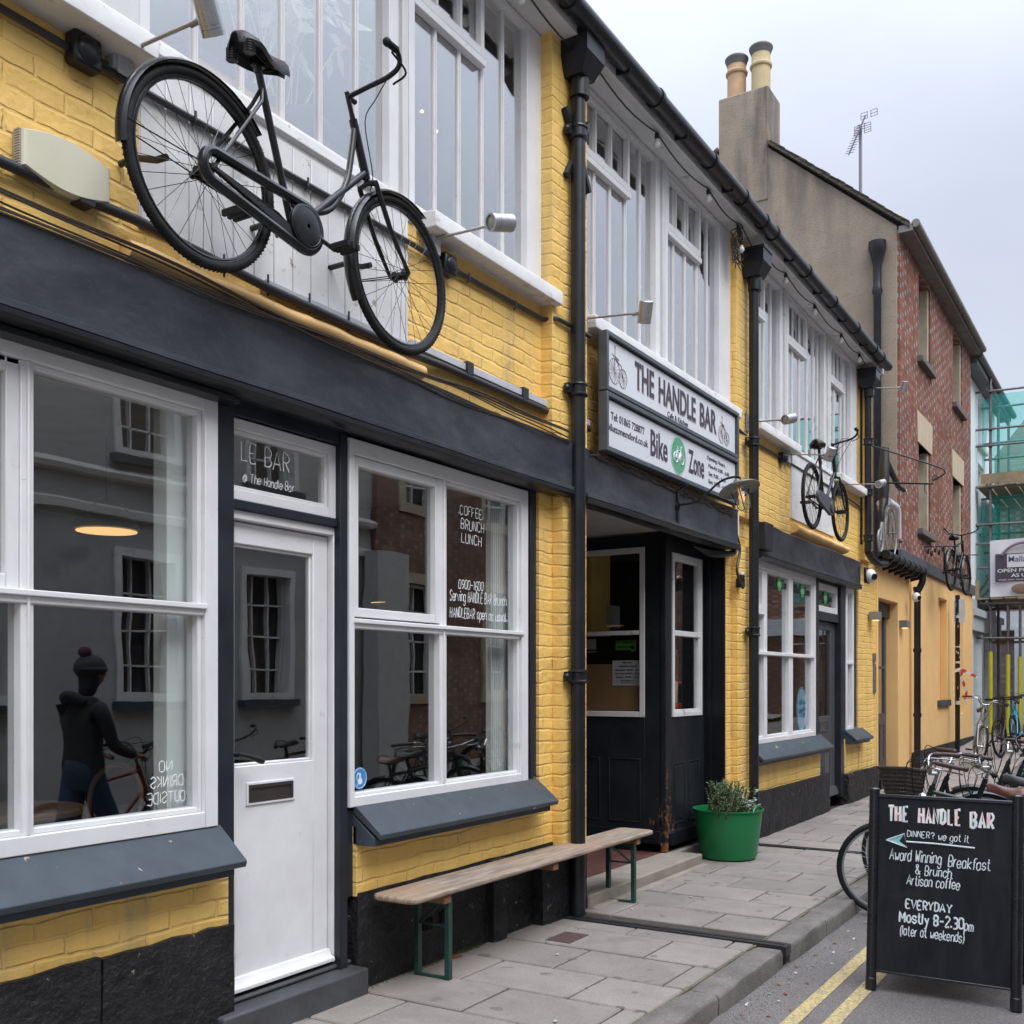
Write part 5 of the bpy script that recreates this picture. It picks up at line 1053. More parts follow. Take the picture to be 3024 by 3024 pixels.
m = MB(); wall_holes(m, 17.3, 23.5, .0, 3.30, [(19.62, 20.5, 1.14+.05, 3.0), (22.0, 22.38, .9, 3.0)], 0, .12); m.box(17.3, 23.5, .12, .35, 0, 3.3); m.box(17.02, 17.3, .06, .35, 0, 3.3); m.build('lower_wall', YELS, bh, bevel=.008)
MB().box(19.5, 20.65, -.05, .1, 1.08, 1.19).build('recess_sill', SLATE, bh, bevel=.01); MB().box(17.3, 23.5, -.03, .0, .0, .40).build('plinth', PLINTH, bh)
# second rainwater pipe on the gable corner
m = MB(); a = W(2578, 720, -.0); xg, yg = GX-.08, .10
m.lathe([(.055, 3.4), (.055, 7.3), (.08, 7.38), (.06, 7.45), (.06, 7.75), (.11, 7.95), (.13, 8.02), (.13, 8.12)], (xg, .30, 0), 'z', 14); m.build('downpipe', IRON, bh)
# aerial
ae = thing('tv_aerial', 'tall television aerial mast behind the mossy roof slope', 'aerial', (19, 1.19, 9.6)); G_ = pm('weathered_aluminium', (.20, .19, .23), rough=.5, metal=.4)
MB().bar((19, 1.19, 9.3), (19, 1.19, 11.32), .028, 10).build('mast', G_, ae)
m = MB(); bd = Vector((-.05, .40, -.90)).normalized(); p0 = Vector((18.95, 1.09, 11.47)); m.tube([p0, p0+bd*.70], .014, 6)
for k in range(12): c = p0+bd*(.16+k*.046); e = Vector((0, 1, .0)); m.tube([c-e*.075, c+e*.075], .006, 5)
for (cy_, cz_, w_, h_, nn_) in ((1.03, 11.47, .14, .055, 3), (1.14, 11.24, .14, .08, 5)):
    for s_ in (-1, 1):
        for k in range(nn_): z = cz_-h_+2*h_*k/(nn_-1); m.tube([(18.95, cy_+s_*.02, z), (18.95, cy_+s_*w_, z+s_*-.012)], .006, 4)
        m.tube([(18.95, cy_+s_*w_, cz_-h_), (18.95, cy_+s_*w_, cz_+h_)], .006, 4); m.tube([(18.95, cy_+s_*.03, cz_-h_), (18.95, cy_+s_*.03, cz_+h_)], .006, 4)
m.build('antenna', G_, ae)

# ================================================================== WHITE HOUSE, FAR HOUSE AND SCAFFOLD
PB = pm('pale_blue_render', (.70, .76, .80), (.64, .71, .75), .7, 2)
wh = thing('white_house', 'pale blue white rendered house behind the scaffold at the far right', 'house', (25.7, .2, .35))
m = MB(); wall_holes(m, 23.27, 28.0, 3.3, 8.1, [(25.3, 26.3, 4.9, 6.4), (25.3, 26.3, 6.8, 7.9)], .14, .5); m.box(23.27, 28, .5, 5, 3.3, 8.1); m.build('wall', PB, wh)
m = MB(); slab(m, (23.3, -.1, 8.25), (29.0, -.1, 8.25), (29.0, 2.6, 10.2), (23.3, 2.6, 10.2)); m.build('roof', RF, wh)
m = MB(); m.box(23.3, 29.0, -.12, .14, 8.05, 8.22); m.tube([(23.3, -.16, 8.22), (29.2, -.16, 8.22)], .07, 10); m.build('eaves', pm('eaves_grey_dark', (.10, .10, .11), rough=.6), wh)
for z0, z1 in ((4.9, 6.4), (6.8, 7.9)): q = MB().frame(25.3, 26.3, z0, z1, .07, .2, .26).build('window', WHITE, wh); pane(25.35, 26.25, z0+.05, z1-.05, .24, q); MB().box(25.2, 26.4, .06, .2, z0-.08, z0).build('sill', WPOST, q)
GR = pm('shopfront_grey', (.42, .46, .49), (.36, .4, .43), .5, 3)
m = MB(); m.box(23.52, 28, .12, 4.9, .0, 2.6); m.box(23.5, 28.0, -.02, .3, 2.6, 2.9); m.box(23.5, 28, -.08, .3, 2.9, 3.05); m.box(23.6, 28, .1, .5, 3.05, 3.3); m.build('shopfront', GR, wh)
m = MB(); m.box(23.75, 24.1, .06, .14, .3, 2.55); m.box(25.0, 25.25, .02, .14, .3, 2.55); m.box(26.2, 26.5, .02, .14, .3, 2.55); build_each(m, 'pilaster', pm('pilaster_white', (.60, .64, .68), rough=.5), wh); MB().box(24.2, 24.9, .10, .13, .6, 2.4).build('pane', glass_lo(), wh)
fh = thing('far_house', 'brick house with green tinted tiled hipped roof behind the scaffold netting', 'house', (34, -2, .5))
m = MB(); m.box(31, 40, -7.2, 1.0, 0, 6.6); m.build('wall', flemish('far_brick', (.26, .09, .06), (.34, .13, .09), (.40, .34, .30), (.2, .17, .15)), fh)
m = MB(); m.add([(30.6, -7.5, 6.6), (30.6, 1.2, 6.6), (34, .0, 9.3), (34, -6.2, 9.3), (40, -7.5, 6.6), (40, 1.2, 6.6)], [(0, 1, 2, 3), (1, 5, 2), (0, 3, 4), (2, 5, 4, 3), (0, 4, 5, 1)]); m.build('roof', RF, fh)
m = MB(); m.box(30.85, 31.0, -7.2, 1, 2.9, 3.4); m.box(30.8, 31, -1.4, -1.1, .3, 3); m.box(30.8, 31, -2.9, -2.6, .3, 3); m.box(30.8, 31, -.3, 0.0, .3, 3); m.build('shopfront', pm('pilaster_white', (.6,)*3), fh)
MB().box(30.93, 30.98, -7, .9, .3, 2.9).build('shop_window', glass_lo(), fh)
sc = thing('scaffolding', 'tube scaffolding with plank decks and green netting in front of the white house', 'scaffold', (25, -.6, .35))
ST = pm('scaffold_tube', (.19, .175, .17), (.12, .105, .11), .5, 8, metal=.4); m = MB(); XS = 25.0
for y_, zt in ((-.153, 8.15), (-1.9, 8.3), (-3.6, 8.3)):
    for x_ in (XS, XS+1.3, XS+3.2): m.bar((x_, y_, .35), (x_, y_, zt if x_ == XS else 7.9), .030, 8)
build_each(m, 'upright', ST, sc)
m = MB()
for z, yl in ((7.80, .20), (6.98, .23), (6.62, .19), (4.90, .21), (4.48, .21), (3.95, .10), (3.18, .26), (2.42, .20), (5.72, .2)):
    m.bar((XS-.05, yl, z+.06), (XS-.05, -4.2, z-.02), .026, 8); m.bar((XS+1.25, yl, z), (XS+1.25, -4.2, z), .026, 8)
    if z in (5.72, 3.18, 7.8): [m.bar((XS-.2, y_, z+.08), (XS+3.6, y_, z+.08), .026, 8) for y_ in (-.1, -1.0, -1.9, -2.8, -3.6)]
m.bar((XS+.05, .1, 3.3), (XS+.05, -1.9, 5.6), .026, 8); m.bar((XS+.05, -1.9, 3.3), (XS+.05, -3.6, 5.6), .026, 8); m.bar((XS+.05, .2, 3.25), (XS+.05, -.15, 3.9), .026, 8); build_each(m, 'ledger', ST, sc)
m = MB()
for z in (7.80, 6.98, 6.62, 4.90, 4.48, 3.18, 2.42, 5.72): m.ball((XS-.02, -.153, z+.05), .05, seg=8, rings=5)
build_each(m, 'coupler', IRON, sc); WD = pm('scaffold_plank', (.30, .22, .13), (.20, .15, .09), .8, 5)
m = MB()
for z in (5.76, 3.30):
    for k in range(16): m.box(XS-.15, XS+3.5, .1-k*.27-.24, .1-k*.27, z+random.uniform(0, .02), z+.04+random.uniform(0, .02))
m.box(XS-.1, XS-.06, -4.2, .03, 5.83, 6.05); m.box(XS-.1, XS-.06, .06, .2, 3.3, 3.75); m.build('plank_deck', WD, sc)
def netmat():
    m_, n, l, bs = new_mat('green_debris_netting'); n.remove(bs); o = n['Material Output']; co = objco(n)
    t = n.new('ShaderNodeBsdfTransparent'); t.inputs[0].default_value = (.66, .97, .94, 1); dd_ = n.new('ShaderNodeBsdfDiffuse'); dd_.inputs[0].default_value = (.07, .52, .46, 1); tr = n.new('ShaderNodeBsdfTranslucent'); tr.inputs[0].default_value = (.12, .80, .74, 1)
    a = n.new('ShaderNodeMixShader'); a.inputs[0].default_value = .5; l.new(dd_.outputs[0], a.inputs[1]); l.new(tr.outputs[0], a.inputs[2]); k = ramp(n, l, noise(n, l, co, 1.3, 4, .6, .8), [(.3, (.17,)*3), (.7, (.40,)*3)])
    b_ = n.new('ShaderNodeMixShader'); l.new(k, b_.inputs[0]); l.new(t.outputs[0], b_.inputs[1]); l.new(a.outputs[0], b_.inputs[2]); l.new(b_.outputs[0], o.inputs[0]); return m_
NM = netmat()
def drape(m, x, ya, yb, za, zb, amp=.05, ny=16, nz=12, taper=0):
    v = []
    for i in range(nz+1):
        for k in range(ny+1):
            t = i/nz; s_ = k/ny; y_ = ya+(yb-ya)*(s_*(1-taper*t)); v.append((x+amp*math.sin(s_*11+t*2)*(1-.3*t)+.03*math.sin(t*9), y_, za+(zb-za)*t))
    m.add(v, [(i*(ny+1)+k, i*(ny+1)+k+1, (i+1)*(ny+1)+k+1, (i+1)*(ny+1)+k) for i in range(nz) for k in range(ny)], True)
m = MB(); drape(m, XS+.05, -.16, -4.2, 7.80, 5.86, .04); drape(m, XS+.1, -.12, -4.2, 5.6, 3.35, .05); drape(m, XS+.02, .03, -.16, 7.7, 6.0, .05, taper=.8); drape(m, XS+.12, .1, -.35, 5.4, 3.3, .06, taper=-.2); build_each(m, 'netting', NM, sc)
YF = pm('yellow_foam', (.50, .47, .02), rough=.6); m = MB(); [m.bar((XS, y_, .40), (XS, y_, 2.18), .048, 12) for y_ in (-.153, -1.9)]; build_each(m, 'foam_sleeve', YF, sc)
m = MB(); m.bar((XS+.0, -.50, .4), (XS+.0, -.50, 3.2), .03, 8); m.bar((XS+.0, -.74, .4), (XS+.0, -.74, 3.2), .03, 8); build_each(m, 'upright', ST, sc); m = MB(); m.bar((XS, -.50, .4), (XS, -.50, 2.11), .046, 12); m.bar((XS, -.74, .4), (XS, -.74, 2.06), .046, 12); build_each(m, 'foam_sleeve', YF, sc)
bn = thing('banner', 'white fabric banner reading OPEN FOR BUSINESS AS USUAL tied to the scaffold', 'banner', (24.9, -.9, 3.3)); XB = 24.88
m = MB(); v = []; ny, nz = 20, 12
for i in range(nz+1):
    for k in range(ny+1): t = i/nz; s_ = k/ny; v.append((XB+.02*math.sin(s_*14+t*5), -.16-2.3*s_, 3.36+1.22*t+.03*math.sin(s_*3.1)-.06*s_*(1-t)))
m.add(v, [(i*(ny+1)+k, i*(ny+1)+k+1, (i+1)*(ny+1)+k+1, (i+1)*(ny+1)+k) for i in range(nz) for k in range(ny)], True); m.build('cloth', pm('banner_white', (.62, .60, .63), (.56, .54, .57), .6, 3), bn)
m = MB(); m.box(XB-.035, XB-.03, -2.4, -.27, 3.68, 4.28); m.build('dark_panel', pm('banner_plum', (.055, .045, .065), rough=.6), bn)
m = MB(); m.box(XB-.042, XB-.038, -2.2, -.50, 3.98, 4.26); m.build('white_panel', pm('banner_white', (.6,)*3), bn)
VU = (0, -1, 0); m = MB(); type_text(m, 'Mallams', (XB-.044, -.53, 4.10), VU, UZ, .12, .55, .01); m.build('banner_lettering', pm('banner_navy', (.08, .10, .22), rough=.6), bn)
m = MB(); type_text(m, 'OPEN FOR BUSINESS', (XB-.040, -.31, 3.88), VU, UZ, .075, 1.35, .02); type_text(m, 'AS USUAL', (XB-.040, -.58, 3.77), VU, UZ, .075, .62, .02); type_text(m, 'Visit our new website', (XB-.040, -.33, 3.705), VU, UZ, .03, .8, .01); m.build('banner_lettering', pm('banner_text_white', (.62,)*3, rough=.6), bn)
m = MB(); m.tube([(XB-.05, -.85+.50*math.cos(R(a_)), 4.06+.44*math.sin(R(a_))) for a_ in range(25, 178, 8)], .028, 6); m.build('arch_motif', pm('banner_mauve', (.22, .16, .19), rough=.6), bn); m = MB(); m.ball((XB-.04, -.80, 3.52), .16, .1, 1.4, .7); m.build('brown_motif', pm('banner_brown', (.20, .13, .09), rough=.6), bn)

# ================================================================== OPPOSITE SIDE OF THE STREET (seen in the glass)
op = thing('grey_townhouse', 'grey rendered townhouse across the street, mirrored in the cafe windows', 'house', (4, -7.6, 0)); OR = pm('grey_stucco', (.36, .36, .35), (.29, .29, .285), .8, 1.5, speck=(1.2, .6, (.25, .25, .245)))
hol2 = []
for xc in (-6.6, -4.4, -2.2, 0, 2.2, 4.4, 6.6, 8.9, 11.1): hol2 += [(xc-.42, xc+.42, 1.25, 3.10), (xc-.42, xc+.42, 4.30, 6.0)]
m = MB(); wall_holes(m, -9, 13.3, 0, 7.6, hol2, -7.9, -7.5); m.build('wall', OR, op); MB().box(-9, 13.3, -14, -8.3, 0, 7.6).build('rear_block', OR, op)
m = MB(); m.prism([(-7.5, 3.98), (-7.40, 4.0), (-7.38, 4.06), (-7.42, 4.1), (-7.5, 4.14)], 0, -9, 13.3); m.prism([(-7.5, 3.5), (-7.43, 3.52), (-7.43, 3.62), (-7.5, 3.66)], 0, -9, 13.3); m.prism([(-7.5, 7.35), (-7.25, 7.45), (-7.25, 7.65), (-7.5, 7.65)], 0, -9, 13.4); m.build('cornice', pm('cornice_stone', (.50, .49, .46), rough=.7), op)
for a, c, z0, z1 in hol2:
    m = MB(); m.frame(a-.09, c+.09, z0, z1+.06, .10, -7.6, -7.46); m.frame(a, c, z0, z1, .04, -7.72, -7.62)
    for x_ in (a+.28, c-.28): m.box(x_-.012, x_+.012, -7.70, -7.64, z0, z1)
    for k in (1, 2, 3): m.box(a, c, -7.70, -7.64, z0+(z1-z0)*k/4-.012, z0+(z1-z0)*k/4+.012)
    q = m.build('window', WPOST, op); MB().box(a, c, -7.76, -7.74, z0, z1).build('pane', pm('dark_pane', (.03, .033, .036), rough=.08), q); MB().box(a-.14, c+.14, -7.5, -7.38, z0-.1, z0).build('sill', SLATE, q)
ob = thing('brown_townhouse', 'brown brick townhouse with stone window surrounds across the street', 'house', (20, -7.6, 0)); hol3 = []
for xc in (14.5, 17.0, 19.5, 22.0, 24.5): hol3 += [(xc-.45, xc+.45, 1.2, 3.2), (xc-.45, xc+.45, 4.4, 6.4)]
m = MB(); wall_holes(m, 13.3, 30, 0, 7.9, hol3, -7.8, -7.4); m.build('wall', flemish('brown_brick', (.16, .085, .06), (.24, .13, .09), (.30, .22, .17), (.12, .10, .085)), ob); MB().box(13.3, 30, -14, -8.2, 0, 7.9).build('rear_block', OR, ob)
for a, c, z0, z1 in hol3:
    m = MB(); m.frame(a-.18, c+.18, z0-.05, z1+.18, .18, -7.5, -7.36); q = m.build('window', STONE, ob); m = MB(); m.frame(a, c, z0, z1, .05, -7.62, -7.54)
    for k in (1, 2, 3): m.box(a, c, -7.60, -7.55, z0+(z1-z0)*k/4-.014, z0+(z1-z0)*k/4+.014)
    m.box((a+c)/2-.012, (a+c)/2+.012, -7.6, -7.55, z0, z1); m.build('frame', WHITE, q); MB().box(a, c, -7.68, -7.66, z0, z1).build('pane', MATS['dark_pane'], q)
MB().box(13.0, 13.8, -7.4, -7.1, 0, 3.6).build('pillar', pm('pillar_stone', (.42, .42, .41), rough=.8), ob)
# ================================================================== BICYCLES
def wheel(par, c, Rw, rim_m, tyre_m, steerM=None, spokes=32, tr=.019, label=None):
    m = MB(); m.torus((0, 0, 0), Rw-.036, .010, 'y', 48, 8); m.torus((0, .006, 0), Rw-.044, .006, 'y', 48, 5); m.torus((0, -.006, 0), Rw-.044, .006, 'y', 48, 5)
    m.tube([(0, -.055, 0), (0, -.03, 0), (0, .03, 0), (0, .055, 0)], [.008, .018, .018, .008], 12); m.lathe([(.026, -.030), (.026, -.026)], (0, 0, 0), 'y', 16); m.lathe([(.026, .026), (.026, .030)], (0, 0, 0), 'y', 16)
    for k in range(spokes):
        a = 2*math.pi*k/spokes; s_ = 1 if k % 2 else -1; b_ = a+(1.15 if (k//2) % 2 else -1.15); m.bar((.024*math.cos(b_), .028*s_, .024*math.sin(b_)), ((Rw-.04)*math.cos(a), 0, (Rw-.04)*math.sin(a)), .0014, 4)
    M = (steerM or Matrix()) @ Matrix.Translation((c[0], 0, c[1])); m.xform(M); w_ = m.build('wheel', rim_m, par)
    t = MB(); t.torus((0, 0, 0), Rw-tr, tr, 'y', 56, 10)
    for k in range(110):
        a = 2*math.pi*k/110; t.add([((Rw-.001)*math.cos(a+d_), y_, (Rw-.001)*math.sin(a+d_)) for d_, y_ in ((0, -.011), (.016, -.009), (.016, .011), (0, .009))]+[((Rw+.0015)*math.cos(a+d_), y_, (Rw+.0015)*math.sin(a+d_)) for d_, y_ in ((0, -.010), (.014, -.008), (.014, .010), (0, .008))], [(0, 1, 5, 4), (1, 2, 6, 5), (2, 3, 7, 6), (3, 0, 4, 7), (4, 5, 6, 7)])
    t.xform(M).build('tyre', tyre_m, w_); return w_
def mudguard(par, c, Rw, a0, a1, mat, M=None):
    m = MB(); n = 26; v = []; S_ = 6
    for i in range(n+1):
        a = R(a0+(a1-a0)*i/n)
        for k in range(S_+1): s_ = -1+2*k/S_; rr = Rw+.022-.016*s_*s_; v.append((rr*math.cos(a), .032*s_, rr*math.sin(a)))
    o = len(v); v += [(x*.992, y*.9, z*.992) for x, y, z in v]
    f = [(i*(S_+1)+k, (i+1)*(S_+1)+k, (i+1)*(S_+1)+k+1, i*(S_+1)+k+1) for i in range(n) for k in range(S_)]; f += [tuple(q+o for q in reversed(t)) for t in f]
    m.add(v, f, True)
    for s_ in (-1, 1): m.bar((0, .05*s_, 0), ((Rw+.005)*math.cos(R(a1-12)), .03*s_, (Rw+.005)*math.sin(R(a1-12))), .0028, 5)
    m.xform((M or Matrix()) @ Matrix.Translation((c[0], 0, c[1]))); return m.build('mudguard', mat, par)
def saddle_mesh(par, x, z, mat, w_=.085, L=.27, drop=.0):
    m = MB(); v = []; n, S_ = 14, 10
    for i in range(n+1):
        t = i/n; xx = x-.12+L*t; hw = w_*(1-.06*(1-t)**6*10)*(1.0 if t < .25 else max(.16, 1-1.25*(t-.25)**.8)); zz = z+.012*math.cos(t*6.2)*1.0+.010*t
        if t < .06: hw *= .75
        for k in range(S_+1): s_ = -1+2*k/S_; v.append((xx, hw*s_, zz-.045*abs(s_)**3-(.01 if t in (0, 1) else 0)))
        for k in range(S_+1): s_ = 1-2*k/S_; v.append((xx, hw*s_*.9, zz-.045*abs(s_)**3-.016))
    q = 2*(S_+1); f = [(i*q+k, (i+1)*q+k, (i+1)*q+(k+1) % q, i*q+(k+1) % q) for i in range(n) for k in range(q)]+[tuple(range(q)), tuple(n*q+k for k in range(q-1, -1, -1))]
    m.add(v, f, True); s = m.build('saddle', mat, par); m = MB()
    for s_ in (-1, 1): m.tube(smooth([(x-.11, .045*s_, z-.03), (x-.02, .028*s_, z-.055), (x+.06, .02*s_, z-.055), (x+.13, .01*s_, z-.02)], 4), .004, 6)
    if mat == SADB:
        for s_ in (-1, 1): m.lathe([(.020, -.080), (.020, -.035)], (x-.085, .048*s_, z), 'z', 10)
        for k in range(5): [m.torus((x-.085, .048*s_, z-.078+k*.010), .020, .0035, 'z', 12, 4) for s_ in (-1, 1)]
    m.box(x-.02, x+.03, -.02, .02, z-.075, z-.045); m.build('saddle_rails', BIKEB, s); return s
SADB = pm('black_saddle_leather', (.022, .020, .019), rough=.5); SADBR = pm('brown_saddle_leather', (.115, .042, .028), (.075, .025, .016), .32, 12)
def bicycle(label, cat='bicycle', group=None, fm=BIKEB, style='loop', Rw=.34, wb=1.15, chaincase=True, guards=True, bars='swept', both=True, rim=BIKEB, saddle=SADB, grip=None, barm=None, steer=0, basket=False, tyre=RUBBER, lampf=False, guardm=None, hz=0, case2=False):
    t = thing('bicycle', label, cat, (0, 0, 0), group); z0 = Rw; grip = grip or RUBBER; barm = barm or fm; guardm = guardm or fm
    P = lambda x, z, y=0: (x, y, z0+z); k = wb/1.18; hx = lambda x: x*k
    head_t, head_b, crown = Vector(P(hx(.85), .57)), Vector(P(hx(.935), .36)), Vector(P(hx(.965), .335-.36+.36+.0)); ax = (head_t-head_b).normalized()
    SM = Matrix.Translation(head_b) @ Matrix.Rotation(R(steer), 4, ax) @ Matrix.Translation(-head_b)
    m = MB(); sc_, bb = P(hx(.30), .46), P(hx(.47), -.05)
    m.bar(bb, P(hx(.27), .54), .0155, 12); m.bar(head_t+ax*.01, head_b-ax*.01, .019, 12)
    if style == 'loop':
        m.tube(smooth([tuple(head_t-ax*.02), P(hx(.835), .42), P(hx(.80), .28), P(hx(.70), .13), P(hx(.56), .065), P(hx(.43), .06)], 6), .0145, 12); m.bar(tuple(head_b+ax*.02), bb, .0155, 12); m.bar(P(hx(.70), .13), P(hx(.745), .185), .010, 8)
    else: m.bar(tuple(head_t-ax*.03), P(hx(.31), .44), .0155, 12); m.bar(tuple(head_b+ax*.03), bb, .017, 12)
    for s_ in (-1, 1):
        m.tube([sc_, P(hx(.27), .38, .028*s_), P(0, 0, .055*s_)], .008, 8); m.tube([bb, P(hx(.35), -.035, .035*s_), P(0, 0, .055*s_)], .009, 8); m.lathe([(.016, .050*s_), (.016, .062*s_)], P(0, 0), 'y', 10)
    m.lathe([(.021, -.035), (.021, .035)], bb, 'y', 14); m.build('frame', fm, t)
    fh_ = Vector(P(wb, 0)); m = MB(); cr = head_b-ax*.035; m.bar(cr-ax*.0, head_t+ax*.03, .012, 8); m.tube([cr+Vector((0, -.05, 0)), cr+ax*.012, cr+Vector((0, .05, 0))], .014, 8)
    for s_ in (-1, 1): m.tube(smooth([tuple(cr+Vector((0, .047*s_, 0))), tuple(cr.lerp(fh_, .5)+Vector((-.02, .05*s_, 0))), tuple(cr.lerp(fh_, .8)+Vector((-.012, .052*s_, 0))), tuple(fh_+Vector((0, .054*s_, 0)))], 4), [.012]*4+[.011]*4+[.009]*4+[.008], 8)
    m.xform(SM).build('fork', fm, t)
    wheel(t, (0, z0), Rw, rim, tyre); wheel(t, (wb, z0), Rw, rim, tyre, SM)
    if guards: mudguard(t, (0, z0), Rw, 42, 188, guardm); mudguard(t, (wb, z0), Rw, 62, 214 if chaincase else 190, guardm, SM)
    m = MB(); m.bar(P(hx(.272), .50), P(hx(.262), .545), .012, 8); m.build('seat_post', CHROME if barm is CHROME else fm, t); saddle_mesh(t, hx(.27), z0+.60, saddle, w_=.10, L=.29)
    st = head_t+ax*.12; m = MB(); m.bar(tuple(head_t), tuple(st), .011, 10); m.tube([st-ax*.02, st-ax*.02+Vector((.05, 0, 0))], .012, 8); c = st-ax*.02+Vector((.05, 0, .0))
    gl = []; cb_ = MB()
    for s_ in ((-1, 1) if both else (-1,)):
        if bars == 'swept': pts = [c-Vector((.05, 0, 0)), c+Vector((-.03, .10*s_, .025)), c+Vector((-.01, .195*s_, .05)), c+Vector((-.0, .245*s_, .09)), c+Vector((-.045, .265*s_, .125)), c+Vector((-.11, .265*s_, .125))]; g = pts[-2:]
        elif bars == 'rise': pts = [c, c+Vector((.0, .07*s_, .02)), c+Vector((0, .12*s_, .08)), c+Vector((-.03, .20*s_, .10)), c+Vector((-.12, .27*s_, .09)), c+Vector((-.2, .30*s_, .08))]; g = pts[-3:]
        else: pts = [c, c+Vector((0, .10*s_, .0)), c+Vector((-.01, .20*s_, .015)), c+Vector((-.03, .30*s_, .015))]; g = [c.lerp(pts[-1], .62), pts[-1]]
        m.tube(smooth(pts, 5), .011, 10); gl.append(g)
        if bars != 'flat': m.tube(smooth([pts[2]+Vector((.03, 0, -.02)), pts[3]+Vector((.02, .02*s_, -.03)), pts[-1]+Vector((.02, .01*s_, -.035))], 5), .005, 6)
        else: m.tube([pts[1]+Vector((.02, .03*s_, -.01)), pts[2]+Vector((.05, .02*s_, -.03)), pts[3]+Vector((.04, -.01*s_, -.03))], .005, 6)
        cb_.tube(smooth([pts[2], pts[1]+Vector((.05, 0, -.03)), head_t+Vector((.055, .02*s_, .02)), head_b+Vector((.035, .01*s_, .03)), head_b+Vector((.03, .0, -.05))], 4), .0025, 5)
        if barm is CHROME or not guards: cb_.tube(smooth([pts[2]+Vector((.02, 0, 0)), pts[1]+Vector((.14, -.05*s_, .05)), head_t+Vector((.16, -.03*s_, -.06)), head_b+Vector((.02, 0, .02))], 5), .003, 5); cb_.tube(smooth([pts[3], pts[2]+Vector((.10, 0, .04)), head_t+Vector((.12, .06*s_, -.02)), head_b+Vector((-.02, 0, .0))], 5), .003, 5)
    h = m.xform(SM).build('handlebar', barm, t)
    cb_.xform(SM).build('brake_cable', RUBBER, h)
    for g in gl: m = MB(); g = [Vector(q) for q in g]; m.tube(smooth(g, 4) if len(g) > 2 else g, .0155, 12); m.ball(tuple(g[-1]), .019, seg=10, rings=6); m.xform(SM).build('grip', grip, h)
    m = MB(); yk = -.062
    m.lathe([(.085, yk), (.085, yk-.006)], bb, 'y', 28)
    for s_, an in ((-1, -14), (1, 166)):
        e = (bb[0]+.17*math.cos(R(an)), s_*.085, bb[2]+.17*math.sin(R(an))); m.tube([(bb[0], s_*.07, bb[2]), e], [.012, .009], 8)
    m.bar((bb[0], -.09, bb[2]), (bb[0], .09, bb[2]), .009, 8)
    ck = m.build('crankset', STEEL if barm is CHROME else fm, t)
    for s_, an in ((-1, -14), (1, 166)):
        e = (bb[0]+.17*math.cos(R(an)), s_*.085, bb[2]+.17*math.sin(R(an))); m = MB()
        for d_ in (-.040, -.010, .020): m.box(e[0]+d_-.002, e[0]+d_+.014, s_*.095, s_*.19, e[2]-.012, e[2]+.012)
        m.bar(e, (e[0], s_*.185, e[2]), .006, 6); m.build('pedal', RUBBER, ck)
    if chaincase:
        rc, rb = .056, .090; n = 16; poly = []
        r0 = (-.0, z0+.0); b0 = (bb[0], bb[2]); an = math.atan2(b0[1]-r0[1], b0[0]-r0[0])
        for i in range(n+1): a = an+R(95)+R(170)*i/n; poly.append((r0[0]+rc*math.cos(a), r0[1]+rc*math.sin(a)))
        for i in range(n+1): a = an-R(95)+R(190)*i/n; poly.append((b0[0]+rb*math.cos(a), b0[1]+rb*math.sin(a)))
        m = MB()
        if not case2:
            # open centred case: a rim following the chain, like two arms joined by a disc
            m.tube([(p[0], yk, p[1]) for p in poly], .021, 8, closed=True); inner = [(p[0]*.97+.012, p[1]) for p in poly]
            m.lathe([(rb*.98, yk-.004), (rb*.98, yk-.020), (rb*.55, yk-.028), (.02, yk-.028)], (b0[0], 0, b0[1]), 'y', 36)
            for q in (.88, .72): m.torus((b0[0], yk-.022, b0[1]), rb*q, .003, 'y', 32, 5)
            m.prism([(r0[0]-.02, r0[1]-rc*.2), (b0[0], b0[1]-rb*.95), (b0[0], b0[1]-rb*.45), (r0[0]+.05, r0[1]-rc*.7+.03)], 1, yk-.012, yk+.006)
        else: m.prism(poly, 1, yk-.022, yk+.01); m.lathe([(.06, yk-.022), (.058, yk-.034), (.03, yk-.036)], (b0[0], 0, b0[1]), 'y', 24)
        m.build('chaincase', fm if not case2 else pm('dull_grey_case', (.07, .075, .085), rough=.5), t, bevel=.003)
    else:
        m = MB(); m.tube([(0, yk, z0+.04), (bb[0], yk, bb[2]+.084)], .005, 5); m.tube([(0, yk, z0-.04), (bb[0], yk, bb[2]-.084)], .005, 5); m.lathe([(.04, yk), (.04, yk-.008)], (0, 0, z0), 'y', 18); m.build('chain', STEEL, t)
    if basket:
        m = MB(); bx0 = wb+.02; bz = z0+.38
        for k in range(9):
            z_ = bz+.03*k; e = .006*k; q = [(bx0-.08-e*.3, -.105-e), (bx0+.08+e, -.10-e), (bx0+.08+e, .10+e), (bx0-.08-e*.3, .105+e)]
            m.tube([(a_, b_, z_) for a_, b_ in q], .009 if k < 8 else .014, 6, closed=True)
            for i in range(4):
                a_, b_ = Vector(q[i]), Vector(q[(i+1) % 4])
                if k < 8: [m.bar((*a_.lerp(b_, s_), z_), (*a_.lerp(b_, s_), z_+.032), .007, 4) for s_ in [j/9 for j in range(9)]]
        m.box(bx0-.08, bx0+.08, -.10, .10, bz-.01, bz); m.xform(SM).build('basket', pm('dark_wicker', (.035, .024, .018), (.02, .014, .01), .7, 40), t)
    if lampf: m = MB(); m.lathe([(.01, -.03), (.035, 0), (.035, .03)], (head_b.x+.09, 0, head_b.z+.06), 'x', 16); m.xform(SM).build('headlamp', CHROME, t)
    return t
def put(t, x, y, z, rz=0, rx=0): t.location = (x, y, z); t.rotation_euler = (rx, 0, R(rz)); return t

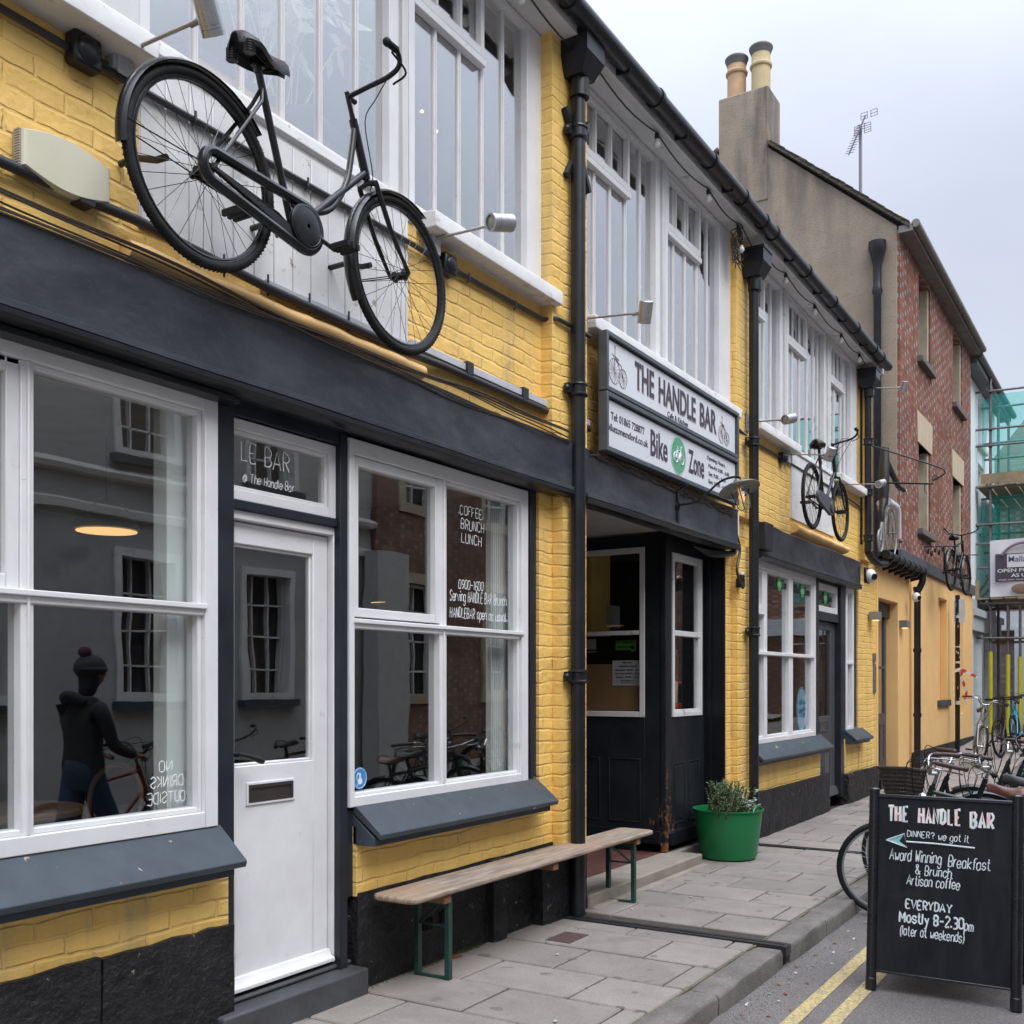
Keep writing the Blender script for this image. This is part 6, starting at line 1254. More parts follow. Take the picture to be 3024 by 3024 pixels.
WG = 'black bicycles hung on the walls'
b1 = bicycle('large black roadster bicycle hung on the wall above the charcoal fascia', group=WG, both=False, Rw=.358, wb=1.185, rim=BIKEB); put(b1, 2.715, -.30, 3.402-.358)
m = MB()
for x_ in (-.14, .52, 1.02): m.tube([(x_, .29, .40), (x_, .20, .40), (x_+.01, .10, .37), (x_+.015, .05, .37)], .013, 8)
build_each(m, 'wall_bracket', BIKEB, b1)
b2 = bicycle('black bicycle with flat grey chaincase hung on the white panel beyond the second downpipe', group=WG, both=False, Rw=.33, wb=1.10, style='diamond', case2=True, guards=False, rim=BIKEB); put(b2, 10.60, -.33, 3.05)
b4 = bicycle('black bicycle with ornate bracket hung on the chequered brick house', group=WG, both=True, Rw=.34, wb=1.08, style='diamond', guards=True, rim=BIKEB); put(b4, 18.62, -.36, 3.02, -4)
m = MB()
for s_ in (0, .75):
    for k in range(5): c = (-.25+s_*1.9-k*.05, .30-.07*k, .66-.05*(k % 2)); m.torus(c, .045, .010, 'y', 14, 5)
    m.bar((-.35+s_*1.9, .35, .72), (-.1+s_*1.9, -.15, .72), .010, 6); m.bar((-.35+s_*1.9, .36, .45), (-.35+s_*1.9, .36, .85), .014, 6)
m.build('wall_bracket', BIKEB, b4)

# penny farthing with a rider figure on the low roof
pf = thing('penny_farthing', 'penny farthing sculpture with a headless black and white rider above the low gutter', 'sculpture', (14.85, -.2, 3.15))
SR = pm('grey_rim_paint', (.26, .27, .29), rough=.35); m = MB(); m.torus((14.85, -.2, 3.53), .345, .011, 'y', 48, 8)
w_ = m.build('wheel', SR, pf); m = MB()
for k in range(22): a_ = 2*math.pi*k/22; m.bar((14.85, -.2+(.03 if k % 2 else -.03), 3.53), (14.85+.34*math.cos(a_), -.2, 3.53+.34*math.sin(a_)), .0022, 4)
m.build('spokes', BIKEB, w_); m = MB(); m.torus((14.22, -.2, 3.36), .14, .014, 'y', 32, 7)
for k in range(12): a_ = 2*math.pi*k/12; m.bar((14.22, -.2, 3.36), (14.22+.13*math.cos(a_), -.2, 3.36+.13*math.sin(a_)), .002, 4)
m.build('wheel', SR, pf); m = MB(); m.tube(smooth([(14.22, -.2, 3.36), (14.30, -.2, 3.62), (14.52, -.2, 3.86), (14.80, -.2, 3.98), (14.86, -.2, 3.95)], 6), .018, 8); m.bar((14.85, -.2, 3.98), (14.85, -.16, 3.53), .014, 8); m.bar((14.85, -.30, 3.53), (14.85, -.1, 3.53), .012, 6); m.build('frame', SR, pf)
m = MB(); m.tube([(14.42, -.2, 3.86), (14.42, -.2, 4.05), (14.45, -.2, 4.35), (14.50, -.2, 4.62)], [.055, .07, .07, .055], 16); m.tube([(14.47, -.23, 4.42), (14.56, -.30, 4.24), (14.62, -.34, 4.12), (14.86, -.37, 4.10)], [.045, .038, .032, .028], 12); m.tube([(14.42, -.2, 3.95), (14.30, -.2, 3.75), (14.30, -.2, 3.62)], [.05, .04, .03], 10); m.build('black_coat', pm('sculpture_black', (.02,)*3, rough=.5), pf)
m = MB(); m.tube([(14.46, -.24, 3.90), (14.74, -.30, 3.86), (14.80, -.31, 3.80), (14.86, -.31, 3.45)], [.055, .042, .036, .026], 14); m.tube([(14.50, -.14, 3.90), (14.82, -.1, 3.75), (14.86, -.1, 3.42)], [.05, .038, .026], 12); m.build('white_trousers', pm('sculpture_white', (.55, .55, .6), rough=.6), pf)
MB().ball((14.90, -.32, 3.42), .038, 1.5, .8, .6).build('shoe', pm('sculpture_shoe', (.08, .085, .09), rough=.4), pf)
MB().ball((14.90, -.375, 4.10), .032, 1.2, .8, .8).build('hand', pm('sculpture_hand', (.6, .55, .52), rough=.6), pf)
br = thing('sign_bracket', 'empty wrought iron sign bracket projecting beside the rider sculpture', 'bracket', (14.1, -.1, 4.2)); m = MB(); yb = -.87
m.bar((14.12, -.05, 4.12), (14.12, yb, 4.02), .012, 6); m.tube(smooth([(14.12, -.05, 4.62), (14.12, -.5, 4.42), (14.12, -1.0, 4.18), (14.12, yb, 4.06)], 5), .010, 6)
for c in ((14.12, -.14, 4.64), (14.12, yb-.02, 4.09)): m.tube([(c[0], c[1]+.035*math.cos(R(a_)), c[2]+.035*math.sin(R(a_))) for a_ in range(-60, 230, 24)], .006, 5)
m.box(14.105, 14.135, -.07, -.04, 3.6, 4.9); m.tube([(14.12, yb+.1, 4.02), (14.12, yb+.1, 3.93), (14.12, yb+.07, 3.90)], .006, 5); m.build('ironwork', IRON, br)

# ---------------------------------------------------------------- bicycles parked in the street
PK = 'bicycles parked in the road beyond the chalkboard'
BRG = pm('brown_grip', (.06, .035, .03), rough=.5)
def park(x, y, rz, lean, label, **kw): t = bicycle(label, group=PK, **kw); put(t, x, y, -.11, rz, R(lean)); return t
a1 = bicycle('bicycle with brown saddle and chrome bars directly behind the chalkboard', group=PK, style='diamond', rim=SR, barm=CHROME, bars='rise', chaincase=False, guards=False, Rw=.335, wb=1.03, saddle=SADBR, grip=BRG, steer=14, fm=pm('bottle_green_paint', (.010, .022, .016), rough=.3)); put(a1, 7.50, -2.76, -.11, 90, 0)
a2 = bicycle('bicycle with large dark wicker basket and chrome handlebar', group=PK, style='loop', rim=CHROME, barm=CHROME, bars='rise', chaincase=True, basket=True, Rw=.34, wb=1.10, saddle=SADB, grip=BRG, steer=-22, lampf=True, fm=BIKEB); put(a2, 8.3, -2.78, -.11, 95, 0)
a3 = bicycle('black bicycle with chrome rims third in the row behind the chalkboard', group=PK, style='diamond', rim=CHROME, barm=BIKEB, bars='swept', chaincase=False, guards=True, Rw=.34, wb=1.06, steer=20, grip=RUBBER, fm=pm('dark_teal_paint', (.010, .026, .034), rough=.3)); put(a3, 9.6, -3.1, -.11, 84, 0)
a4 = bicycle('steel blue bicycle with silver mudguards fourth in the row', group=PK, style='diamond', rim=CHROME, barm=CHROME, bars='flat', chaincase=False, guards=True, guardm=CHROME, Rw=.34, wb=1.06, steer=-15, fm=pm('steel_blue_paint', (.07, .10, .14), rough=.3)); put(a4, 11.1, -3.2, -.11, 95, 0)
a5 = bicycle('black bicycle with straight bars farthest in the row', group=PK, style='diamond', rim=BIKEB, barm=BIKEB, bars='flat', chaincase=False, guards=True, Rw=.34, wb=1.06, steer=10, fm=BIKEB); put(a5, 12.9, -3.3, -.11, 90, 0)
a9 = bicycle('black bicycle with drop of cables and chrome bars second behind the chalkboard', group=PK, style='diamond', rim=SR, barm=CHROME, bars='flat', chaincase=False, guards=True, Rw=.34, wb=1.04, steer=26, fm=BIKEB, lampf=True); put(a9, 8.05, -3.0, -.11, 82, 0)
a10 = bicycle('dark green bicycle with tan grips among the row behind the chalkboard', group=PK, style='loop', rim=CHROME, barm=CHROME, bars='rise', chaincase=True, guards=True, Rw=.34, wb=1.08, steer=-12, grip=BRG, fm=MATS['bottle_green_paint']); put(a10, 10.3, -2.95, -.11, 100, 0)
a6 = bicycle('silver bicycle with basket hoops leaning near the black pole', group='bicycles leaning by the black pole', style='diamond', rim=CHROME, barm=CHROME, bars='rise', chaincase=False, guards=True, guardm=CHROME, Rw=.34, wb=1.06, steer=12, grip=BRG, fm=pm('silver_frame_paint', (.5, .51, .54), rough=.3, metal=.5)); put(a6, 19.2, -.65, zg(18.2), 190, R(-6))
a7 = bicycle('bright blue bicycle leaning behind the silver one', group='bicycles leaning by the black pole', style='diamond', rim=BIKEB, barm=BIKEB, bars='flat', chaincase=False, guards=False, Rw=.34, wb=1.06, steer=-8, fm=pm('bright_blue_paint', (.04, .36, .62), rough=.3)); put(a7, 22.0, -1.05, zg(21), 183, R(5))
a8 = bicycle('dark mountain bicycle between the silver and the blue one', group='bicycles leaning by the black pole', style='diamond', rim=BIKEB, barm=BIKEB, bars='flat', chaincase=False, guards=False, Rw=.34, wb=1.06, steer=-20, fm=BIKEB); put(a8, 20.9, -.85, zg(20), 186, R(-3))

# ---------------------------------------------------------------- pole with stickers and tape
po = thing('sticker_pole', 'black pole covered in sticker scraps with red and white tape by the yellow wall', 'pole', (20.6, -.12, .22)); PX, PY = 20.6, -.16
MB().bar((PX, PY, .2), (PX, PY, 3.1), .042, 14).build('pole_shaft', IRON, po)
m = MB(); random.seed(3)
for k in range(16): a_ = random.uniform(150, 260); z_ = random.uniform(.6, 2.9); h_ = random.uniform(.02, .07); m.tube([(PX, PY, z_), (PX, PY, z_+h_)], .0428, 14) if k % 5 == 0 else m.ball((PX+.040*math.cos(R(a_)), PY+.040*math.sin(R(a_)), z_), .02, .35, .35, random.uniform(.8, 2), 8, 5)
m.build('sticker_scrap', pm('scrap_white', (.5, .5, .5), rough=.7), po)
m = MB().box(PX-.03, PX-.02, PY-.13, PY+.05, 2.60, 3.02); pp = m.build('parking_plate', pm('plate_white', (.55, .57, .62), rough=.4), po); m = MB().box(PX-.035, PX-.031, PY-.02, PY+.04, 2.62, 3.0); m.build('plate_panel', pm('plate_blue', (.04, .12, .42), rough=.4), pp); m = MB(); scribble(m, 'P', (PX-.037, PY+.025, 2.88), (0, -1, 0), UZ, .07, .035, .004); m.build('plate_lettering', pm('plate_white', (.5,)*3), pp)
def tape():
    m_, n, l, bs = new_mat('red_white_tape'); co = objco(n); wv = n.new('ShaderNodeTexWave'); wv.inputs['Scale'].default_value = 2.6; wv.bands_direction = 'DIAGONAL'; l.new(co, wv.inputs[0]); l.new(ramp(n, l, wv.outputs[1], [(.48, (.6, .05, .03)), (.52, (.65, .65, .65))]), bs.inputs[0]); return m_
m = MB(); v = []
for i in range(14): t = i/13; v += [(PX-.05, PY-.06-.08*t+.02*math.sin(t*8), 1.72-.62*t), (PX-.06, PY-.11-.08*t+.02*math.sin(t*8), 1.72-.62*t)]
m.add(v, [(2*i, 2*i+1, 2*i+3, 2*i+2) for i in range(13)]); v = [(PX-.05, PY+.05, 1.74), (PX-.05, PY+.06, 1.68), (PX-.06, PY-.06, 1.78), (PX-.06, PY-.06, 1.71), (PX-.04, PY-.35, 1.62), (PX-.04, PY-.35, 1.57)]; m.add(v, [(0, 1, 3, 2), (2, 3, 5, 4)]); m.build('barrier_tape', tape(), po)

# ================================================================== BENCH
bn = thing('bench', 'long weathered plank bench on dark green folding legs beneath the shop window', 'bench', (5.3, -.2, 0))
def plank_mat():
    m_, n, l, bs = new_mat('weathered_pine'); co = objco(n); mp_ = n.new('ShaderNodeMapping'); mp_.inputs['Scale'].default_value = (1.6, 22, 12); l.new(co, mp_.inputs[0])
    g = noise(n, l, mp_.outputs[0], 2.2, 7, .68, .6); a = ramp(n, l, g, [(.28, (.085, .062, .048)), (.45, (.235, .185, .145)), (.60, (.36, .295, .24)), (.78, (.44, .37, .31))])
    d_ = ramp(n, l, noise(n, l, co, 16, 5, .7), [(.62, (0,)*3), (.70, (.7,)*3)]); a = mixc(n, l, d_, a, (.10, .06, .04)); wr = ramp(n, l, noise(n, l, co, 2, 3), [(.45, (0,)*3), (.7, (.45,)*3)]); a = mixc(n, l, wr, a, (.36, .22, .12))
    l.new(a, bs.inputs[0]); bs.inputs['Roughness'].default_value = .7; bump(n, l, bs, g, .9, .006); return m_
PM = plank_mat(); sx0, sx1, sy0, sy1, szt = 3.99, 6.78, -.315, -.045, .47
def rounded(mb, x0, x1, y0, y1, z0, z1, r):
    pts = []
    for cx_, cy_, a0 in ((x1-r, y1-r, 0), (x0+r, y1-r, 90), (x0+r, y0+r, 180), (x1-r, y0+r, 270)):
        for k in range(6): a_ = R(a0+18*k); pts.append((cx_+r*math.cos(a_), cy_+r*math.sin(a_)))
    mb.prism(pts, 2, z0, z1)
rounded(m := MB(), sx0, sx1, sy0, sy1, szt-.030, szt, .05); m.build('seat', PM, bn, bevel=.010)
m = MB(); [m.box(x_-.03, x_+.03, sy0+.02, sy1-.02, szt-.075, szt-.035) for x_ in (4.30, 5.40, 6.55)]; build_each(m, 'batten', pm('orange_pine', (.30, .15, .07), (.2, .10, .05), .6, 14), bn, bevel=.004)
GRN = pm('green_enamel_steel', (.018, .065, .048), (.010, .035, .03), .4, 10)
def legpair(x_, s_):
    m = MB()
    for y_ in (sy0+.045, sy1-.035): m.hexa([(x_-.016, y_-.014, .0), (x_+.016, y_-.014, .0), (x_+.016, y_+.014, 0), (x_-.016, y_+.014, 0)], [(x_-.016, y_-.014, szt-.075), (x_+.016, y_-.014, szt-.075), (x_+.016, y_+.014, szt-.075), (x_-.016, y_+.014, szt-.075)])
    m.box(x_-.012, x_+.012, sy0+.05, sy1-.04, .0, .012); m.box(x_-.01, x_+.01, sy0+.05, sy1-.04, szt-.10, szt-.078)
    l_ = m.build('leg', GRN, bn, bevel=.002); m = MB(); m.tube([(x_, sy0+.06, .27), (x_+s_*.17, (sy0+sy1)/2, szt-.06)], .008, 6); m.tube([(x_, sy1-.05, .27), (x_+s_*.17, (sy0+sy1)/2, szt-.06)], .008, 6); m.bar((x_, sy0+.05, .27), (x_, sy1-.04, .27), .006, 6); m.build('strut', GRN, l_)
legpair(4.335, 1); legpair(6.52, -1)

# ================================================================== GREEN TUB WITH HERBS
tx, ty = 8.63, -.17
tb = thing('flexible_tub', 'bright green flexible tub full of herbs by the folded shop doors', 'tub', (tx, ty, 0)); GT = pm('green_plastic', (.008, .165, .050), (.006, .145, .043), .35, 2, spec=.5)
m = MB(); TS = 1.06; prof = [(.0, .0), (.205, .0), (.222, .012), (.232, .05), (.268, .36), (.272, .40), (.285, .405), (.285, .415), (.262, .415), (.255, .36), (.220, .05), (0, .04)]
m.lathe(prof, (0, 0, 0), 'z', 48); m.v = [(x*1.03, y*1.06, z*1.02) for x, y, z in m.v]; m.xform(Matrix.Translation((tx, ty, 0))).build('tub_wall', GT, tb)
m = MB(); m.tube([(tx+.30*math.sin(R(a_))*.36-.02, ty-.265, .41+.05*math.cos(R(a_))) for a_ in range(-90, 91, 15)], .010, 8); m.build('handle', GT, tb)
m = MB(); m.lathe([(.262, .35), (.262, .36)], (0, 0, 0), 'z', 30); m.v = [(x*1.0, y*1.02, z) for x, y, z in m.v]; m.xform(Matrix.Translation((tx, ty, 0))).build('soil', pm('potting_soil', (.04, .03, .022), rough=.95, bscale=40, bstr=1, bdist=.02), tb)
def leafmat(name, a, c):
    m_, n, l, bs = new_mat(name); co = objco(n); l.new(ramp(n, l, noise(n, l, co, 23, 3), [(.35, a), (.65, c)]), bs.inputs[0]); bs.inputs['Roughness'].default_value = .55; bs.inputs['Subsurface Weight'].default_value = 0
    return m_
random.seed(11)
ro = thing('rosemary_plant', 'bushy green rosemary growing in the left half of the green tub', 'plant', (tx-.12, ty, .36)); ms, ml = MB(), MB()
for k in range(120):
    a_ = random.uniform(0, 2*math.pi); rr = random.uniform(0, .15); b_ = Vector((tx-.13+rr*math.cos(a_), ty-.02+rr*math.sin(a_)*.9, .36)); tip = b_+Vector((random.uniform(-.12, .10)-.03, random.uniform(-.10, .08)-.02, random.uniform(.10, .31)))
    mid = b_.lerp(tip, .5)+Vector((random.uniform(-.02, .02), random.uniform(-.02, .02), .01)); pts = smooth([b_, mid, tip], 8); ms.tube(pts, [.0035]*len(pts), 4)
    for i in range(2, len(pts)):
        for j in range(3):
            d_ = Vector((random.uniform(-1, 1), random.uniform(-1, 1), random.uniform(.1, .9))).normalized()*random.uniform(.018, .034); q = pts[i]+Vector((0, 0, random.uniform(-.008, .008))); s_ = d_.cross(Vector((random.uniform(-1, 1), random.uniform(-1, 1), random.uniform(-1, 1)))).normalized()*.0032; ml.add([q-s_*.4, q+d_*.5-s_, q+d_, q+d_*.5+s_, q+s_*.4], [(0, 1, 2, 3, 4)])
ms.build('stems', pm('herb_stem', (.09, .08, .045), rough=.8), ro); ml.build('foliage', leafmat('rosemary_leaf', (.06, .12, .045), (.17, .25, .10)), ro)
sa = thing('sage_plant', 'grey green sage with broad pale leaves in the right half of the green tub', 'plant', (tx+.12, ty, .36)); ms, ml = MB(), MB()
for k in range(70):
    a_ = random.uniform(0, 2*math.pi); rr = random.uniform(0, .13); b_ = Vector((tx+.13+rr*math.cos(a_), ty-.03+rr*math.sin(a_), .36)); hh = random.uniform(.05, .14)+(.12 if random.random() < .22 else 0); tip = b_+Vector((random.uniform(-.05, .09), random.uniform(-.10, .05), hh)); pts = smooth([b_, b_.lerp(tip, .5)+Vector((.01, 0, .01)), tip], 4); ms.tube(pts, .003, 4)
    for i in range(2, len(pts)):
        for j in range(3):
            d_ = Vector((random.uniform(-1, 1), random.uniform(-1, 1), random.uniform(-.3, .8))).normalized()*random.uniform(.03, .055); s_ = d_.cross(Vector((random.uniform(-1, 1), random.uniform(-1, 1), 1))).normalized()*random.uniform(.007, .012); q = pts[i]; u_ = d_.cross(s_).normalized()*.004; ml.add([q, q+d_*.3-s_*.8+u_, q+d_*.65-s_+u_, q+d_, q+d_*.65+s_+u_, q+d_*.3+s_*.8+u_, q+d_*.5], [(0, 1, 6), (1, 2, 6), (2, 3, 6), (3, 4, 6), (4, 5, 6), (5, 0, 6)])
ms.build('stems', MATS['herb_stem'], sa); ml.build('foliage', leafmat('sage_leaf', (.16, .19, .14), (.40, .44, .36)), sa)

# ================================================================== CHALKBOARD A-FRAME
ab = thing('chalkboard_sign', 'black A-frame chalkboard of The Handle Bar standing in the road', 'sign', (5.75, -2.38, -.11))
BK = pm('satin_black_tube', (.012, .013, .016), (.008, .008, .010), .28, 10, spec=.6); yl, yr = -2.035, -2.725; xb, xt = 5.665, 5.755; zb, zt = -.105, .925
def onb(y, z): t = (z-zb)/(zt-zb); return Vector((xb+(xt-xb)*t, y, z))
VDIR = (onb(0, zt)-onb(0, zb)).normalized()
for y_ in (yl, yr):
    m = MB(); m.tube([onb(y_, zb), onb(y_, zb+.06), onb(y_, zb+.062), onb(y_, zt)], [.028, .028, .026, .026], 18); m.lathe_dir([(.027, 0), (.027, .01), (.018, .018)], onb(y_, zt), VDIR, 18); m.build('post', BK, ab)
def chalk_mat():
    m_, n, l, bs = new_mat('chalkboard_surface'); co = objco(n); mp_ = n.new('ShaderNodeMapping'); mp_.inputs['Scale'].default_value = (1, 5, 1.2); l.new(co, mp_.inputs[0])
    a = ramp(n, l, noise(n, l, mp_.outputs[0], 3, 5, .6), [(.35, (.009, .010, .013)), (.7, (.019, .021, .025))]); sm = ramp(n, l, noise(n, l, co, 3.2, 5, .7, 1.0), [(.56, (0,)*3), (.74, (.35,)*3)]); l.new(mixc(n, l, sm, a, (.04, .044, .048)), bs.inputs[0]); bs.inputs['Roughness'].default_value = .6; bs.inputs['Specular IOR Level'].default_value = .22; return m_
CHM = chalk_mat()
def panel(y0, y1, z0, z1, th, off=0):
    a, c = onb(0, z0).x+off, onb(0, z1).x+off; return [(a, y0, z0), (a+th, y0, z0), (a+th, y1, z0), (a, y1, z0)], [(c, y0, z1), (c+th, y0, z1), (c+th, y1, z1), (c, y1, z1)]
m = MB(); m.hexa(*panel(yr+.02, yl-.02, 0.0, .895, .012, -.004)); bd_ = m.build('board', CHM, ab); m = MB(); m.hexa(*panel(yr+.02, yl-.02, .895, .912, .02, -.010)); m.hexa(*panel(yr+.02, yl-.02, -.012, .0, .02, -.010)); build_each(m, 'board_edge', BK, ab, bevel=.003)
# rear half of the A-frame
m = MB()
for y_ in (yl-.01, yr+.01): m.tube([(xt+.03, y_, zt-.02), (xt+.46, y_, zb)], .022, 12)
build_each(m, 'rear_leg', BK, ab); m = MB(); m.hexa([(xt+.44, yr+.03, 0), (xt+.45, yr+.03, 0), (xt+.45, yl-.03, 0), (xt+.44, yl-.03, 0)], [(xt+.05, yr+.03, .88), (xt+.06, yr+.03, .88), (xt+.06, yl-.03, .88), (xt+.05, yl-.03, .88)]); m.build('rear_board', CHM, ab)
CH = pm('chalk_ink_pale', (.78, .83, .83), (.56, .63, .63), .9, 60); LY = (0, -1, 0)
def ob_(y, z, lift=.006): p = onb(y, z); return (p.x-lift, p.y, p.z)
def bline(text, y0, y1, z, h, r, slant=.1, rise=0, lift=.006): m_ = MB(); scribble(m_, text, ob_(y0, z, lift), LY, tuple(VDIR), h, y0-y1, r, slant, .22, True, rise); return m_
m = MB()
for tx_, y0, y1, z0, z1, h, r, sl in (('DINNER?', -2.205, -2.335, .700, 0, .03, .0022, .05), ('we got it', -2.355, -2.50, .694, 0, .036, .0022, .15), ('Award Winning', -2.118, -2.37, .575, 0, .058, .0027, .16), ('Breakfast', -2.405, -2.60, .563, 0, .055, .0027, .16), ('& Brunch', -2.25, -2.42, .510, 0, .048, .0027, .12), ('Artisan coffee', -2.205, -2.46, .455, 0, .05, .0027, .16), ('(later at weekends)', -2.178, -2.485, .195, 0, .048, .0026, .1), ('pm', -2.485, -2.525, .255, 0, .05, .003, .1)):
    bline(tx_, y0, y1, z0, h, r, sl, -.45).build('chalk_writing', CH, ab)
for tx_, y0, y1, z0, h, r in (('EVERYDAY', -2.205, -2.425, .335, .042, .0042), ('Mostly 8-2.30', -2.175, -2.48, .262, .052, .0046)):
    bline(tx_, y0, y1, z0, h, r, .04, -.5).build('chalk_writing', CH, ab)
m.tube([ob_(-2.20, .673), ob_(-2.35, .673), ob_(-2.53, .666)], .0042, 6); m.tube([ob_(-2.10, .673), ob_(-2.19, .713), ob_(-2.205, .643), ob_(-2.10, .673), ob_(-2.13, .678)], .0033, 6)
m.build('chalk_writing', CH, ab)
m = MB(); a_ = [ob_(-2.105, .673, .0055), ob_(-2.188, .708, .0055), ob_(-2.165, .673, .0055), ob_(-2.20, .648, .0055)]; m.add(a_, [(0, 1, 2), (0, 2, 3)]); m.build('chalk_arrow', pm('chalk_mint', (.30, .62, .55), (.20, .50, .62), .9, 40), ab)
def candy():
    m_, n, l, bs = new_mat('pastel_chalk'); co = objco(n); mp_ = n.new('ShaderNodeMapping'); mp_.inputs['Scale'].default_value = (1, 2.2, 1); l.new(co, mp_.inputs[0]); l.new(ramp(n, l, noise(n, l, mp_.outputs[0], 17, 2, .5, .6), [(.32, (.55, .72, .80)), (.43, (.80, .82, .72)), (.52, (.84, .80, .80)), (.62, (.84, .52, .56)), (.70, (.80, .82, .58))]), bs.inputs[0]); bs.inputs['Roughness'].default_value = .9; return m_
CANDY = candy()
for s, y0, y1 in (('THE', -2.108, -2.222), ('HANDLE', -2.262, -2.475), ('BAR', -2.51, -2.632)):
    m2 = MB(); o_ = Vector(ob_(y0, .775 if s != 'BAR' else .768, .005)); tot = {'THE': 3, 'HANDLE': 6, 'BAR': 3}[s]; wd_ = (y0-y1)/tot
    for i, c_ in enumerate(s): scribble(m2, c_, o_+Vector(LY)*wd_*i, LY, tuple(VDIR), .076, wd_*(.58 if c_ not in 'T' else .70), .0078, 0, .02, False)
    m2.build('chalk_title', CANDY, ab)

# ================================================================== PEOPLE
def person(name_label, J, rad, E, mat_body, root=0):
    pass
def skin_figure(verts, edges, rads, name, mat, parent, sub=2):
    me = bpy.data.meshes.new(name); me.from_pydata(verts, edges, []); o = bpy.data.objects.new(name, me); COL.objects.link(o); s = o.modifiers.new('skin', 'SKIN'); s.use_smooth_shade = True
    for i, v in enumerate(me.skin_vertices[0].data): v.radius = (rads[i][0], rads[i][1]) if isinstance(rads[i], tuple) else (rads[i], rads[i]); v.use_root = (i == 0)
    ss = o.modifiers.new('sub', 'SUBSURF'); ss.levels = sub; ss.render_levels = sub
    dg = bpy.context.evaluated_depsgraph_get(); m2 = bpy.data.meshes.new_from_object(o.evaluated_get(dg)); bpy.data.objects.remove(o); m2.name = name
    o = bpy.data.objects.new(name, m2); COL.objects.link(o); m2.materials.clear(); m2.materials.append(mat); [setattr(p, 'use_smooth', True) for p in m2.polygons]
    o.parent = parent; return o
def walker(label, x, y, z, rz, shirt, trousers, hat, reach=True):
    t = thing('person', label, 'person', (0, 0, 0))
    V = [(0, 0, .95), (0, 0, 1.10), (0, 0, 1.28), (.01, 0, 1.42), (.015, 0, 1.50), (.03, 0, 1.57), (.045, 0, 1.66), (.05, 0, 1.73),
         (0, .10, .90), (.16, .10, .52), (.02, .10, .10), (.14, .10, .035), (0, -.10, .90), (-.08, -.10, .50), (-.32, -.10, .14), (-.24, -.10, .04),
         (.0, .19, 1.40), (.10, .22, 1.13), (.32, .19, 1.04), (0, -.19, 1.40), (.08, -.23, 1.13), (.31, -.2, 1.05)]
    E = [(0, 1), (1, 2), (2, 3), (3, 4), (4, 5), (5, 6), (6, 7), (0, 8), (8, 9), (9, 10), (10, 11), (0, 12), (12, 13), (13, 14), (14, 15), (3, 16), (16, 17), (17, 18), (3, 19), (19, 20), (20, 21)]
    Rr = [(.13, .17), (.12, .155), (.125, .17), (.09, .13), (.06, .06), (.065, .06), (.095, .08), (.05, .05), .095, .065, .045, (.04, .05), .095, .065, .045, (.04, .05), .065, .05, .035, .065, .05, .035]
    skin_figure(V, E, Rr, 'body', shirt, t)
    m = MB(); m.tube([(0, 0, .80), (0, 0, .90), (0, 0, .99), (0, 0, 1.03)], [.12, .15, .145, .13], 18)
    for i in range(len(m.v)): m.v[i] = (m.v[i][0]*.85, m.v[i][1]*1.15, m.v[i][2])
    for P_ in ([(0, .085, .93), (.08, .09, .72), (.16, .10, .52), (.09, .10, .30), (.02, .10, .08)], [(0, -.085, .93), (-.04, -.09, .72), (-.08, -.10, .50), (-.20, -.10, .32), (-.33, -.10, .15)]): m.tube(smooth(P_, 5), [.098-.0018*i for i in range(5*4+1)], 14)
    m.build('trousers', trousers, t); m = MB()
    for P_ in ([(-.04, .10, .05), (.05, .10, .045), (.16, .10, .03)], [(-.38, -.10, .16), (-.31, -.10, .10), (-.24, -.10, .02)]): m.tube(P_, [.045, .048, .035], 12)
    m.build('shoes', RUBBER, t)
    if hat: m = MB(); m.tube(smooth([(-.07, -.09, 1.46), (-.13, -.04, 1.50), (-.13, .04, 1.50), (-.07, .09, 1.46)], 5), .04, 10); m.build('hood', shirt, t)
    SK = pm('skin_tone', (.22, .12, .08), rough=.6)
    for s_ in (-1, 1):
        hx_, hy_, hz_ = .335, .19*s_, 1.035; fv = [(hx_-.03, hy_, hz_+.005), (hx_+.03, hy_, hz_)]; fe = [(0, 1)]; fr = [.022, (.018, .034)]
        for k in range(4): i0 = len(fv); yy = hy_-.027+.018*k; L_ = (.030, .036, .034, .026)[k]; fv += [(hx_+.045, yy, hz_-.002), (hx_+.055+L_*.6, yy, hz_-.018), (hx_+.045+L_*.5, yy, hz_-.042)]; fe += [(1, i0), (i0, i0+1), (i0+1, i0+2)]; fr += [.009, .0085, .008]
        i0 = len(fv); fv += [(hx_+.01, hy_+.035*s_*-1, hz_-.01), (hx_+.035, hy_-.042*s_, hz_-.03)]; fe += [(0, i0), (i0, i0+1)]; fr += [.011, .009]; skin_figure(fv, fe, fr, 'hand', SK, t, 1)
    m = MB(); m.ball((.06, 0, 1.665), .088, 1.0, .85, 1.15, 18, 12); m.tube([(.13, 0, 1.69), (.165, 0, 1.655), (.14, 0, 1.645)], [.012, .018, .012], 8); [m.ball((.055, s_*.08, 1.665), .022, .6, .4, 1) for s_ in (-1, 1)]; m.box(.128, .143, -.022, .022, 1.612, 1.622); m.build('face', SK, t)
    m = MB(); [m.ball((.138, s_*.03, 1.69), .010) for s_ in (-1, 1)]; m.build('eyes', pm('eye_dark', (.02,)*3, rough=.2), t)
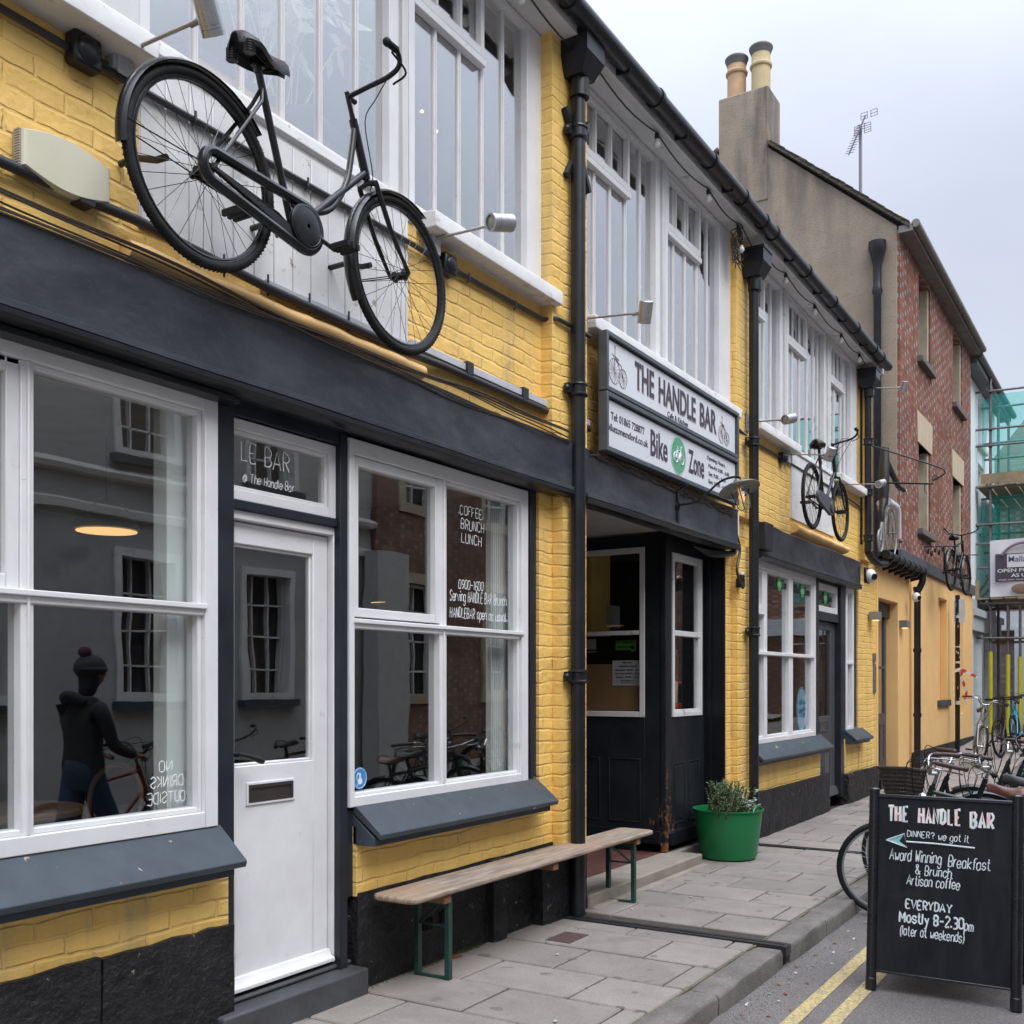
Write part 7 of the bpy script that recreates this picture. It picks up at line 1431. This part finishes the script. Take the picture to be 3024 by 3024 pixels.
    if hat: m = MB(); m.ball((.045, 0, 1.715), .108, 1.05, .95, .95, 18, 12); m.torus((.05, 0, 1.70), .098, .02, 'z', 24, 8); m.build('bobble_hat', pm('charcoal_knit', (.03, .03, .035), rough=.9, bscale=90, bstr=1), t); m = MB(); m.ball((.0, 0, 1.835), .045, seg=12, rings=8); m.build('pompom', pm('plum_wool', (.08, .03, .05), rough=1), t)
    else: m = MB(); m.ball((.035, 0, 1.70), .105, 1.02, .95, 1.0, 18, 12); m.build('hair', pm('dark_hair', (.025, .018, .012), rough=.7), t)
    put(t, x, y, z, rz); return t
walker('person in dark hooded jacket and bobble hat walking a bicycle mirrored in left window', 5.05, -3.50, -.11, 0, pm('navy_jacket', (.013, .014, .018), rough=.85, bscale=14, bstr=.8, bdist=.02), pm('blue_jeans', (.018, .04, .075), rough=.85, bscale=14, bstr=.8, bdist=.02), True)
pb = bicycle('red framed bicycle pushed by the walking person, mirrored in the left shop window', style='diamond', fm=pm('red_frame_paint', (.14, .018, .014), rough=.35), rim=STEEL, guards=False, chaincase=False, bars='rise', grip=RUBBER, barm=BIKEB); put(pb, 5.0, -3.85, -.11, 0)
walker('person in black T-shirt at the right edge of the picture beyond the parked bicycles', 21.3, -1.62, zg(21.3)-.1, 170, pm('black_tshirt', (.012,)*3, rough=.8), pm('grey_trousers', (.10, .10, .11), rough=.8), False)
for k, (x_, y_, rz, lb) in enumerate(((3.2, -5.0, 80, 'dark bicycle across the street mirrored at the left edge of the left window'), (7.6, -5.2, 95, 'black bicycle across the street mirrored in the white door glass'), (8.7, -5.1, 85, 'second black bicycle across the street mirrored in the white door glass'), (11.2, -5.1, 100, 'bicycle across the street mirrored in the lower left pane of the chalk lettered window'), (13.0, -5.2, 88, 'bicycle across the street mirrored in the lower right pane of the chalk lettered window'))):
    q = copy_tree(a3 if k % 2 else a5); q['label'] = lb; q['group'] = 'bicycles parked across the street'; put(q, x_, y_, -.11, rz)
for src, x_, y_, z_, rz, lb in ((a7, 10.9, .75, .1, 200, 'blue bicycle on display inside the bike shop window'), (pb, 11.5, 1.3, .1, 170, 'red bicycle on display deeper inside the bike shop window'), (a6, 10.0, 1.5, .1, 20, 'silver bicycle on display at the left inside the bike shop window')):
    q = copy_tree(src); q['label'] = lb; q['group'] = 'bicycles on display inside the bike shop'; put(q, x_, y_, z_, rz)
# red car across the street, mirrored in the bike shop window
def car(x, y, z, label):
    t = thing('parked_car', label, 'car', (x, y, z)); RP = pm('red_car_paint', (.30, .012, .015), rough=.2); L_, Wd = 4.0, .84
    sec = [(-2.0, .45, .75), (-1.9, .3, .95), (-1.3, .25, 1.0), (-.9, .25, 1.0), (.9, .25, .98), (1.3, .25, .95), (1.8, .28, .88), (2.0, .35, .65)]; m = MB(); v = []
    for (sx_, za, zb_) in sec:
        e = .06 if abs(sx_) > 1.85 else 0; v += [(x+sx_, y-Wd+e, z+za), (x+sx_, y-Wd-.02+e, z+(za+zb_)/2), (x+sx_, y-Wd+.05+e, z+zb_), (x+sx_, y+Wd-.05-e, z+zb_), (x+sx_, y+Wd+.02-e, z+(za+zb_)/2), (x+sx_, y+Wd-e, z+za)]
    m.add(v, [(i*6+k, (i+1)*6+k, (i+1)*6+(k+1) % 6, i*6+(k+1) % 6) for i in range(7) for k in range(6)]+[tuple(range(6)), tuple(42+k for k in range(5, -1, -1))])
    m.hexa([(x-1.55, y-.74, z+.96), (x+1.0, y-.74, z+.96), (x+1.0, y+.74, z+.96), (x-1.55, y+.74, z+.96)], [(x-1.05, y-.58, z+1.42), (x+.35, y-.58, z+1.42), (x+.35, y+.58, z+1.42), (x-1.05, y+.58, z+1.42)]); m.build('body', RP, t, bevel=.04)
    m = MB(); m.hexa([(x-1.50, y-.75, z+1.0), (x+.95, y-.75, z+1.0), (x+.95, y+.75, z+1.0), (x-1.5, y+.75, z+1.0)], [(x-1.08, y-.60, z+1.37), (x+.38, y-.60, z+1.37), (x+.38, y+.60, z+1.37), (x-1.08, y+.60, z+1.37)]); m.build('windows', pm('car_glass', (.02,)*3, rough=.05), t)
    for dx in (-1.25, 1.25):
        for s_ in (-1, 1): m = MB(); m.lathe([(.31, -.1), (.31, .1)], (x+dx, y+s_*.78, z+.31), 'y', 24); q = m.build('wheel', RUBBER, t); m = MB(); m.lathe([(.2, -.105), (.2, .105)], (x+dx, y+s_*.78, z+.31), 'y', 20); m.build('rim', STEEL, q)
    for s_ in (-1, 1): MB().ball((x-1.97, y+s_*.62, z+.72), .11, .4, 1.2, .7).build('headlight', pm('lamp_clear', (.6,)*3, rough=.1), t)
car(20.5, -5.0, zg(20)-.1, 'red car parked across the street, mirrored in the bike shop window')

# ================================================================== SMALL THINGS ON THE GROUND
random.seed(21)
OLF = pm('orange_leaf', (.26, .085, .035), rough=.8); PAP = pm('pale_litter', (.40, .39, .36), rough=.8); LF = []
def leaf(x, y, z, s, name, mat, label, cat, grp):
    m = MB(); a_ = random.uniform(0, 6.3)
    pts = [(math.cos(a_+i*1.047)*s*(1 if i % 2 else .55), math.sin(a_+i*1.047)*s*(1 if i % 2 else .5), .002+random.uniform(.001, .006)) for i in range(6)]; v = [(x, y, z+.010)]+[(x+p[0], y+p[1], z+p[2]) for p in pts]; m.add(v, [(0, i+1, (i+1) % 6+1) for i in range(6)]); o = m.build(name, mat); tag(o, label, cat, grp)
G1 = 'dry orange leaves in the gutter'; LB = 'small dry orange leaf lying on the tarmac near the kerb'
for x_, y_ in ((4.75, -1.66), (4.95, -1.72), (4.9, -1.60), (5.35, -1.68), (5.5, -1.60), (6.55, -1.62), (5.1, -1.78), (5.9, -1.57), (5.6, -1.72), (6.2, -1.60)): leaf(x_, y_, -.108, random.uniform(.012, .024), 'leaf', OLF, LB, 'leaf', G1)
leaf(4.72, -.05, .0, .05, 'leaf', OLF, 'brown dead leaf against the black plinth behind the bench leg', 'leaf', None)
for x_, y_ in ((12.9, -.14), (13.05, -.18), (12.75, -.12)): leaf(x_, y_, .002, .03, 'leaf', OLF, 'dry orange leaf at the foot of the grey bike shop door', 'leaf', 'leaves at the bike shop door')
for i, (x_, y_, l_) in enumerate(((5.75, -1.62, .03), (5.95, -1.66, .022), (6.3, -1.68, .05), (6.45, -1.75, .06), (6.7, -1.70, .05), (5.3, -1.62, .02), (5.2, -1.70, .02), (5.55, -1.64, .018), (6.9, -1.62, .03), (4.8, -1.74, .025), (5.05, -1.58, .05), (7.2, -1.66, .04), (6.05, -1.74, .02))):
    a_ = random.uniform(0, 3.1); m = MB(); m.bar((x_, y_, -.104), (x_+l_*math.cos(a_), y_+l_*math.sin(a_), -.103), .0035, 6) if i % 2 else m.hexa([(x_, y_, -.108), (x_+l_, y_+.01, -.108), (x_+l_*.8, y_+.02, -.108), (x_, y_+.015, -.108)], [(x_, y_, -.105), (x_+l_, y_+.01, -.102), (x_+l_*.8, y_+.02, -.104), (x_, y_+.015, -.104)]); tag(m.build('litter_scrap', PAP), 'tiny pale scrap of litter on the tarmac between kerb and yellow lines', 'litter', 'pale litter scraps in the gutter')
for x_, y_ in ((5.05, -.5), (6.32, -.35), (6.9, -.53), (4.05, -1.05)): tag(MB().ball((x_, y_, .003), .010, 1.5, 1, .5, 8, 5).build('litter_scrap', PAP), 'tiny pale scrap of litter on the pavement slabs', 'litter', 'pale litter scraps on the pavement')
m = MB()
for k in range(900):
    u_ = random.random()
    if u_ < .5: x_ = random.choice([random.gauss(4.45, .2), random.gauss(3.75, .15), random.gauss(4.85, .1)]); y_ = random.uniform(-.045, -.012); z_ = 0
    elif u_ < .75: x_ = random.gauss(13.15, .12); y_ = random.uniform(-.2, -.05); z_ = 0
    else: x_ = random.uniform(3.6, 9); y_ = random.uniform(-1.356, -1.338); z_ = -.008
    h_ = random.uniform(.008, .03)*(2 if .5 < u_ < .75 else 1); d_ = Vector((random.uniform(-.5, .5), random.uniform(-.5, .3), 1))*h_; m.add([(x_-.003, y_, z_), (x_+.003, y_+.001, z_), (x_+d_.x, y_+d_.y, z_+d_.z)], [(0, 1, 2)])
o = tag(m.build('moss', leafmat('moss_green', (.04, .06, .015), (.10, .14, .04))), 'green moss and weeds in the joints at the foot of the wall', 'moss'); o['kind'] = 'stuff'
m = MB()
for k in range(2600):
    x_ = 4.0+abs(random.gauss(0, 1.6)) if k % 2 else random.uniform(4, 12); y_ = -1.53-abs(random.gauss(0, .08)) if k % 3 else -1.53-random.uniform(0, .9); s_ = random.uniform(.0015, .005); z_ = -.109; a_ = random.uniform(0, 6); m.add([(x_+s_*math.cos(a_+i*2.1), y_+s_*math.sin(a_+i*2.1), z_) for i in range(3)]+[(x_, y_, z_+s_)], [(0, 1, 3), (1, 2, 3), (2, 0, 3)])
o = tag(m.build('grit', pm('loose_grit', (.26, .24, .22), (.12, .10, .09), .9, 60)), 'loose grit gathered along the foot of the kerb', 'grit'); o['kind'] = 'stuff'
